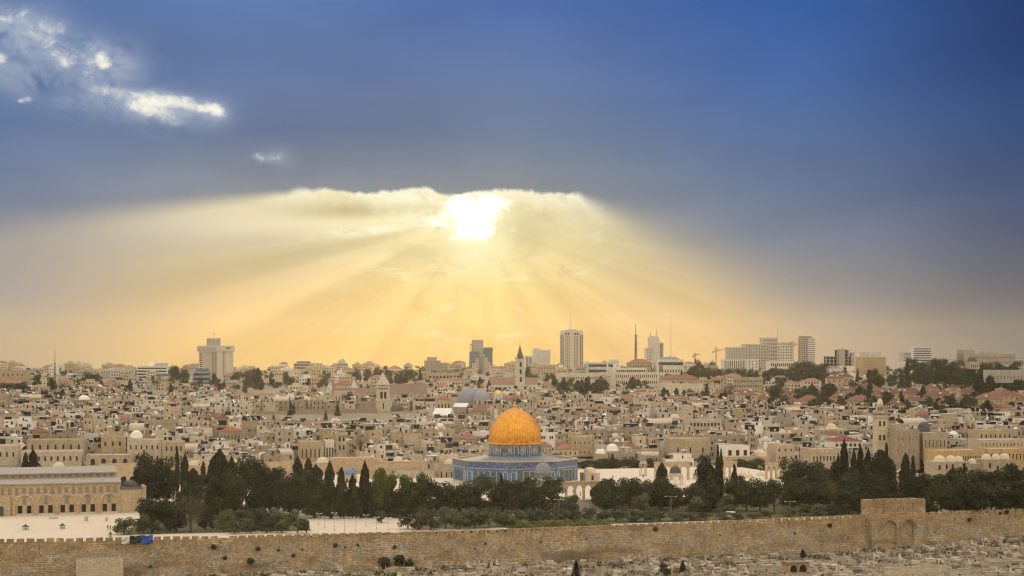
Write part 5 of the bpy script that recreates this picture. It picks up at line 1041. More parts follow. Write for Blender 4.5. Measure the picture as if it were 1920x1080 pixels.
minaret('square stone minaret with dark little dome left of the golden dome', 640, (866, 818, 810, 803, 795), (18, 22, 12), 930, 'dark_dome', land=('the dark-capped minaret', 640, 825))
minaret('tall honey stone minaret with wide grey canopy above the dark trees', 1650, (862, 785, 776, 757, 747), (21, 25, 13), 892, 'cream_dome', True, ('the canopied minaret', 1650, 800), (.56, .47, .34))
def black_spire():
    D = 1560; s = D / F; p = at(975, 732, D); t = thing('church_tower', 'slim white church tower with a sharp black spire', 'tower', (p.x, D, p.z - 4), R(10), land=('the black-spired tower', 975, 685)); EX.append((p.x, D, 9)); zt = lambda y: EYE - (y - YH) * s - (p.z - 4); c = (.56, .49, .39)
    m = MB(); m.box(-3.6, 3.6, -3.6, 3.6, 0, zt(690)); m.build('shaft', 'plaster', t, color=c)
    m = MB(); m.box(-3.2, 3.2, -3.2, 3.2, zt(690), zt(673)); m.build('belfry', 'plaster', t, color=c)
    for y in (703, 690, 674): m = MB(); m.box(-4, 4, -4, 4, zt(y), zt(y) + .7); m.build('cornice', 'plaster', t, color=c)
    m = MB(); m.lathe([(3.1, zt(672.5)), (3.3, zt(671)), (1.7, zt(660)), (.12, zt(646))], 8, a0=R(22.5)); m.build('spire', 'dark_dome', t)
    for a in (-1, 1):
        for b in (-1, 1): m = MB(); m.lathe([(.6, zt(673)), (.6, zt(671)), (0, zt(666))], 6, a * 3.2, b * 3.2); m.build('pinnacle', 'plaster', t, color=c)
    m = MB(); m.tube([(0, 0, zt(646)), (0, 0, zt(640))], [.12, .08], 4); m.box(-.5, .5, -.08, .08, zt(643), zt(642.4)); m.build('cross', 'steel_mast', t)
    for r_ in (0, 90):
        for yy in (688, 702, 716): link('arched_window', arch_pane(2.0, 4.2, ['dark_opening', 'white_tile']), t, Matrix.Rotation(R(r_), 3, 'Z') @ Vector((0, -3.22 if yy == 688 else -3.62, zt(yy))), R(r_))
black_spire()
B = block
RT = (.25, .165, .12)
B('long_church', 'long white church with dusty pink roof beside the black-spired tower', 'church', 915, 1008, 708, 1580, 18, 'white', 1, 11, 'arch', .32, .5, 4, 'gable', roofcol=(.33, .19, .14), z=None, base=735, rh=6)
B('long_house', 'very long low building under a dusty brown roof left of the cream bell tower', 'building', 555, 707, 768, 1235, 16, 'dusty', 1, 14, 'arch', .18, .35, 5, 'gable', roofcol=RT, base=798, rh=9, land='the long brown roof')
B('long_house', 'shorter brown roofed hall in front of the left end of the long brown roof', 'building', 480, 640, 772, 1225, 12, 'tan', 1, 10, 'sq', .2, .4, 5, 'gable', roofcol=RT, base=795, rh=4.5)
B('long_house', 'broad church roof of dusty brown tiles directly behind the cream bell tower', 'church', 728, 800, 720, 1420, 24, 'tan', 1, 8, 'arch', .3, .45, 4, 'gable', roofcol=RT, base=752, rh=8)
B('long_house', 'brown roofed wing with a white skylight strip left of the cream bell tower', 'building', 620, 706, 728, 1400, 14, 'tan', 1, 8, 'sq', .3, .4, 4, 'gable', roofcol=RT, base=752, rh=4)
B('flat_house', 'flat cream building with a bright metal roof strip left of the cream bell tower', 'building', 624, 664, 734, 1330, 14, 'pale', 1, 6, 'arch', .3, .4, 4, base=756, land='the metal-striped building')
for x0, x1, y, w in ((611, 626, 712, 'left'), (654, 674, 711, 'right')):
    B('gabled_chapel', f'white chapel front with pointed gable, {w} of a matching pair', 'church', x0, x1, y, 1500, 16, 'white', 1, 1, 'arch', .2, .3, 0, 'gabley', roofcol=(.30, .20, .15), base=738, rh=9)
B('red_house', 'white house with bright red roof between two white gables', 'house', 622, 660, 714, 1520, 14, 'white', 1, 5, 'sq', .3, .5, 4, 'hip', roofcol=(.36, .12, .08), base=735, rh=4)
B('arched_belfry', 'tan building with two big arched openings and red roof left of the grey-blue domes', 'building', 815, 845, 741, 1230, 14, 'tan', 1, 4, 'arch', .5, .45, 6, 'hip', roofcol=(.35, .14, .09), base=775, rh=3, land='the two-arched belfry')
B('sloping_hall', 'stone hall covered by a long bright white sloping roof below the grey-blue domes', 'hall', 811, 851, 766, 1215, 14, 'dusty', 1, 5, 'sq', .2, .3, -14, 'gable', roofcol='white_paint', base=790, rh=4.6)
B('sloping_hall', 'smaller white sloping roof leaning against the large grey-blue dome', 'hall', 850, 880, 756, 1235, 10, 'dusty', 0, 0, yaw=-14, roof='gable', roofcol='white_paint', base=775, rh=2.6)
t = B('gabled_church', 'small stone church with grey gabled roof and gilt cross above the golden dome', 'church', 864, 912, 776, 1150, 20, 'tan', 1, 4, 'arch', .25, .4, -14, 'gabley', roofcol='lead', base=795, rh=6.5, land='the grey-gabled church')
t = B('golden_cap_chapel', 'little white belfry capped by a small gold dome right of the grey-blue domes', 'chapel', 925, 942, 738, 1290, 8, 'white', 1, 2, 'arch', .4, .5, 4, base=765); adddome(t, 'gold_dome', 0, 0, t['dims'][2] - .3, 2.2, 'gilt', .9, .8)
B('red_house', 'long stone house with rusty red roof right of the gold-capped belfry', 'house', 940, 985, 741, 1300, 12, 'tan', 1, 6, 'arch', .3, .5, 4, 'hip', roofcol=(.33, .13, .09), base=762)
# large old city houses
B('stone_house', 'wide pale stone house with green roof edge behind the left part of the mosque', 'house', 34, 151, 846, 870, 14, 'pale', 2, 9, 'arch', .3, .42, 8, base=889, land='the green-edged house')
B('stone_house', 'pale stone house cut by the picture edge, two rows of little windows', 'house', -25, 31, 836, 880, 14, 'pale', 2, 4, 'sq', .26, .36, 8, base=888)
B('stone_house', 'stone house with big glazed arches above the mosque roof end', 'house', 155, 246, 853, 868, 14, 'tan', 2, 4, 'arch', .42, .6, 8, base=893, land='the glazed-arch house')
B('stone_house', 'long tan house with three round-headed windows high on its wall', 'house', 46, 156, 824, 905, 12, 'tan', 1, 7, 'arch', .26, .5, 8, base=850)
B('stone_house', 'plain tall house with paired windows and a stained wall', 'house', 184, 232, 818, 900, 12, 'honey', 2, 3, 'sq', .3, .4, 8, base=862)
t = B('stone_house', 'broad cream house with a white dome on its corner', 'house', 232, 301, 825, 885, 14, 'pale', 2, 6, 'arch', .28, .42, 8, base=868, land='the white-domed corner house'); adddome(t, 'white_dome', -4, 0, t['dims'][2] + .6, 2.7, 'white_dome', .9, 1.4)
B('stone_house', 'tan house with arcaded lower windows left of the tall cypresses', 'house', 301, 344, 828, 880, 12, 'tan', 2, 4, 'arch', .36, .48, 8, base=868)
B('red_house', 'stone house with long red roof and five arched windows above the cypresses', 'house', 407, 452, 800, 985, 12, 'tan', 1, 6, 'arch', .3, .42, 6, 'hip', roofcol=(.42, .13, .07), base=828, rh=2.6, land='the long red roof')
B('red_house', 'stone house with brownish red hipped roof and blue-shuttered windows at the left', 'house', 55, 88, 802, 955, 12, 'honey', 1, 5, 'sq', .4, .3, 8, 'hip', roofcol=(.30, .12, .07), base=832, rh=2.4)
B('stone_house', 'tower-like house with a little red pyramid roof', 'house', 153, 172, 775, 1010, 7, 'pale', 2, 2, 'sq', .3, .4, 8, 'hip', roofcol=(.36, .14, .08), base=815, rh=2.2)
t = B('stone_house', 'honey stone house with four dark pointed windows beside the dark-capped minaret', 'house', 554, 603, 828, 905, 13, 'honey', 1, 5, 'arch', .32, .45, 10, base=868, land='the four-window house')
B('stone_house', 'white stone house with three tall arched windows touching the dark-capped minaret', 'house', 603, 626, 826, 907, 12, 'white', 1, 3, 'arch', .5, .5, 10, base=866)
B('white_house', 'clean white block with three triple windows above a tan base right of the four-arch arcade', 'building', 1353, 1406, 836, 880, 13, (.70, .66, .58), 1, 3, 'sq', .42, .55, 8, base=858, mat='plaster', land='the triple-window block')
B('stone_house', 'tan stone base carrying the clean white block', 'building', 1352, 1428, 856, 872, 13, 'tan', 0, 0, yaw=8, base=884)
t = B('stone_house', 'tan hall with a low cream dome right of the clean white block', 'building', 1414, 1442, 856, 885, 12, 'tan', 1, 3, 'arch', .26, .5, 8, base=882); adddome(t, 'stone_dome', 0, 0, t['dims'][2] - .4, 3.6, 'cream_dome', .85, .6)
t = B('stone_house', 'stone house bearing a round bright white dome right of the golden dome', 'house', 1138, 1160, 846, 900, 10, 'tan', 1, 3, 'sq', .3, .4, 8, base=872, land='the round white dome'); adddome(t, 'white_dome', 0, 0, t['dims'][2] - .4, 2.9, 'white_dome', 1.0, 1.0)
t = B('stone_house', 'stone house bearing a ribbed pale dome left of the round white dome', 'house', 1114, 1140, 851, 895, 10, 'tan', 1, 3, 'arch', .3, .5, 8, base=872); adddome(t, 'stone_dome', 0, 0, t['dims'][2] - .4, 2.4, 'white_dome', .6, 1.2)
B('red_house', 'cream house with bright red hipped roof just right of the golden dome', 'house', 1040, 1084, 832, 905, 12, 'pale', 1, 4, 'sq', .25, .4, 8, 'hip', roofcol=(.40, .15, .09), base=856, rh=2.6, land='the near red roof')
B('red_house', 'small red-roofed house partly hidden behind the golden dome', 'house', 1010, 1034, 829, 925, 10, 'pale', 1, 3, 'sq', .25, .4, 8, 'hip', roofcol=(.38, .15, .09), base=850, rh=2.0)
B('stone_house', 'large plain tan house with paired windows between red roof and white dome', 'house', 1066, 1120, 818, 935, 14, 'tan', 2, 5, 'sq', .22, .32, 8, base=856)
B('terrace_house', 'wide house with dark balconies under a flat canopy, right part of the old roofs', 'house', 1286, 1353, 787, 1060, 14, 'pale', 2, 9, 'sq', .6, .5, 6, base=815, land='the balconied house')
B('stone_house', 'big blank tan house left of the clean white block', 'house', 1250, 1332, 822, 935, 14, 'tan', 1, 3, 'sq', .14, .3, 8, base=860)
B('stone_house', 'pink plastered three-storey house with lit lamp colour awning at right', 'house', 1446, 1490, 833, 890, 13, 'rose', 3, 3, 'sq', .22, .36, 10, base=880, mat='plaster', land='the pink house')
B('stone_house', 'wide stone house with shuttered double windows over two pointed arches', 'house', 1509, 1582, 842, 872, 14, 'dusty', 1, 9, 'sq', .5, .34, 12, base=885, zlo=.3, land='the shuttered house')
B('red_pavilion', 'house with dark red pagoda-like roof and glazed upper floor', 'house', 1554, 1618, 818, 905, 14, 'white', 1, 6, 'sq', .5, .45, 10, 'hip', roofcol=(.26, .07, .05), base=840, rh=2.4, land='the pagoda-like roof')
B('old_madrasa', 'massive tan building with sheer wall and tiny windows right of the canopied minaret', 'building', 1678, 1724, 806, 876, 14, (.33, .265, .19), 3, 6, 'arch', .2, .3, 2, base=880, land='the sheer tan building')
t = B('old_madrasa', 'ornate stone building with a dark round dome behind the sheer tan building', 'building', 1716, 1776, 811, 880, 18, 'dusty', 2, 6, 'arch', .26, .42, 12, base=878, land='the dark round dome'); adddome(t, 'dark_dome', -1.5, 0, t['dims'][2] + 0, 3.1, 'dark_dome', 1.05, 1.6); 
B('school_building', 'long orange stone building with rows of slim arched windows at the right', 'building', 1744, 1850, 844, 862, 14, 'orange', 1, 18, 'arch', .4, .44, 14, base=880, zlo=.22, land='the orange long building')
B('school_building', 'orange stone wing with spaced shuttered windows reaching the picture edge', 'building', 1838, 1935, 841, 885, 14, 'orange', 1, 11, 'sq', .34, .5, 14, base=875, zlo=.2)
B('convent', 'long white building with one row of arched windows above the orange buildings', 'building', 1826, 1930, 824, 915, 14, 'pale', 1, 13, 'arch', .24, .5, 10, base=845, zlo=.25, land='the long white convent')
B('stone_house', 'dark-roofed house with rusty canopy above the long white convent', 'house', 1826, 1900, 806, 960, 14, 'tan', 1, 7, 'sq', .3, .4, 8, base=826)
t = thing('domed_madrasa', 'low stone range with a row of earthen domes right of the dark trees', 'building', at(1756, 893, 838), R(14), land=('the row of earthen domes', 1805, 866))
m = MB(); m.box(0, 17, 0, 12, -2, 6.4); m.box(17, 24, 2.5, 12, -2, 5.2); m.box(24, 40, -.5, 12, -2, 7.2); m.build('wall', 'limestone', t, color=STONE['dusty'])
for x, y, z, r in ((3.6, 4, 6.4, 2.7), (9.2, 4, 6.4, 2.6), (13.6, 5, 6.4, 2.1), (27, 4, 7.2, 2.2), (32, 4, 7.2, 2.0), (21, 6, 5.2, 1.9), (37, 5, 7.2, 2.2)): adddome(t, 'earthen_dome', x, y, z, r, 'cream_dome', .85, .6)
for x in (1.5, 5, 8, 12, 15, 26.5, 30.5, 35): link('arched_window', pane('arch', 1.2, 2.2), t, (x, -.02 if x < 17 else -.52, 2.0 + (x % 3) * .6))
t = B('stone_house', 'tan annex with arched window and small dome left of the blue shrine', 'building', 812, 852, 870, 778, 10, 'tan', 1, 3, 'arch', .25, .4, 14, base=908); adddome(t, 'stone_dome', 2.5, 0, t['dims'][2] - .4, 2.1, 'cream_dome', .85, .5)
B('stone_house', 'low stepped stone range behind the bright green trees', 'building', 742, 814, 884, 774, 8, 'pale', 1, 5, 'sq', .16, .36, 14, base=908)
B('stone_house', 'low stone lodge between the blue-grey dome and bright green trees', 'building', 690, 744, 889, 770, 7, 'tan', 1, 4, 'arch', .16, .4, 14, base=908)
# ---------------------------------------------------------------- modern skyline
D2 = 2150
B('office_block', 'tan office block with three rows of windows at the far left edge', 'building', -20, 47, 694, 1720, 24, (.44, .33, .21), 3, 7, 'sq', .28, .3, 4, base=737, land='the left-edge office')
B('flats', 'pale apartment house beside the tan office at the far left', 'building', 46, 75, 704, 1750, 16, 'cool', 3, 5, 'sq', .6, .45, 6, base=735)
B('flats', 'white apartment house half hidden by the round dark tree at left', 'building', 122, 154, 700, 1980, 16, 'white', 3, 5, 'sq', .4, .4, 6, base=722)
t = B('office_block', 'long beige office with louvred dark panel and square window grid', 'building', 184, 252, 693, 1950, 22, 'cool', 5, 13, 'sq', .4, .45, 5, base=724, land='the louvred office'); addbox(t, 'penthouse', -10, 6, -6, 6, t['dims'][2] - .5, t['dims'][2] + 1.5, col='cool'); addbox(t, 'louvre_panel', -t['dims'][0] + 1, -t['dims'][0] + 11, -t['dims'][1] - .3, -t['dims'][1] - .12, t['dims'][2] - 11, t['dims'][2] - 3, 'concrete')
t = B('hotel', 'banded white hotel with curved balconies and a small roof dome', 'hotel', 254, 312, 687, 1950, 22, 'white', bands=6, yaw=5, base=722, land='the banded hotel'); adddome(t, 'roof_dome', -1, 0, t['dims'][2], 3.4, 'white_dome', .9, 1.5); addbox(t, 'penthouse', 4, 15, -5, 6, t['dims'][2] - .4, t['dims'][2] + 3.5, col='cool')
t = B('glass_building', 'low building with greenish glass roof storey in front of the banded hotel', 'building', 287, 356, 706, 1780, 18, 'white', 1, 14, 'sq', .35, .4, 4, base=728); addbox(t, 'glass_storey', -t['dims'][0] + 2, t['dims'][0] - 2, -6, 7, t['dims'][2], t['dims'][2] + 2.4, 'blue_glass')
t = B('glass_building', 'blue glass office with stepped top left of the tall hotel tower', 'building', 360, 394, 697, 1800, 18, (.22, .27, .31), bands=4, yaw=4, base=733, mat='plaster', land='the blue glass office'); addbox(t, 'roof_block', -6, 6, -5, 5, t['dims'][2] - .5, t['dims'][2] + 3.0, 'blue_glass')
t = B('old_fort_wall', 'weathered square stone fort tower above the old roofs at left', 'tower', 286, 338, 720, 1640, 20, 'tan', 1, 4, 'arch', .15, .3, 6, base=748, land='the stone fort tower')
for i in range(9): addbox(t, 'merlon', -t['dims'][0] + i * t['dims'][0] * 2 / 9, -t['dims'][0] + (i + .55) * t['dims'][0] * 2 / 9, -t['dims'][1], -t['dims'][1] + .5, t['dims'][2] + .01, t['dims'][2] + .9)
def hotel_tower():
    D = 1990; s = D / F; p = at(405, 722, D); t = thing('hotel_tower', 'tall beige hotel slab with wider crown and penthouse box, left skyline', 'tower', (p.x, D, p.z - 3), R(-6), land=('the crowned hotel tower', 405, 680)); EX.append((p.x, D, 20)); zt = lambda y: EYE - (y - YH) * s - (p.z - 3); c = (.50, .44, .34); m = MB()
    m.box(-17.2, 17.2, -7, 7, 0, zt(659)); m.box(3.4, 9.0, -7.6, -7.0, 0, zt(649)); m.build('slab', 'tower_stone', t)
    m = MB(); m.box(-18.4, 18.4, -8, 8, zt(659), zt(648)); m.build('crown', 'tower_stone', t)
    m = MB(); m.box(-18.3, 2.9, -8.15, -8.0, zt(657.5), zt(650.5)); m.build('crown_louvre', 'concrete', t)
    m = MB(); m.box(-9, 3.6, -5, 5, zt(648), zt(634.5)); m.build('penthouse', 'concrete', t)
    m = MB(); m.tube([(-2.3, 0, zt(634.5)), (-2.3, 0, zt(619))], [.3, .15], 5); m.box(-3.2, -1.4, -.2, .2, zt(627), zt(625)); m.build('antenna', 'pale_mast', t)
    face_windows(t, -16.6, -12.6, -7.003, zt(716), zt(662), 14, 1, 'sq', .75, .5, cap=14); face_windows(t, -3.2, 3.0, -7.003, zt(716), zt(660), 15, 2, 'sq', .8, .5, cap=30); face_windows(t, 9.2, 12.6, -7.003, zt(716), zt(650), 16, 2, 'sq', .6, .4, cap=32)
    for k in range(7): m = MB(); x = -11.8 + k * 1.25; m.box(x, x + .45, -7.2, -7.0, zt(718), zt(660)); m.build('fin', 'concrete', t)
    m = MB(); m.box(13.4, 17.6, -8.2, -8.0, zt(654), zt(651)); m.build('red_sign', 'rusty_roof', t)
hotel_tower()
B('white_complex', 'long white modern complex with dark window rows right of the crowned hotel tower', 'building', 411, 482, 715, 1700, 20, 'pale', 2, 16, 'sq', .55, .5, 4, base=738, land='the white modern complex')
B('white_complex', 'large pale windowless modern hall with glazed ground floor, left of centre skyline', 'building', 484, 553, 706, 1760, 24, 'pale', 1, 12, 'sq', .6, .35, 4, base=736, zlo=.0)
B('orange_block', 'salmon coloured block with blue windows right of the white modern complex', 'building', 456, 512, 738, 1500, 14, (.50, .33, .19), 1, 5, 'sq', .3, .4, 5, base=755)
B('flats', 'low pale apartment house on the ridge left of centre', 'building', 506, 540, 686, 2250, 16, 'cool', 3, 8, 'sq', .4, .45, 4, base=705)
t = B('flats', 'apartment block with green roof rim and balconies left of centre', 'building', 549, 590, 681, 2200, 18, 'pale', bands=5, yaw=4, base=710, land='the green-rimmed flats'); addbox(t, 'roof_rim', -9, 7, -7, 7, t['dims'][2] - .4, t['dims'][2] + 2.2, 'green_lattice')
B('slab_tower', 'narrow plain slab next to the green-rimmed flats', 'building', 590, 605, 681, 2180, 12, 'cool', 6, 2, 'sq', .3, .4, 5, base=710)
t = B('flats_tower', 'stand-alone apartment tower with stepped top on the ridge', 'tower', 629, 652, 681, 2180, 14, 'cool', bands=6, yaw=5, base=708, land='the lone flats tower'); addbox(t, 'stepped_top', -4.5, 4, -5, 5, t['dims'][2] - .5, t['dims'][2] + 3.2, col='cool'); addbox(t, 'stepped_top', -2, 2, -3, 4, t['dims'][2] + 3.2, t['dims'][2] + 5.4, col='cool')
t = B('flats', 'bulky stepped apartment block right of the bell tower spire', 'building', 794, 826, 676, 2150, 18, (.36, .31, .24), 5, 6, 'sq', .4, .4, 5, base=702, land='the bulky stepped flats'); addbox(t, 'stepped_top', -6, 5, -6, 6, t['dims'][2] - .5, t['dims'][2] + 4, col=(.38, .33, .26))
B('flats', 'lower stepped wing of the bulky apartment block', 'building', 824, 840, 680, 2160, 14, (.38, .33, .26), 4, 3, 'sq', .4, .4, 5, base=702)
B('flats', 'small grey house on the ridge left of the twin tower', 'building', 852, 867, 682, 2300, 12, 'grey', 2, 3, 'sq', .3, .4, 5, base=700)
B('long_office', 'long tan two-storey building with dark upper windows beneath the twin tower', 'building', 772, 806, 696, 1800, 18, 'tan', 2, 6, 'arch', .35, .5, 4, base=714)
B('long_office', 'long low office with a continuous row of dark windows beneath the twin tower', 'building', 799, 884, 699, 1790, 18, 'dusty', 1, 12, 'sq', .6, .4, 4, base=712, land='the long low office')
def twin_tower():
    D = 2050; s = D / F; p = at(902, 712, D); t = thing('glass_tower', 'tower with a plain beige slab between two dark glass wings and white stepped window grid', 'tower', (p.x, D, p.z - 3), R(4), land=('the twin glass tower', 902, 670)); EX.append((p.x, D, 18)); zt = lambda y: EYE - (y - YH) * s - (p.z - 3); x = lambda q: (q - 902) * s
    m = MB(); m.box(x(885), x(906), -5, 9, 0, zt(637)); m.build('core_slab', 'concrete', t)
    m = MB(); m.box(x(880), x(898), -7, 8, 0, zt(659)); m.build('glass_wing', 'blue_glass', t)
    m = MB(); m.box(x(906), x(923), -6, 8, 0, zt(652)); m.build('glass_wing', 'blue_glass', t)
    for x0, x1, y0, y1 in ((880.5, 885, 645, 659), (908, 923.5, 651.5, 660)):
        m = MB()
        for a in (x0, x1 - 1.2): m.box(x(a), x(a + 1.1), -6.4, -5.4, zt(y1) - .2, zt(y0))
        m.box(x(x0), x(x1), -6.4, -5.4, zt(y0 + 1.5), zt(y0)); m.build('roof_frame', 'steel_mast', t)
    for i, (x0, x1, y0) in enumerate(((885, 891, 681), (891, 897, 672), (905, 909, 664), (909, 914, 671), (914, 919, 679), (919, 923.5, 686))):
        m = MB(); m.box(x(x0), x(x1), -8.5 - .002 * i, -7.005, 0, zt(y0)); m.build('white_grid', 'tower_stone', t); face_windows(t, x(x0), x(x1), -8.52, zt(712), zt(y0) - .4, int((712 - y0) / 3.4), 2, 'sq', .55, .5, cap=30, rim=False)
twin_tower()
B('white_block', 'ribbed white tower block left of the octagonal hotel tower', 'tower', 984, 1001, 667, 2180, 16, 'white', slits=6, yaw=4, base=700)
t = B('white_block', 'white tower block with rooftop plant between black spire and octagonal tower', 'tower', 998, 1032, 656, 2150, 16, 'white', 10, 7, 'sq', .28, .4, 5, base=698, land='the white tower block'); addbox(t, 'plant_room', -9, -2, -4, 4, t['dims'][2] - .4, t['dims'][2] + 1.6, col='cool')
B('flats', 'tan hillside building with stepped roof right of the black-spired tower', 'building', 1004, 1042, 684, 1900, 18, 'tan', 2, 6, 'sq', .35, .4, 5, base=705)
def octagon_hotel():
    D = 2080; s = D / F; p = at(1072, 700, D); t = thing('octagonal_tower', 'tall white octagonal hotel tower covered in a grid of windows with a mast on top', 'tower', (p.x, D + 6, p.z - 3), R(0), land=('the octagonal hotel tower', 1072, 655)); EX.append((p.x, D, 18)); zt = lambda y: EYE - (y - YH) * s - (p.z - 3)
    hx, hy, cx_ = 13.2, 9, 5.0; pts = [(-hx + cx_, -hy), (hx - cx_, -hy), (hx, -hy + 4), (hx, hy - 4), (hx - cx_, hy), (-hx + cx_, hy), (-hx, hy - 4), (-hx, -hy + 4)]
    m = MB(); m.prism(pts, 0, zt(623)); m.prism([(a * .93, b * .93) for a, b in pts], zt(623), zt(619)); m.build('shaft', 'tower_stone', t)
    m = MB(); m.box(-2.0, 2.0, -hy - .5, -hy - .003, 0, zt(621)); m.build('blank_rib', 'tower_stone', t)
    face_windows(t, -7.6, -2.2, -hy - .003, zt(690), zt(629), 19, 3, 'sq', .62, .48, cap=57, rim=False); face_windows(t, 2.2, 7.6, -hy - .003, zt(690), zt(629), 19, 3, 'sq', .62, .48, cap=57, rim=False)
    a = math.atan2(4, cx_); Lc = math.hypot(4, cx_)
    for sg in (-1, 1):
        for j in range(19):
            for q in (.3, .72): link('window', pane('sq', 1.6, 1.5, False), t, (sg * (hx - cx_ + cx_ * q), -hy + 4 * q - .02, zt(690) + (zt(629) - zt(690)) * j / 19 + .8), sg * a)
    face_windows(t, -7.8, -2.4, -hy - .003, zt(628), zt(623.5), 1, 2, 'arch', .7, .9, cap=4); face_windows(t, 2.4, 7.8, -hy - .003, zt(628), zt(623.5), 1, 2, 'arch', .7, .9, cap=4)
    m = MB(); m.box(-5, 5, -3, 4, zt(619), zt(617.6)); m.build('plant_room', 'concrete', t); m = MB(); m.tube([(-1, 0, zt(618)), (-1, 0, zt(598)), (-1, 0, zt(579))], [.45, .3, .12], 5); m.build('mast', 'pale_mast', t)
octagon_hotel()
# the long white hospice and its neighbours
t = B('hospice', 'long left wing of the white hospice with two rows of small windows', 'building', 1044, 1130, 700, 1650, 18, (.60, .54, .45), 2, 24, 'sq', .4, .35, 6, base=728, land='the hospice left wing')
t = B('hospice', 'white hospice front with three window rows and central gabled chapel', 'building', 1128, 1236, 698, 1640, 20, (.63, .57, .48), 3, 26, 'arch', .4, .5, 6, base=733, land='the white hospice'); h, d, H = t['dims']; addbox(t, 'central_gable', -h + 2, -h + 11, -d - 1.2, -d - .003, 0, H + 3, col=(.63, .57, .48))
for xx in (-h + 3.2, -h + 9.4): m = MB(); m.lathe([(1.0, H + 3), (1.0, H + 5), (.2, H + 7.5), (0, H + 8.5)], 8, xx, -d); m.build('turret', 'plaster', t, color=STONE['white'])
B('roof_storey', 'set-back dark glazed storey over the white hospice', 'building', 1150, 1212, 690, 1668, 14, 'white', 1, 14, 'sq', .8, .6, 6, base=702)
B('low_office', 'flat white building with dark strip windows left of the gabled red roof', 'building', 1100, 1150, 680, 1850, 18, 'cool', bands=2, yaw=5, base=702)
B('low_office', 'small white cube house on the ridge left of the lattice mast', 'building', 1143, 1160, 674, 2000, 12, 'white', 2, 3, 'sq', .3, .4, 5, base=690)
B('red_gable_house', 'stone house with wide red gabled roof under the lattice mast', 'house', 1175, 1224, 673, 1760, 16, 'dusty', 2, 9, 'sq', .4, .45, -10, 'hip', roofcol=(.36, .14, .09), base=700, rh=4)
t = B('white_hall', 'big white modern hall with dark clerestory and shallow dome', 'building', 1229, 1282, 674, 1750, 24, 'white', 2, 9, 'sq', .42, .4, 5, base=702, land='the shallow-domed hall'); h, d, H = t['dims']; adddome(t, 'shallow_dome', 1, 0, H - .3, 9, 'lead', .28, .6); addbox(t, 'clerestory', -h + .8, h - .8, -d - .25, -d - .12, H - 5.2, H - 2.6, 'window_glass')
for q in (0, 1): addbox(t, 'tall_window', -h + 1.5 + q * 1.9, -h + 2.9 + q * 1.9, -d - .12, -d - .01, 2, H - 6, 'window_glass')
t = B('low_hall', 'long plain cream hall with flat white roof above the cypress clumps', 'building', 1238, 1318, 720, 1480, 22, (.60, .53, .42), 1, 5, 'sq', .1, .3, 6, base=745, land='the plain cream hall')
def stepped_tower():
    D = 2150; s = D / F; p = at(1226, 680, D); t = thing('stepped_tower', 'pale stepped tower with twin antennas between two masts', 'tower', (p.x, D, p.z - 3), R(5), land=('the twin-antenna tower', 1226, 655)); EX.append((p.x, D, 16)); zt = lambda y: EYE - (y - YH) * s - (p.z - 3); x = lambda q: (q - 1226) * s
    for i, (a, b, y0, dd) in enumerate(((1210, 1242, 652, 8), (1222, 1242, 642, 7.5), (1216, 1235, 633, 7), (1218, 1233, 630, 5))): m = MB(); m.box(x(a), x(b), -dd - .01 * i, 7 - i * .1, 0, zt(y0)); m.build('stepped_block', 'tower_stone', t)
    face_windows(t, x(1211), x(1222), -8.01, zt(676), zt(653), 7, 4, 'sq', .4, .5, cap=28, rim=False)
    for k in range(3): m = MB(); xx = x(1236 + k * 2.2); m.box(xx, xx + .6, -8.12, -7.9, zt(676), zt(644)); m.build('window_strip', 'window_glass', t)
    for q, y in ((1219.5, 622), (1230.5, 617)): m = MB(); m.tube([(x(q), 0, zt(632)), (x(q), 0, zt(y))], [.5, .18], 5); m.build('antenna', 'steel_mast', t)
stepped_tower()
mast('lattice_mast', 'thick lattice mast with aerials standing over the red gabled house', 1192, 607, 676, 1900, 2.2)
mast('thin_mast', 'very tall thin mast right of the twin-antenna tower', 1258, 591, 672, 1950, 1.6, 'pale_mast', False)
mast('lattice_mast', 'thin lattice mast rising from trees at the far left', 103, 655, 738, 1700, 1.6)
mast('thin_mast', 'short thin mast left of the crowned hotel tower', 365, 668, 700, 1900, .8, 'pale_mast', False)
mast('thin_mast', 'thin mast on top of the terraced complex', 1458, 602, 634, 2100, 1.2, 'pale_mast', False)
mast('thin_mast', 'faint mast between white tower block and octagonal tower', 1039, 667, 690, 2200, 1.2, 'crane_paint', False)
mast('thin_mast', 'thin mast at the left edge office roof', 11, 676, 696, 1730, .7, 'pale_mast', False)
crane('small tower crane left of the domed villa', 1303, 662, 684, 2250, 1299, 1312); crane('taller tower crane standing left of the terraced complex', 1343, 651, 690, 2250, 1337, 1358); crane('orange tower crane between terraced complex and unfinished tower', 1486, 640, 682, 2050, 1478, 1500)
t = B('domed_villa', 'small villa with a slate dome and lantern right of the cranes', 'villa', 1328, 1346, 685, 1850, 12, 'dusty', 2, 3, 'arch', .4, .5, 5, base=704, land='the slate-domed villa'); adddome(t, 'slate_dome', 0, 0, t['dims'][2] - .3, 3.6, 'dark_dome', 1.0, .6); m = MB(); m.lathe([(.7, t['dims'][2] + 3), (.7, t['dims'][2] + 5), (0, t['dims'][2] + 6.4)], 8); m.build('lantern', 'limestone', t, color=STONE['pale'])
for i, (x0, x1, y0, lab) in enumerate(((1363, 1398, 651, 'lowest left step of the terraced pale complex'), (1394, 1442, 645, 'middle step of the terraced pale complex'), (1428, 1458, 633, 'highest step of the terraced pale complex'), (1455, 1486, 641, 'right step of the terraced pale complex with white balconies'))):
    B('terraced_block', lab, 'building', x0, x1, y0, 2080 + i * 8, 18, (.50, .45, .39) if i < 3 else 'white', 8 if i != 3 else 9, max(5, int((x1 - x0) / 5)), 'sq', .42, .45, 4, base=690, land=('the terraced complex' if i == 1 else None), rim=False)
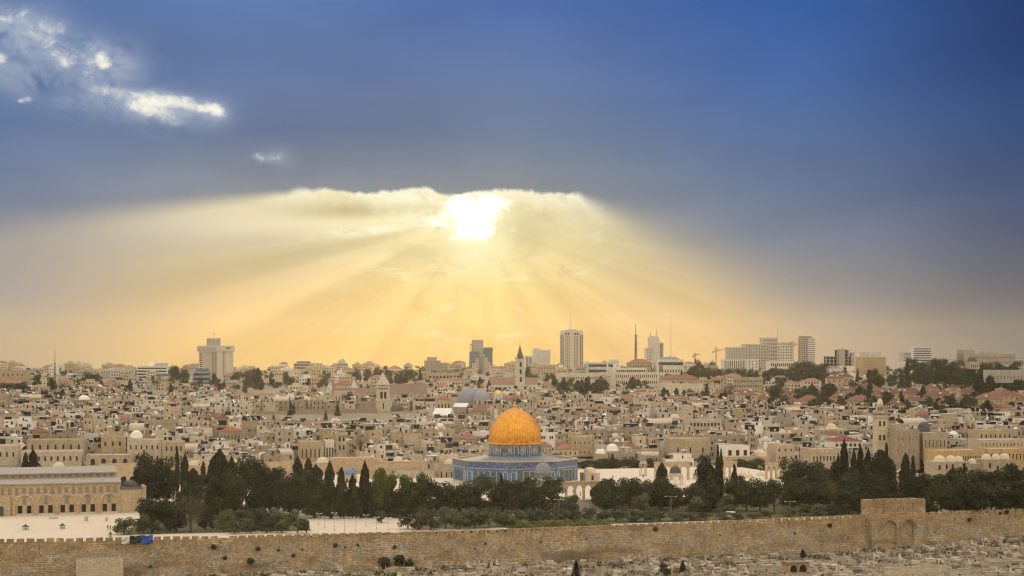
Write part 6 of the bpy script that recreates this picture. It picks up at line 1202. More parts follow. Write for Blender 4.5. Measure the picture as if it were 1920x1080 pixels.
B('colonnaded_block', 'pale building with tall narrow columns in front of the terraced complex', 'building', 1355, 1400, 674, 1980, 18, 'white', slits=12, yaw=5, base=701, land='the colonnaded building')
B('colonnaded_block', 'plain pale end block right of the tall narrow columns', 'building', 1399, 1422, 673, 1970, 16, 'white', 5, 3, 'sq', .3, .4, 5, base=702)
B('low_office', 'low white office row below the terraced complex', 'building', 1440, 1500, 677, 1900, 18, 'white', 2, 14, 'sq', .6, .5, 5, base=700)
t = B('unfinished_tower', 'round-cornered apartment tower under construction with ragged white balconies', 'tower', 1497, 1532, 633, 2100, 18, (.46, .40, .34), 13, 7, 'sq', .6, .45, -8, base=686, land='the unfinished tower', rim=False); h, d, H = t['dims']
for k in range(13): addbox(t, 'balcony', h - 8, h + .9, -d - 1.6, -d - .15, H * (k + .5) / 13.4, H * (k + .5) / 13.4 + 1.1, 'white_paint')
addbox(t, 'rooftop_form', -h + 1, h - 4, -5, 5, H - .5, H + 1.5, 'rusty_roof')
t = thing('concrete_frame', 'dark bare concrete frame of a building under construction', 'building', at(1573, 686, 2000), R(6), land=('the bare concrete frame', 1573, 670))
s = 2000 / F
for j in range(5):
    for i in range(8):
        if j >= 3 and not 3 <= i <= 6: continue
        x0 = (i - 4) * 7 * s
        m = MB(); m.box(x0, x0 + .9, -6, -5.1, j * 3.5, j * 3.5 + 3.1); m.build('column', 'concrete', t)
    x0, x1 = (-16.2, 16.3) if j < 3 else (-4.2, 12.4); m = MB(); m.box(x0, x1, -6.2, 8, j * 3.5 + 3.1, j * 3.5 + 3.5); m.build('floor_slab', 'concrete', t)
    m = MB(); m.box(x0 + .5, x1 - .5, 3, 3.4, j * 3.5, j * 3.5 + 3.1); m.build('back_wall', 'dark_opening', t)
addbox(t, 'stair_core', -2, 5, -6.6, 0, 0, 18.5, 'concrete'); addbox(t, 'stair_core', 12, 15.5, -6.5, 0, 0, 14.5, 'concrete')
t = B('square_hotel', 'square tan hotel with regular small windows and pale top storey', 'hotel', 1611, 1662, 669, 1720, 20, (.52, .37, .22), 6, 11, 'sq', .36, .42, 5, base=702, land='the square tan hotel'); addbox(t, 'top_storey', -8, 8, -6, 8, t['dims'][2] - .4, t['dims'][2] + 4.4, col='cool')
B('terraced_office', 'white terraced office with dark bands, right skyline', 'building', 1710, 1747, 651, 2100, 18, (.66, .66, .65), bands=6, yaw=4, base=678, land='the banded white office')
B('terraced_office', 'lower domed-roof wing left of the white terraced office', 'building', 1692, 1712, 660, 2110, 16, 'cool', 3, 4, 'sq', .5, .45, 4, base=678)
B('low_office', 'long low pale building right of the white terraced office', 'building', 1747, 1805, 671, 2150, 18, 'cool', 2, 14, 'sq', .3, .4, 4, base=682)
t = B('museum', 'long concrete block with stubby tower at the far right skyline', 'building', 1803, 1905, 664, 1900, 24, (.36, .31, .27), 2, 18, 'sq', .4, .3, 4, base=684, land='the stubby-towered block'); h, d, H = t['dims']; addbox(t, 'stubby_tower', -h, -h + 11, -d - 1, d - 2, 0, H + 4.5, col=(.38, .32, .26)); addbox(t, 'roof_house', h - 32, h - 14, -6, 6, H - .4, H + 3, col='grey')
t = B('dark_dome_hall', 'hall with a dark dome among trees below the stubby-towered block', 'building', 1816, 1836, 678, 1700, 14, 'tan', 1, 4, 'arch', .4, .5, 5, base=692); adddome(t, 'dark_dome', 0, 0, t['dims'][2] - .3, 4.6, 'dark_dome', .95, .6)
B('flats', 'pale block at the right edge of the skyline', 'building', 1902, 1950, 667, 2100, 18, 'cool', 3, 9, 'sq', .4, .4, 4, base=684)
B('long_office', 'long grey building with bare wall at the right edge above dark cypresses', 'building', 1853, 1950, 694, 1560, 22, 'grey', 1, 14, 'sq', .2, .3, -5, base=718, land='the long grey wall')
B('flats', 'grey apartment row with roof heaters right of the white hospice', 'building', 1376, 1434, 708, 1520, 18, 'dusty', 3, 12, 'sq', .5, .4, -6, base=738, land='the grey flats row')
for x0, x1, y, c_, lab in ((1238, 1312, 703, (.30, .12, .08), 'wide old red roof left of the grey flats row'), (1286, 1308, 704, (.28, .11, .08), 'steep red roof nearest the hillside trees'), (1330, 1356, 707, (.34, .12, .08), 'small red roof left of the grey flats row')):
    B('red_house', lab, 'house', x0, x1, y, 1560 if x0 != 1286 else 1545, 13, 'tan', 1, 5, 'sq', .3, .4, 5, 'hip', roofcol=c_, base=722, rh=4)
# red-roofed villas of the right-hand hillside
VILLA = [(1448, 1496, 727, 1420, .27), (1465, 1500, 741, 1330, .34), (1497, 1543, 741, 1310, .40), (1555, 1600, 735, 1340, .36), (1590, 1634, 741, 1290, .38), (1572, 1612, 722, 1430, .24), (1612, 1650, 717, 1460, .30), (1640, 1680, 728, 1400, .32), (1668, 1735, 727, 1370, .26), (1735, 1792, 732, 1350, .27), (1700, 1735, 739, 1300, .30), (1752, 1795, 748, 1260, .32), (1795, 1832, 740, 1300, .36), (1832, 1882, 737, 1290, .36), (1876, 1912, 731, 1320, .34), (1640, 1668, 741, 1290, .34), (1548, 1585, 700, 1560, .30), (1560, 1600, 697, 1600, .22), (1735, 1765, 718, 1440, .34), (1800, 1838, 725, 1400, .24), (1905, 1950, 742, 1270, .34), (1665, 1700, 748, 1250, .30), (1840, 1880, 752, 1240, .28), (1420, 1448, 737, 1340, .36), (1380, 1425, 730, 1390, .36), (1340, 1378, 728, 1400, .38)]
vr = random.Random(21)
for i, (x0, x1, y, D, rc) in enumerate(VILLA):
    t = B('villa', '', 'house', x0, x1, y, D, vr.uniform(11, 15), vr.choice(('tan', 'dusty', 'pale', 'honey')), 2, vr.randint(3, 6), 'sq', .3, .38, vr.uniform(-16, 12), 'hip', roofcol=(rc * .68, rc * .31, rc * .22), base=y + 26, rh=4.4, group='red roofed villas on the right hillside')
    h, d, H = t['dims']
    for k in range(vr.randint(0, 3)): m = MB(); a = vr.uniform(-h * .5, h * .4); m.tube([(a, -d * .5, H + 2.6), (a + 1.6, -d * .5, H + 2.6)], [.4, .4], 6); m.box(a, a + 1.6, -d * .62, -d * .52, H + 1.5, H + 2.3); m.build('water_heater', 'white_steel', bpy.data.objects[t['roof']])
    if vr.random() < .5: m = MB(); m.box(h * .3, h * .3 + .9, 0, .9, H + 1, H + 5.2); m.build('chimney', 'limestone', bpy.data.objects[t['roof']], color=STONE['tan'])
    auto(t, ('bright red' if rc > .33 else 'dull red' if rc > .27 else 'brown-red') + f' hip-roofed {"wide" if x1 - x0 > 42 else "small"} villa', 'house', (x0 + x1) / 2, y + 8, 'red roofed villas on the right hillside')
# ================================================================ the crowded roofs of the old city
hr = random.Random(1234)
for k, c in (('m_tan', STONE['tan']), ('m_pale', STONE['pale']), ('m_dusty', STONE['dusty']), ('m_white', STONE['white']), ('m_grey', STONE['grey'])): stone(k, c, amp=.5, row=0)
# rooftop fittings, shared by all the houses
def fit():
    m = MB(); m.add([(-.8, -.5, .25), (.8, -.5, .25), (.8, .35, 1.15), (-.8, .35, 1.15)], [(0, 1, 2, 3)], 1); m.tube([(-.95, .5, 1.35), (.95, .5, 1.35)], [.34, .34], 8, 0); m.tube([(-.7, .5, 0), (-.7, .5, 1.1)], [.06, .06], 4, 0); m.tube([(.7, .5, 0), (.7, .5, 1.1)], [.06, .06], 4, 0)
    F_ = {'water_heater': m.mesh('water_heater', ['white_steel', 'solar_panel'])}
    m = MB(); m.add([(-.9, -.4, .3), (.9, -.4, .3), (.9, .5, 1.5), (-.9, .5, 1.5)], [(0, 1, 2, 3)], 0); m.tube([(-.9, .55, 1.6), (.9, .55, 1.6)], [.3, .3], 8, 0); F_['solar_heater'] = m.mesh('solar_heater', ['white_steel'])  # panel is white like the tank: the sky's reflection painted into its colour
    m = MB(); m.T = Matrix.Translation((0, 0, .9)) @ Matrix.Rotation(R(-62), 4, 'X'); m.lathe([(.02, -.18), (.35, -.12), (.62, .02), (.66, .05)], 12); m.T = None; m.tube([(0, .1, 0), (0, .1, .8)], [.06, .06], 4); F_['satellite_dish'] = m.mesh('satellite_dish', ['white_paint'])
    m = MB(); m.lathe([(.6, 0), (.6, 1.25), (.3, 1.5), (0, 1.5)], 10); F_['water_tank'] = m.mesh('water_tank', ['black_plastic']); F_['white_tank'] = m.mesh('water_tank', ['white_paint'])
    m = MB(); m.tube([(0, 0, 0), (0, 0, 3.4)], [.06, .05], 4); 
    for z in (2.2, 2.6, 3.0): m.box(-.5, .5, -.04, .04, z, z + .07)
    F_['aerial'] = m.mesh('aerial', ['steel_mast'])
    def shed(name, mat, w, d, hh):
        m = MB(); m.box(-w, w, -d, d, hh, hh + .12, 1)
        for a in (-1, 1):
            for b in (-1, 1): m.box(a * w * .92 - .06, a * w * .92 + .06, b * d * .92 - .06, b * d * .92 + .06, 0, hh)
        m.box(-w * .95, w * .95, d * .7, d * .8, 0, hh, 0); return m.mesh(name, ['dark_opening', mat])  # near-black back sheet paints in the shade under the canopy roof
    F_['canopy'] = shed('canopy', 'rusty_roof', 1.9, 1.3, 2.1); F_['grey_canopy'] = shed('canopy', 'lead', 2.2, 1.4, 2.2); F_['blue_canopy'] = shed('canopy', 'blue_tarp', 1.3, 1.0, 1.9); F_['white_canopy'] = shed('canopy', 'white_paint', 2.0, 1.2, 2.0); F_['green_canopy'] = shed('canopy', 'green_paint', 1.5, 1.1, 2.0)
    m = MB(); m.box(-1.2, 1.2, -1.1, 1.1, 0, 2.3); m.box(-1.3, 1.3, -1.2, 1.2, 2.3, 2.45); m.box(-.4, .4, -1.14, -1.1, .1, 1.9, 1); F_['stair_head'] = m.mesh('stair_head', ['m_pale', 'dark_opening'])
    m = MB(); m.lathe([(1.2, 0), (1.2, .4)] + [(1.2 * math.cos(q), .4 + .75 * math.sin(q)) for q in [math.pi / 2 * j / 6 for j in range(7)]], 14); F_['small_dome'] = m.mesh('small_dome', ['white_dome'])
    return F_
FIT = fit()
class Sink:
    """one house as a thing of its own (parts) or as one of many in a far mass of roofs"""
MASSM = ['m_tan', 'm_pale', 'm_dusty', 'm_white', 'm_grey', 'flat_roof', 'clay_tile', 'window_glass', 'white_paint', 'black_plastic', 'cream_dome', 'white_dome', 'lead']
MASS = MB()
BUF = np.full(2400, 2000.0)                          # lowest free picture row per column (columns -240 .. 2160)
def cover(x0, x1, top):
    a, b = max(0, int(x0) + 240), min(2399, int(x1) + 240)
    if b > a: BUF[a:b] = np.minimum(BUF[a:b], top)
def seen(x0, x1, top, bottom):
    a, b = max(240, int(x0) + 240), min(2159, int(x1) + 241)
    return float(np.clip(np.minimum(BUF[a:b], bottom) - top, 0, None).sum()) if b > a else 0.0
def plan():
    P_ = []; D = 870.0
    while D < 1520:
        X_ = -D * .36
        while X_ < D * .36:
            w = hr.choice((5.5, 6.5, 7.5, 8.5, 9.5, 10.5, 12, 15)); d = hr.uniform(7, 11); x, y = X_ + w / 2 + hr.uniform(0, 2), D + hr.uniform(-5, 5)
            X_ += w + hr.choice((.4, .8, 1.2, 2.5, 3.5))
            u, v = to_uv(x, y); ppx = 960 + x / y * F
            if v < 123 or (u > 205 and v < 40): continue
            if any((x - a) ** 2 + (y - b) ** 2 < (r + w * .42) ** 2 for a, b, r in EX): continue
            far_right = ppx > 1400 + (1500 - y) * .35 and y > 1180
            if far_right and hr.random() < .80: continue
            if y > 1430 and (ppx > 480 or hr.random() < .5): continue
            if y > 1380 and ppx < 330 and hr.random() < .5: continue
            P_.append((x, y, w, d, far_right))
        D += 12.5 if D < 1100 else 15 if D < 1300 else 18
    P_.sort(key=lambda q: q[1]); return P_
cover(850, 1083, 863); cover(916, 1015, 800); cover(0, 222, 884)
for k in MT:
    if k[0] != 'olive' and k[3] < 900: cover(k[1] - k[4] * .36, k[1] + k[4] * .36, k[3] + 6)
HS = []
for x, y, w, d, fr in plan():
    h = hr.choice((4.5, 6, 6.5, 7, 8, 9, 10, 11.5)) + hr.uniform(-.5, .5); h = min(h, 7) if y > 1280 else h; h = min(h, hr.uniform(3.6, 6.2)) if y < 935 else h; yaw = R(hr.choice((14, 10, 18, -4, -12, 4, 24)) + hr.uniform(-4, 4)); z = zland(x, y)
    kind = hr.choices(('flat', 'dome', 'tile', 'vault'), (.865, .07, .035, .03) if not fr else (.55, .02, .43, 0))[0]
    tone = hr.choices(('tan', 'pale', 'dusty', 'honey', 'white', 'grey', 'rose'), (.24, .34, .13, .07, .13, .07, .02))[0]
    cxp = 960 + x / y * F; hwp = w / 2 / y * F
    for a, b, row, DD in VIEW:
        if y < DD and cxp + hwp > a and cxp - hwp < b: h = min(h, EYE - (row - YH) / F * y - z - 1.2)
    if h < 2.6: continue
    top = YH - (z + h - EYE) / y * F; bot = YH - (z - EYE) / y * F
    vis = seen(cxp - hwp, cxp + hwp, top, bot); cover(cxp - hwp, cxp + hwp, top)
    HS.append(dict(x=x, y=y, w=w, d=d, h=h, yaw=yaw, z=z, kind=kind, tone=tone, vis=vis, px=cxp, top=top, fr=fr, seed=hr.random(), frac=min(1, (vis / max(1, 2 * hwp)) / max(1, bot - top))))
order = sorted(range(len(HS)), key=lambda i: -HS[i]['vis']); BIG = set(order[:285])
def dome_prof(r, z, hd, dr=.5): return [(r * 1.04, z), (r * 1.04, z + dr)] + [(r * math.cos(q), z + dr + r * hd * math.sin(q)) for q in [math.pi / 2 * j / 6 for j in range(7)]]
def house(H, big):
    r = random.Random(H['seed']); w, d, h = H['w'] / 2, H['d'] / 2, H['h']; kind, tone = H['kind'], H['tone']; low = 3.0
    second = kind == 'flat' and r.random() < .5; sx0, sx1 = (-w, r.uniform(-w * .3, w * .4)) if r.random() < .5 else (r.uniform(-w * .4, w * .3), w); sh = r.uniform(2.4, 3.4); sy0 = r.uniform(-d * .5, 0)
    wall = MB(); wall.box(-w, w, -d, d, -3, h)
    if kind == 'flat':
        ph = r.choice((.3, .6, .9))
        for q in ((-w, w, -d, -d + .25), (-w, w, d - .25, d), (-w, -w + .25, -d + .25, d - .25), (w - .25, w, -d + .25, d - .25)): wall.box(*q, h, h + ph)
        if second: wall.box(sx0 + .003, sx1 - .003, sy0, d - .27, h, h + sh)
    roof = MB(); roofm = 'flat_roof'; rc = r.choice(((.54, .48, .40), (.62, .57, .50), (.42, .37, .30), (.58, .50, .38), (.70, .68, .63)))
    if kind == 'flat':
        roof.face([(-w + .25, -d + .25, h + .02), (w - .25, -d + .25, h + .02), (w - .25, d - .25, h + .02), (-w + .25, d - .25, h + .02)])
        if second: roof.box(sx0 - .1, sx1 + .1, sy0 - .15, d - .2, h + sh, h + sh + .18)
    elif kind == 'tile': roofm = 'clay_tile'; q = r.uniform(.15, .27); rc = (q, q * .46, q * .32); roof.hip(-w, w, -d, d, h + .003, h + r.uniform(2, 3.4))
    elif kind == 'dome':
        rad = min(w, d) * r.uniform(.38, .72); roofm = r.choice(('cream_dome', 'cream_dome', 'white_dome', 'lead')); roof.lathe(dome_prof(rad, h, r.uniform(.55, .95)), 18, r.uniform(-.2, .2) * w, 0); rc = (.6, .5, .4)
    else:
        rc = (.5, .43, .33); n = 8
        for i in range(n): a, b = math.pi * i / n, math.pi * (i + 1) / n; roof.face([(-w, -d * math.cos(a), h + d * .5 * math.sin(a)), (w, -d * math.cos(a), h + d * .5 * math.sin(a)), (w, -d * math.cos(b), h + d * .5 * math.sin(b)), (-w, -d * math.cos(b), h + d * .5 * math.sin(b))])
    wk = r.choice(('arch', 'sq', 'sq', 'pair')); nw = max(1, int(H['w'] / r.uniform(2.1, 3.8))); wins = []
    vis_h = max(2.4, h * H['frac'] * 1.25 + 1.0); floors = 1 if vis_h < 4.6 else 2 if vis_h < 8 else 3
    for f in range(floors):
        zz = h - 2.6 - f * 3.0
        if zz < .3: break
        for i in range(nw):
            if r.random() < .22: continue
            x = -w + H['w'] * (i + .5) / nw + r.uniform(-.3, .3)
            if wk == 'pair': wins += [(x - .55, -d, zz, 0), (x + .55, -d, zz, 0)]
            else: wins.append((x, -d, zz, 0))
        sg = 1 if H['yaw'] < 0 else -1
        if abs(H['yaw']) > .1 and r.random() < .8: wins.append((r.uniform(-.5, .5) * d, -w, zz, R(90) * (1 if H['yaw'] < 0 else -1)))
    if second and r.random() < .8: wins.append(((sx0 + sx1) / 2 + r.uniform(-.6, .6), sy0, h + .7, 0))
    fits = []
    if kind in ('flat', 'dome') or r.random() < .4:
        for _ in range(r.randint(3, 9) if kind == 'flat' else r.randint(0, 3)):
            k = r.choices(('water_heater', 'solar_heater', 'satellite_dish', 'water_tank', 'white_tank', 'aerial', 'canopy', 'grey_canopy', 'blue_canopy', 'white_canopy', 'green_canopy', 'stair_head', 'small_dome'), (.16, .17, .20, .13, .08, .05, .05, .06, .012, .03, .015, .07, .035))[0]
            if kind != 'flat' and k in ('canopy', 'grey_canopy', 'blue_canopy', 'white_canopy', 'green_canopy', 'stair_head', 'small_dome'): k = 'satellite_dish'
            x, y = r.uniform(-w + .9, w - .9), r.uniform(-d + .9, d * .3); z = h
            if second and sx0 < x < sx1 and y > sy0 - .6: z = h + sh + .18; y = max(y, sy0 + .5)
            if kind == 'tile': z = h + .5; y = -d * .5
            if kind == 'dome': y = -d + .5; x = (w - .6) * r.choice((-1, 1))
            fits.append((k, x, y, z, R(r.uniform(-15, 15)) if k.endswith('canopy') or k in ('stair_head', 'small_dome') else R(r.choice((90, 75, 110, 60)) + r.uniform(-25, 25)) if k != 'satellite_dish' else R(r.uniform(-120, 120)), r.uniform(.85, 1.25)))
    if big:
        nm = {'flat': 'stone_house', 'dome': 'domed_house', 'tile': 'tiled_house', 'vault': 'vaulted_house'}[kind]
        t = bpy.data.objects.new(nm, None); COL.objects.link(t); t.location = (H['x'], H['y'], H['z']); t.rotation_euler = (0, 0, H['yaw']); t.empty_display_size = .5
        kk = r.uniform(.74, 1.22); c = tuple(v * kk for v in STONE[tone]); wall.build('wall', 'plaster' if tone in ('white', 'rose') else 'limestone', t, color=c)
        ro = roof.build({'flat': 'roof', 'dome': 'roof_dome', 'tile': 'tiled_roof', 'vault': 'barrel_roof'}[kind], roofm, t, color=rc, smoothed=kind == 'dome')
        sz = r.choice(((1.0, 1.5), (1.1, 1.9), (.9, 1.3))); me = pane('arch' if wk == 'arch' else 'sq', *(sz if wk != 'pair' else (.7, 1.5)))
        for x, y, zz, a in wins: link('window', me, t, (x * math.cos(a) - y * math.sin(a), x * math.sin(a) + y * math.cos(a), zz), a)
        for k, x, y, z, a, s in fits: link('water_tank' if k == 'white_tank' else 'canopy' if k.endswith('canopy') else k, FIT[k], ro, (x, y, z), a, None, s)
        rt = {'flat': 'flat-roofed', 'dome': {'cream_dome': 'stone-domed', 'white_dome': 'white-domed', 'lead': 'grey-domed'}.get(roofm, 'domed'), 'tile': 'red-tiled' if rc[0] > .21 else 'brown-tiled', 'vault': 'barrel-roofed'}[kind]
        wd = {'arch': 'arched', 'sq': 'square', 'pair': 'paired'}[wk]
        desc = f'{ {"tan": "tan", "pale": "pale", "dusty": "brownish", "honey": "honey", "white": "white", "grey": "greyish", "rose": "pinkish"}[tone]} {rt} house' + (f' with {wd} windows' if wins else '')
        auto(t, desc, 'house', H['px'], (H['top'] + 8), 'houses of the old city')
    else:
        T = Matrix.Translation((H['x'], H['y'], H['z'])) @ Matrix.Rotation(H['yaw'], 4, 'Z')
        wm = {'tan': r.choice((0, 0, 1)), 'honey': 0, 'pale': 1, 'dusty': 2, 'rose': 2, 'white': 3, 'grey': 4}[tone]
        for mb, mi in ((wall, wm), (roof, MASSM.index(roofm))): MASS.T = T; MASS.add(mb.v, mb.f, mi)
        for x, y, zz, a in wins:
            MASS.T = T @ Matrix.Rotation(a, 4, 'Z'); MASS.add([(x - .45, y - .04, zz), (x + .45, y - .04, zz), (x + .45, y - .04, zz + 1.45), (x - .45, y - .04, zz + 1.45)], [(0, 1, 2, 3)], 7)
        for k, x, y, z, a, s in fits:
            MASS.T = T @ Matrix.Translation((x, y, z)) @ Matrix.Rotation(a, 4, 'Z')
            if k in ('water_heater', 'solar_heater'): MASS.add([(-.9, -.4, .3), (.9, -.4, .3), (.9, .5, 1.4), (-.9, .5, 1.4)], [(0, 1, 2, 3)], 8); MASS.box(-.9, .9, .4, .95, 1.1, 1.65, 8)  # panels white here as well, bright sky reflection put into the colour
            elif k == 'satellite_dish': MASS.add([(.6 * math.cos(q), -.35 * math.sin(q), .9 + .5 * math.sin(q)) for q in [math.tau * i / 8 for i in range(8)]], [tuple(range(8))], 8)
            elif k.endswith('canopy'): MASS.T = T @ Matrix.Translation((x, y, z)); MASS.box(-1.8, 1.8, -1.2, 1.2, 2.0, 2.15, 6 if k == 'canopy' else 12 if k != 'white_canopy' else 8); MASS.face([(-1.7, .9, 0), (1.7, .9, 0), (1.7, .9, 2.0), (-1.7, .9, 2.0)], 7)  # dark upright face stands in for the shade beneath the canopy
            elif k == 'stair_head': MASS.T = T @ Matrix.Translation((x, y, z)); MASS.box(-1.2, 1.2, -1.1, 1.1, 0, 2.4, wm); MASS.face([(-.4, -1.13, .1), (.4, -1.13, .1), (.4, -1.13, 1.9), (-.4, -1.13, 1.9)], 7)
            elif k == 'small_dome': MASS.lathe([(1.2, 0), (1.2, .4), (1.05, .8), (.6, 1.1), (0, 1.2)], 10, 0, 0, 11)
            elif k == 'aerial': MASS.box(-.06, .06, -.06, .06, 0, 3.2, 9)
            else: MASS.box(-.55, .55, -.55, .55, 0, 1.3, 9 if k == 'water_tank' else 8)
for i, H in enumerate(HS):
    if i in BIG: house(H, True)
for i, H in enumerate(HS):
    if i not in BIG and (H['vis'] > 0 or H['seed'] < .8): house(H, False)
MASS.T = None
o = MASS.build('distant_houses', MASSM, color=(.21, .10, .07)); o['kind'] = 'stuff'
# ================================================================ trees among the roofs and on the far hills
def dsolve(ppx, base):
    best, bd = 1e9, 1000
    for D in range(860, 2500, 8):
        e = abs(YH - (zland((ppx - 960) / F * D, D) - EYE) / D * F - base)
        if e < best - .15: best, bd = e, D
    return bd
FT = [('pine', 14, 748, 719, 38), ('pine', 38, 745, 716, 32), ('bush', 60, 756, 734, 42), ('pine', 95, 748, 708, 26), ('bush', 104, 760, 735, 34), ('cypress', 118, 770, 729, 11), ('pine', 167, 726, 700, 34), ('bush', 155, 752, 734, 24), ('conifer', 173, 755, 728, 20), ('bush', 187, 756, 737, 24), ('conifer', 230, 745, 722, 17), ('cypress', 244, 745, 712, 10), ('pine', 326, 710, 687, 22), ('pine', 346, 710, 693, 22), ('bush', 356, 750, 730, 28), ('bush', 374, 750, 727, 30), ('bush', 392, 750, 731, 26), ('cypress', 398, 762, 739, 10), ('bush', 415, 742, 716, 20), ('pine', 442, 714, 697, 26), ('pine', 466, 712, 694, 24),
      ('bush', 95, 808, 776, 24), ('bare', 38, 798, 776, 42), ('bare', 290, 793, 768, 40), ('green', 318, 790, 763, 24), ('bush', 366, 797, 771, 28), ('bush', 384, 797, 772, 26), ('cypress', 387, 782, 758, 8), ('bush', 186, 855, 836, 34), ('palm', 200, 768, 743, 16), ('bush', 232, 806, 792, 18), ('cypress', 260, 790, 770, 8), ('bush', 345, 760, 745, 20),
      ('cypress', 484, 728, 690, 13), ('conifer', 578, 734, 708, 18), ('bush', 598, 734, 720, 18), ('conifer', 611, 797, 769, 12), ('conifer', 513, 800, 776, 12), ('cypress', 560, 830, 807, 9), ('cypress', 577, 830, 802, 10), ('green', 540, 850, 822, 34), ('green', 522, 848, 828, 26), ('cypress', 745, 722, 700, 10), ('broad_cypress', 779, 745, 718, 14), ('palm', 811, 836, 793, 28), ('bush', 830, 842, 820, 26), ('bush', 802, 842, 826, 24), ('bush', 698, 806, 788, 24), ('bush', 722, 806, 793, 20), ('cypress', 900, 735, 708, 11), ('cypress', 917, 748, 714, 9), ('bush', 948, 746, 727, 20), ('bush', 880, 775, 762, 30), ('pine', 690, 712, 693, 22), ('pine', 710, 712, 690, 24), ('pine', 730, 711, 694, 22), ('pine', 752, 710, 695, 24), ('pine', 772, 710, 694, 22), ('conifer', 788, 708, 688, 12), ('conifer', 762, 706, 686, 10), ('pine', 668, 712, 694, 24), ('bush', 540, 715, 698, 24), ('bush', 610, 716, 700, 24), ('pine', 480, 712, 692, 20), ('bush', 505, 716, 700, 20),
      ('broad_cypress', 990, 712, 687, 13), ('cypress', 1057, 746, 708, 12), ('bush', 1069, 746, 722, 26), ('broad_cypress', 1083, 746, 713, 15), ('broad_cypress', 1091, 747, 711, 14), ('broad_cypress', 1100, 747, 709, 15), ('broad_cypress', 1112, 748, 718, 16), ('broad_cypress', 1120, 748, 711, 17), ('broad_cypress', 1127, 748, 706, 18), ('broad_cypress', 1135, 748, 713, 14), ('bush', 1048, 744, 725, 14), ('broad_cypress', 1186, 736, 707, 20), ('broad_cypress', 1197, 736, 711, 14), ('broad_cypress', 1170, 772, 740, 14), ('conifer', 1215, 770, 739, 14), ('cypress', 1241, 724, 706, 8), ('bush', 1220, 738, 727, 26),
      ('cypress', 1245, 754, 727, 12), ('conifer', 1252, 754, 729, 16), ('bush', 1266, 756, 735, 26), ('cypress', 1283, 752, 732, 10), ('bush', 1298, 754, 730, 26), ('bush', 1312, 755, 735, 22), ('conifer', 1325, 757, 717, 20), ('bush', 1340, 760, 740, 42), ('cypress', 1352, 764, 737, 11), ('cypress', 1359, 762, 732, 10), ('pine', 1308, 696, 674, 20), ('conifer', 1278, 708, 693, 14), ('pine', 1300, 706, 689, 28), ('conifer', 1318, 710, 683, 18), ('pine', 1331, 710, 690, 32), ('pine', 1351, 710, 692, 28), ('pine', 1370, 710, 690, 30), ('pine', 1390, 708, 692, 28), ('pine', 1412, 706, 692, 26), ('bush', 1120, 778, 762, 22), ('bush', 1385, 850, 838, 24), ('bush', 1405, 836, 824, 26),
      ('pine', 1440, 716, 691, 34), ('pine', 1462, 716, 690, 38), ('pine', 1500, 716, 680, 44), ('pine', 1520, 716, 679, 46), ('pine', 1540, 714, 682, 38), ('pine', 1480, 716, 692, 36), ('conifer', 1455, 700, 684, 14), ('bush', 1570, 712, 698, 24), ('conifer', 1560, 752, 718, 22), ('cypress', 1548, 750, 722, 11), ('broad_cypress', 1612, 755, 724, 20), ('conifer', 1622, 754, 728, 16), ('cypress', 1631, 748, 714, 12), ('pine', 1648, 742, 706, 26), ('cypress', 1662, 760, 734, 12), ('bush', 1500, 755, 727, 30), ('bush', 1590, 752, 736, 24), ('cypress', 1630, 715, 693, 11), ('pine', 1640, 712, 692, 22),
      ('conifer', 1701, 712, 668, 18), ('pine', 1715, 712, 673, 40), ('pine', 1735, 712, 676, 36), ('pine', 1760, 714, 674, 40), ('conifer', 1762, 700, 672, 16), ('pine', 1780, 726, 684, 40), ('pine', 1803, 728, 690, 40), ('pine', 1790, 708, 676, 38), ('pine', 1760, 728, 696, 40), ('pine', 1730, 722, 690, 38), ('pine', 1815, 740, 700, 34), ('conifer', 1830, 740, 698, 24), ('broad_cypress', 1838, 742, 702, 18), ('broad_cypress', 1856, 742, 704, 18), ('cypress', 1870, 728, 700, 14), ('cypress', 1884, 728, 702, 13), ('cypress', 1896, 730, 705, 13), ('broad_cypress', 1908, 732, 708, 18), ('pine', 1820, 702, 678, 34), ('pine', 1850, 704, 682, 34), ('pine', 1875, 702, 680, 36), ('pine', 1900, 702, 678, 38), ('pine', 1840, 722, 700, 30), ('pine', 1745, 740, 712, 30), ('conifer', 1690, 732, 700, 20), ('pine', 1672, 726, 702, 26), ('pine', 1915, 745, 712, 30),
      ('bush', 1540, 778, 754, 40), ('bush', 1565, 778, 752, 44), ('bush', 1592, 778, 754, 42), ('bush', 1618, 780, 756, 40), ('bush', 1642, 780, 754, 36), ('bush', 1680, 782, 756, 42), ('bush', 1706, 782, 758, 42), ('bush', 1732, 784, 758, 42), ('bush', 1758, 784, 760, 38), ('bush', 1785, 780, 756, 34), ('bush', 1810, 776, 752, 30), ('bush', 1848, 774, 750, 30), ('bush', 1522, 770, 750, 30), ('bush', 1725, 756, 738, 30), ('bush', 1580, 760, 742, 26), ('bush', 1640, 760, 742, 26), ('conifer', 1692, 765, 742, 16), ('bush', 1780, 752, 736, 26), ('bush', 1820, 752, 734, 28), ('bush', 1895, 752, 735, 30), ('conifer', 1608, 706, 690, 12),
      ('palm', 1796, 806, 777, 20), ('palm', 1807, 806, 779, 20), ('palm', 1784, 846, 816, 18), ('palm', 1803, 846, 811, 18), ('cypress', 1822, 842, 802, 10), ('conifer', 1760, 812, 792, 14), ('bush', 1588, 820, 797, 24), ('cypress', 1552, 824, 808, 7), ('bush', 1530, 835, 818, 20), ('conifer', 1662, 815, 790, 14)]
fr_ = random.Random(55)
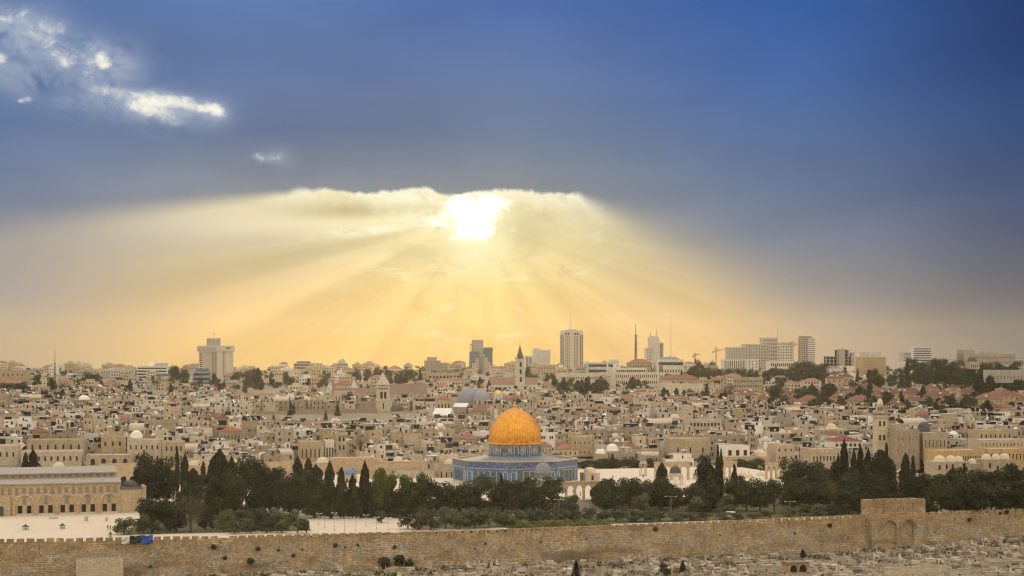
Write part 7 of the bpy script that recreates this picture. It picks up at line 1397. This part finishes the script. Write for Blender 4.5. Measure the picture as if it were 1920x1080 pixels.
for _ in range(62):                                  # more trees between the hillside villas
    x_ = fr_.uniform(1425, 1915); b_ = fr_.uniform(718, 776); k = fr_.choice(('pine', 'pine', 'bush', 'bush', 'conifer', 'cypress')); h_ = fr_.uniform(16, 30); FT.append((k, x_, b_ + 4, b_ - h_ * (.8 if k == 'bush' else 1), {'pine': 30, 'bush': 30, 'conifer': 18, 'cypress': 9}[k] * fr_.uniform(.8, 1.2)))
for _ in range(46):                                  # and a few in the yards of the old city and below the skyline
    x_ = fr_.uniform(10, 1430); b_ = fr_.choice((fr_.uniform(715, 750), fr_.uniform(750, 835))); k = fr_.choice(('bush', 'bush', 'green', 'cypress', 'conifer', 'bare')); h_ = fr_.uniform(15, 24); FT.append((k, x_, b_ + 4, b_ - h_, {'bush': 22, 'green': 20, 'conifer': 13, 'cypress': 8, 'bare': 24}[k] * fr_.uniform(.8, 1.2)))
for kind, x_, base, top, w_ in FT:
    D = dsolve(x_, base); D = min(D, 1720); X_ = (x_ - 960) / F * D; z = zland(X_, D) - .3
    for _ in range(40):                              # step clear of the buildings
        hit = [e for e in EX if (X_ - e[0]) ** 2 + (D - e[1]) ** 2 < (e[2] * .95) ** 2]
        if not hit: break
        D -= 3; X_ = (x_ - 960) / F * D; z = zland(X_, D) - .3
    ht = (EYE - z) - (top - YH) / F * D
    tree_at(kind, X_, D, z, max(3, ht), w_ / F * D, where=' of the city and far hills')
# the wooded ridge line and scrub filling the slopes, one mass
g_ = np.random.default_rng(77); P_, D_ = [], []
for _ in range(900):
    x_ = g_.uniform(-30, 1950); D = g_.uniform(1560, 2450) if g_.random() < .75 else g_.uniform(1250, 1560)
    right = x_ > 1420
    if D < 1560 and not (right or x_ < 420): continue
    X_ = (x_ - 960) / F * D
    if any((X_ - e[0]) ** 2 + (D - e[1]) ** 2 < (e[2] * .9) ** 2 for e in EX): continue
    h = g_.uniform(2.5, 6.5) if D < 1900 else g_.uniform(3, 7.5); z = zland(X_, D); n = 90
    for q in range(3):
        p, d = blob_pts(g_, (X_ + g_.normal(0, h * .3), D + g_.normal(0, h * .3), z + h * g_.uniform(.35, .8)), h * g_.uniform(.28, .45), n // 3 + 14, .9); P_.append(p); D_.append(d)
p, d = np.concatenate(P_), np.concatenate(D_); d[:, 2] += .3
o = link('far_woods', leaf_mesh('far_woods', p, d, .95, 'bush_leaf', 3)); o['kind'] = 'stuff'
# pale far houses along the ridge, one mass
rg = random.Random(9); RM = MB(); rgm = ['m_tan', 'm_pale', 'm_grey', 'm_white', 'window_glass', 'clay_tile']
for _ in range(330):
    x_ = rg.uniform(-30, 1950); D = rg.uniform(1540, 2350); X_ = (x_ - 960) / F * D
    if any((X_ - e[0]) ** 2 + (D - e[1]) ** 2 < (e[2] + 7) ** 2 for e in EX): continue
    if x_ > 1650 and rg.random() < .5: continue
    w, d, h, z = rg.uniform(7, 15), rg.uniform(7, 11), rg.choice((4, 6, 7, 9)), zland(X_, D); mi = rg.choice((0, 0, 1, 1, 2, 3)); RM.T = Matrix.Translation((X_, D, z)) @ Matrix.Rotation(R(rg.uniform(-20, 20)), 4, 'Z')
    if D > 2000: h += 2
    RM.box(-w / 2, w / 2, -d / 2, d / 2, -2, h, mi)
    if rg.random() < .3: RM.hip(-w / 2, w / 2, -d / 2, d / 2, h, h + 2.4, 5)
    else: RM.box(-w * .2, w * .25, -d * .2, d * .3, h, h + 2, mi)
    for f in range(int(h // 3)):
        for i in range(int(w // 2.6)):
            x = -w / 2 + (i + .5) * 2.6; RM.face([(x - .6, -d / 2 - .05, f * 3 + 1), (x + .6, -d / 2 - .05, f * 3 + 1), (x + .6, -d / 2 - .05, f * 3 + 2.3), (x - .6, -d / 2 - .05, f * 3 + 2.3)], 4)
RM.T = None; o = RM.build('far_houses', rgm, color=(.30, .14, .10)); o['kind'] = 'stuff'
# ================================================================ the graveyard under the wall
gr = random.Random(31)
def grave_mesh(k):
    r = random.Random(k); m = MB()
    if k == 0: m.box(-.5, .5, -1.05, 1.05, -.6, .5); m.box(-.4, .4, -.9, .9, .5, .62)
    elif k == 1: m.box(-.6, .6, -1.15, 1.15, -.6, .3); m.box(-.42, .42, -.95, .95, .3, .6); m.box(-.35, .35, .82, .97, .6, 1.5); m.box(-.25, .25, .84, .95, 1.5, 1.65)
    elif k == 2: m.box(-.55, .55, -1.1, 1.1, -.6, .42); m.box(-.3, .3, .9, 1.02, .42, 1.35); m.box(-.28, .28, -1.02, -.9, .42, 1.1)
    elif k == 3: m.box(-.55, .55, -1.1, 1.1, -.6, .45); m.gable(-.55, .55, -1.1, 1.1, .45, .8, 0, 0, 'y')
    elif k == 4:
        for q in ((-.7, .7, -1.2, -1.0), (-.7, .7, 1.0, 1.2), (-.7, -.5, -1.0, 1.0), (.5, .7, -1.0, 1.0)): m.box(*q, -.6, .32)
        m.box(-.3, .3, 1.0, 1.14, .32, 1.2)
    elif k == 5: m.box(-.8, .8, -1.3, 1.3, -.6, .25); m.box(-.62, .62, -1.1, 1.1, .25, .75); m.box(-.7, .7, -1.2, 1.2, .75, .85)
    else: m.box(-.22, .22, -.08, .08, -.5, .95); m.box(-.3, .3, -.14, .14, -.5, .15)
    return m
GM = [grave_mesh(k) for k in range(7)]; GME = [m.mesh('grave', ['grave_stone']) for m in GM]
GNAME = ('flat box grave', 'stepped grave with headstone', 'grave with upright stones', 'ridged stone grave', 'kerbed grave', 'large slab grave', 'lone headstone')
GC = ((.32, .27, .20), (.44, .375, .29), (.24, .195, .14), (.56, .50, .42), (.16, .13, .10)); GCN = ('grey-brown', 'pale', 'brown', 'whitish', 'dark')
C_ = []
y_ = VW - 2.2
while y_ > VW - 92:
    u = U(240) - 20
    while u < U(2000) + 20:
        uu, vv = u + gr.uniform(-.5, .5), y_ + gr.uniform(-.6, .6); p = uv(uu, vv); u += gr.choice((2.3, 2.7, 3.1, 4.2))
        z = zland(p.x, p.y); sx_, sy_ = scr((p.x, p.y, z))
        if sy_ > 1100 or not -30 < sx_ < 1950: continue
        if math.sin(p.x * .11 + p.y * .05) * math.sin(p.y * .14) > .55 or gr.random() < .1: continue
        if GU0 - 2 < uu < GU1 + 2 and vv > VW - 5: continue
        if abs(sx_ - 1497) < 26 and 1024 < sy_ < 1046: continue
        if 1650 < sx_ < 1790 and 1056 < sy_ < 1082: continue
        C_.append((p.x, p.y, z, sx_, sy_))
    y_ -= gr.uniform(2.7, 3.5)
C_.sort(key=lambda c: (c[4] > 1079, c[1])); GB = MB()
GS = ['g0', 'g1', 'g2', 'g3', 'g4']
for i, c in enumerate(GC): stone(f'g{i}', c, amp=.6, sc=.8)
for n, (x, y, z, sx_, sy_) in enumerate(C_):
    k = gr.choices(range(7), (.2, .2, .16, .1, .1, .14, .1))[0]; ci = gr.choices(range(5), (.3, .3, .15, .2, .05))[0]; a = GA + R(gr.uniform(-9, 9)) + (R(90) if gr.random() < .72 else 0); s = gr.uniform(.85, 1.35)
    if n < 290 and sy_ <= 1079:
        o = link('grave', GME[k], None, (x, y, z), a, GC[ci], s); auto(o, f'{GCN[ci]} {GNAME[k]}', 'grave', sx_, sy_, 'graves below the rampart')
    else: GB.T = Matrix.Translation((x, y, z)) @ Matrix.Rotation(a, 4, 'Z') @ Matrix.Scale(s, 4); GB.add(GM[k].v, GM[k].f, ci)
GB.T = None; o = GB.build('graves', GS); o['kind'] = 'stuff'
LAND += [('the pale terrace wall', 1718, 1068), ("the graveyard's right edge", 1905, 1055), ("the gate tower's foot", 1678, 1032), ('the two graveyard walkers', 1760, 1055)]
# rubble and weeds between the graves
g_ = np.random.default_rng(6); pts = []
for _ in range(13000):
    sx_ = g_.uniform(240, 1950); k = (sx_ - 960) / F; vv = VW - 1 - abs(g_.normal(0, 1)) * 22; D = (DC.y + vv / CG - DC.x * math.tan(GA)) / (1 - math.tan(GA) * k)
    x, y = k * D, D
    if math.sin(x * .31 + 1) * math.sin(y * .37 + x * .1) < .1: continue
    pts.append((x, y, zland(x, y) + g_.uniform(.02, .5)))
o = link('weeds', leaf_mesh('weeds', np.array(pts), np.tile([0, -.3, .9], (len(pts), 1)), .62, 'bush_leaf', 14)); o['kind'] = 'stuff'
st = MB()
for _ in range(2600):
    sx_ = gr.uniform(240, 1950); k = (sx_ - 960) / F; vv = VW - 1.2 - abs(gr.gauss(0, 1)) * 26; D = (DC.y + vv / CG - DC.x * math.tan(GA)) / (1 - math.tan(GA) * k); z = zland(k * D, D); s = gr.uniform(.12, .45)
    st.T = Matrix.Translation((k * D, D, z)) @ Matrix.Rotation(gr.random() * 3, 4, 'Z'); st.add([(-s, -s * .7, -.2), (s, -s * .6, -.2), (s * .8, s, -.2), (-s * .9, s * .8, -.2), (-s * .5, -s * .3, s * .9), (s * .6, -s * .2, s * .7), (s * .3, s * .6, s * .8), (-s * .5, s * .4, s)], [(0, 1, 5, 4), (1, 2, 6, 5), (2, 3, 7, 6), (3, 0, 4, 7), (4, 5, 6, 7)], gr.randint(0, 4))
st.T = None; o = st.build('rubble', GS); o['kind'] = 'stuff'
def gwall(label, x0, x1, base, hgt, th=.6, mat='pale_stone'):
    D = 590.0
    for _ in range(15): X_ = ((x0 + x1) / 2 - 960) / F * D; D += ((EYE - zland(X_, D)) * F / (base - YH) - D) * .7
    w = (x1 - x0) / F * D / CG; m = MB(); m.box(-w / 2, w / 2, 0, th, -1.5, hgt); m.box(-w / 2 - .1, w / 2 + .1, -.1, th + .1, hgt, hgt + .15)
    return tag(m.build('terrace_wall', mat, loc=(X_, D, zland(X_, D)), rz=GA), label, 'wall')
gwall('smooth pale terrace wall standing among the graves below the sealed gate', 1655, 1782, 1077, 2.4)
gwall('low grey terrace wall at the right end of the graveyard', 1850, 1935, 1062, 1.6, mat='concrete')
gwall('low brown terrace wall under the middle of the rampart', 480, 560, 1076, .8, mat='concrete')
# ================================================================ lamps, people and small things on the court
def lamp(x, base, top, label, arms=2, D=None, w=7):
    D = D or 59.3 * F / (base - YH); X_ = (x - 960) / F * D; z = platz(X_, D); H = (EYE - z) - (top - YH) / F * D; t = thing('street_lamp', label, 'lamp post', (X_, D, z), 0, 'lamp posts on the walled court')
    m = MB(); m.tube([(0, 0, 0), (0, 0, .8), (0, 0, .8), (0, 0, H)], [.16, .16, .09, .07], 7); m.build('post', 'pale_mast', t); a = w / F * D / 2
    for s_ in ((-1, 1) if arms == 2 else (-1,)):
        m = MB(); m.tube([(0, 0, H - .1), (s_ * a * .6, 0, H + .12), (s_ * a, 0, H + .05)], [.06, .05, .05], 5); m.build('arm', 'pale_mast', t); m = MB(); m.add([(s_ * a - .35, -.16, H), (s_ * a + .35, -.16, H), (s_ * a + .35, .16, H), (s_ * a - .35, .16, H), (s_ * a - .25, -.1, H + .18), (s_ * a + .25, -.1, H + .18), (s_ * a + .25, .1, H + .18), (s_ * a - .25, .1, H + .18)], [(3, 2, 1, 0), (4, 5, 6, 7), (0, 1, 5, 4), (1, 2, 6, 5), (2, 3, 7, 6), (3, 0, 4, 7)]); m.build('lamp_head', 'white_paint', t)
    return t
lamp(392, 950, 909, 'tall single-arm lamp post against dark cypresses right of the mosque', 1, None, 10)
lamp(348, 940, 922, 'double-arm lamp post in front of pines right of the mosque', 2, 690, 17); lamp(318, 935, 908, 'double-arm lamp post nearest the mosque end', 2, 700, 14)
lamp(1048, 976, 937, 'double-arm lamp post in front of the olives below the blue shrine', 2, None, 17); lamp(1258, 960, 931, 'double-arm lamp post among pines under the four-arch arcade', 2, None, 20); lamp(1481, 968, 941, 'double-arm lamp post at the left of the sealed gate', 2, 648, 17)
lamp(629, 968, 925, 'tall slim flood-light mast on the small lawn', 2, None, 5); lamp(1769, 955, 897, 'double-arm lamp post poking from the dark trees at right', 2, 690, 15); lamp(1730, 958, 888, 'plain tall pole in the dark trees behind the gate tower', 1, 690, 4); lamp(1699, 960, 903, 'double-arm lamp post between dark cypresses behind the gate tower', 2, 672, 12)
for i, (x, b, t_) in enumerate(((598, 985, 963), (609, 990, 970), (627, 996, 962), (646, 996, 974), (667, 996, 972), (686, 987, 966), (706, 993, 970), (728, 995, 971), (750, 997, 975))):
    lamp(x, b, t_, f'{["first", "second", "third", "fourth", "fifth", "sixth", "seventh", "eighth", "ninth"][i]} from left of the thin lamp posts on the bright pavement gap', 2, None, 8)
def kiosk(x, base, w, label):
    D = 59.4 * F / (base - YH); p = at(x, base, D); t = thing('fountain_kiosk', label, 'kiosk', (p.x, D, .02), 0, 'green-roofed kiosks on the paved court'); r = w / F * D / 2
    m = MB(); m.lathe([(r * .7, 0), (r * .7, .5), (r * .55, .6)], 8); m.build('basin', 'marble', t)
    for k in range(4): a = math.tau * k / 4 + .4; m = MB(); m.tube([(r * .75 * math.cos(a), r * .75 * math.sin(a), 0), (r * .75 * math.cos(a), r * .75 * math.sin(a), 1.1)], [.07, .07], 5); m.build('post', 'steel_mast', t)
    m = MB(); m.lathe([(r * 1.05, 1.0), (r * 1.05, 1.15), (r * .3, 1.7), (.05, 2.0)], 8); m.build('roof', 'green_paint', t)
kiosk(48, 994, 13, 'green-roofed octagonal kiosk at the left of the mosque court'); kiosk(117, 992, 11, 'green-roofed kiosk in the middle of the mosque court'); kiosk(207, 1008, 7, 'tiny kiosk top just behind the crenellations')
def boxy(name, label, cat, x, base, w, h, mat):
    D = 59.4 * F / (base - YH); p = at(x, base, D); s = w / F * D / 2; m = MB(); m.box(-s, s, -.8, .8, 0, h * .85); m.box(-s - .1, s + .1, -.9, .9, h * .85, h); m.box(-s * .6, s * .6, -.84, -.8, h * .2, h * .6); return tag(m.build(name, mat, loc=(p.x, D, .02), rz=GA), label, cat)
boxy('stone_well', 'small brown stone well house in front of the mosque windows', 'well', 162, 977, 6, 1.5, 'shrine_stone'); boxy('stone_well', 'small pale well house near the mosque corner', 'well', 200, 977, 5, 1.3, 'pale_stone'); boxy('stone_bench', 'low grey stone platform against the mosque wall near the portal', 'bench', 100, 973, 16, .8, 'marble')
boxy('shed', 'white box shed half hidden in olives near the rampart', 'shed', 1370, 972, 14, 2.4, 'white_paint'); boxy('tarpaulin_heap', 'small blue tarpaulin heap among the olives below the four-arch arcade', 'tarpaulin', 1278, 972, 7, 1.6, 'blue_tarp'); boxy('bin', 'dark green waste container on the small lawn', 'container', 612, 962, 9, 1.5, 'green_paint')
def person_mesh(robe):
    me = bpy.data.meshes.new('figure'); V = [(0, 0, .92), (0, 0, 1.15), (0, 0, 1.40), (0, 0, 1.52), (0, -.01, 1.66), (0, 0, 1.78), (.1, 0, .88), (.12, .08, .48), (.12, .14, .06), (.13, .02, .03), (-.1, 0, .88), (-.11, -.1, .48), (-.11, -.08, .06), (-.12, -.2, .03), (.2, 0, 1.40), (.27, .02, 1.12), (.25, -.12, .90), (.25, -.14, .82), (-.2, 0, 1.40), (-.27, .04, 1.12), (-.26, .02, .88), (-.26, .01, .80)]
    Ed = [(0, 1), (1, 2), (2, 3), (3, 4), (4, 5), (0, 6), (6, 7), (7, 8), (8, 9), (0, 10), (10, 11), (11, 12), (12, 13), (2, 14), (14, 15), (15, 16), (16, 17), (2, 18), (18, 19), (19, 20), (20, 21)]
    rad = [.16, .15, .16, .06, .095, .07, .10, .08, .05, .05, .10, .08, .05, .05, .075, .055, .04, .035, .075, .055, .04, .035]
    if robe:
        for i in (6, 10): rad[i] = .17
        for i in (7, 11): rad[i] = .16
        for i in (8, 12): rad[i] = .15
    me.from_pydata(V, Ed, []); o = bpy.data.objects.new('figure', me); COL.objects.link(o); md = o.modifiers.new('skin', 'SKIN'); me.skin_vertices[0].data[0].use_root = True
    for i, r_ in enumerate(rad): me.skin_vertices[0].data[i].radius = (r_, r_ * .8)
    o.modifiers.new('sub', 'SUBSURF').levels = 1; dg = bpy.context.evaluated_depsgraph_get(); out = bpy.data.meshes.new_from_object(o.evaluated_get(dg)); bpy.data.objects.remove(o)
    out.materials.clear(); out.materials.append(M['dark_cloth' if robe != 2 else 'blue_cloth']); out.materials.append(M['skin'])
    for p in out.polygons: p.material_index = 1 if (1.55 < p.center.z < 1.73 and p.center.y < .0) or (p.center.z < .88 and abs(p.center.x) > .2) else 0
    return out
PM = [person_mesh(0), person_mesh(1), person_mesh(2)]
for i, (x, base, D, lab) in enumerate(((202, 994, 0, 'person in dark clothes standing left of the lone olive tree'), (207, 994, 0, 'second dark-clothed person beside the lone olive tree'), (1075, 0, 690, 'person in dark clothes walking behind the arcade, left arch'), (1088, 0, 684, 'person in a dark robe standing in the middle arch of the arcade'), (1320, 0, 745, 'lone dark-robed person on the bright pavement right of the domed pavilion'), (1206, 0, 775, 'small dark figure by the slender kiosk'), (1149, 0, 770, 'small dark figure on the pavement right of the domed chapel'), (627, 968, 0, 'person in dark clothes on the path by the flood-light mast'), (634, 967, 0, 'second person walking on the path by the flood-light mast'), (393, 975, 0, 'person in blue beside the path in the left trees'))):
    D = D or 59.4 * F / (base - YH); X_ = (x - 960) / F * D; o = link('person', PM[2 if 'blue' in lab else i % 2], None, (X_, D, platz(X_, D)), gr.random() * 6); tag(o, lab, 'person', 'people on the walled court')
for x, base, lab in ((1757, 1060, 'left of two dark figures walking on the graveyard terrace path'), (1763, 1060, 'right of two dark figures walking on the graveyard terrace path')):
    D = 600.0
    for _ in range(15): X_ = (x - 960) / F * D; D += ((EYE - zland(X_, D)) * F / (base - YH) - D) * .7
    o = link('person', PM[0 if x < 1760 else 1], None, (X_, D, zland(X_, D)), gr.random() * 6, None, 1.05); tag(o, lab, 'person', 'people in the graveyard')
for x, y in ((384, 838), (386, 871)):                # flags on the roofs
    D = 884; p = at(x, y + 6, D); t = thing('flag', f'small blue and white flag hanging on a house front, {"upper" if y < 850 else "lower"} one', 'flag', p, 0, 'flags on house fronts'); m = MB(); m.tube([(0, 0, 0), (0, 0, 2.6)], [.05, .05], 5); m.build('pole', 'pale_mast', t)
    m = MB()
    for i, mi in enumerate((0, 1, 0, 1, 0)): m.face([(.05, 0, .6 + i * .4), (1.1, .1, .45 + i * .4), (1.1, .1, .85 + i * .4), (.05, 0, 1.0 + i * .4)], mi)
    m.build('cloth', ['white_paint', 'blue_cloth'], t)
settle_labels()
# ================================================================ the evening haze
hz = MB(); hz.box(-2700, 2700, -1010, 3620, -52, 124)
ho = hz.build('haze', [], loc=(DC.x, DC.y, 0), rz=GA); ho['kind'] = 'stuff'
hm = bpy.data.materials.new('haze'); hm.use_nodes = True; NT = hm.node_tree
for n in list(NT.nodes): NT.nodes.remove(n)
pv = node('ShaderNodeVolumePrincipled'); pv.inputs['Color'].default_value = (.97, .90, .76, 1); pv.inputs['Density'].default_value = 3.8e-5; pv.inputs['Anisotropy'].default_value = .78; pv.inputs['Density Attribute'].default_value = ''
out = node('ShaderNodeOutputMaterial'); NT.links.new(pv.outputs[0], out.inputs['Volume'])
try: hm.cycles.homogeneous_volume = True
except Exception: pass
ho.data.materials.append(hm)
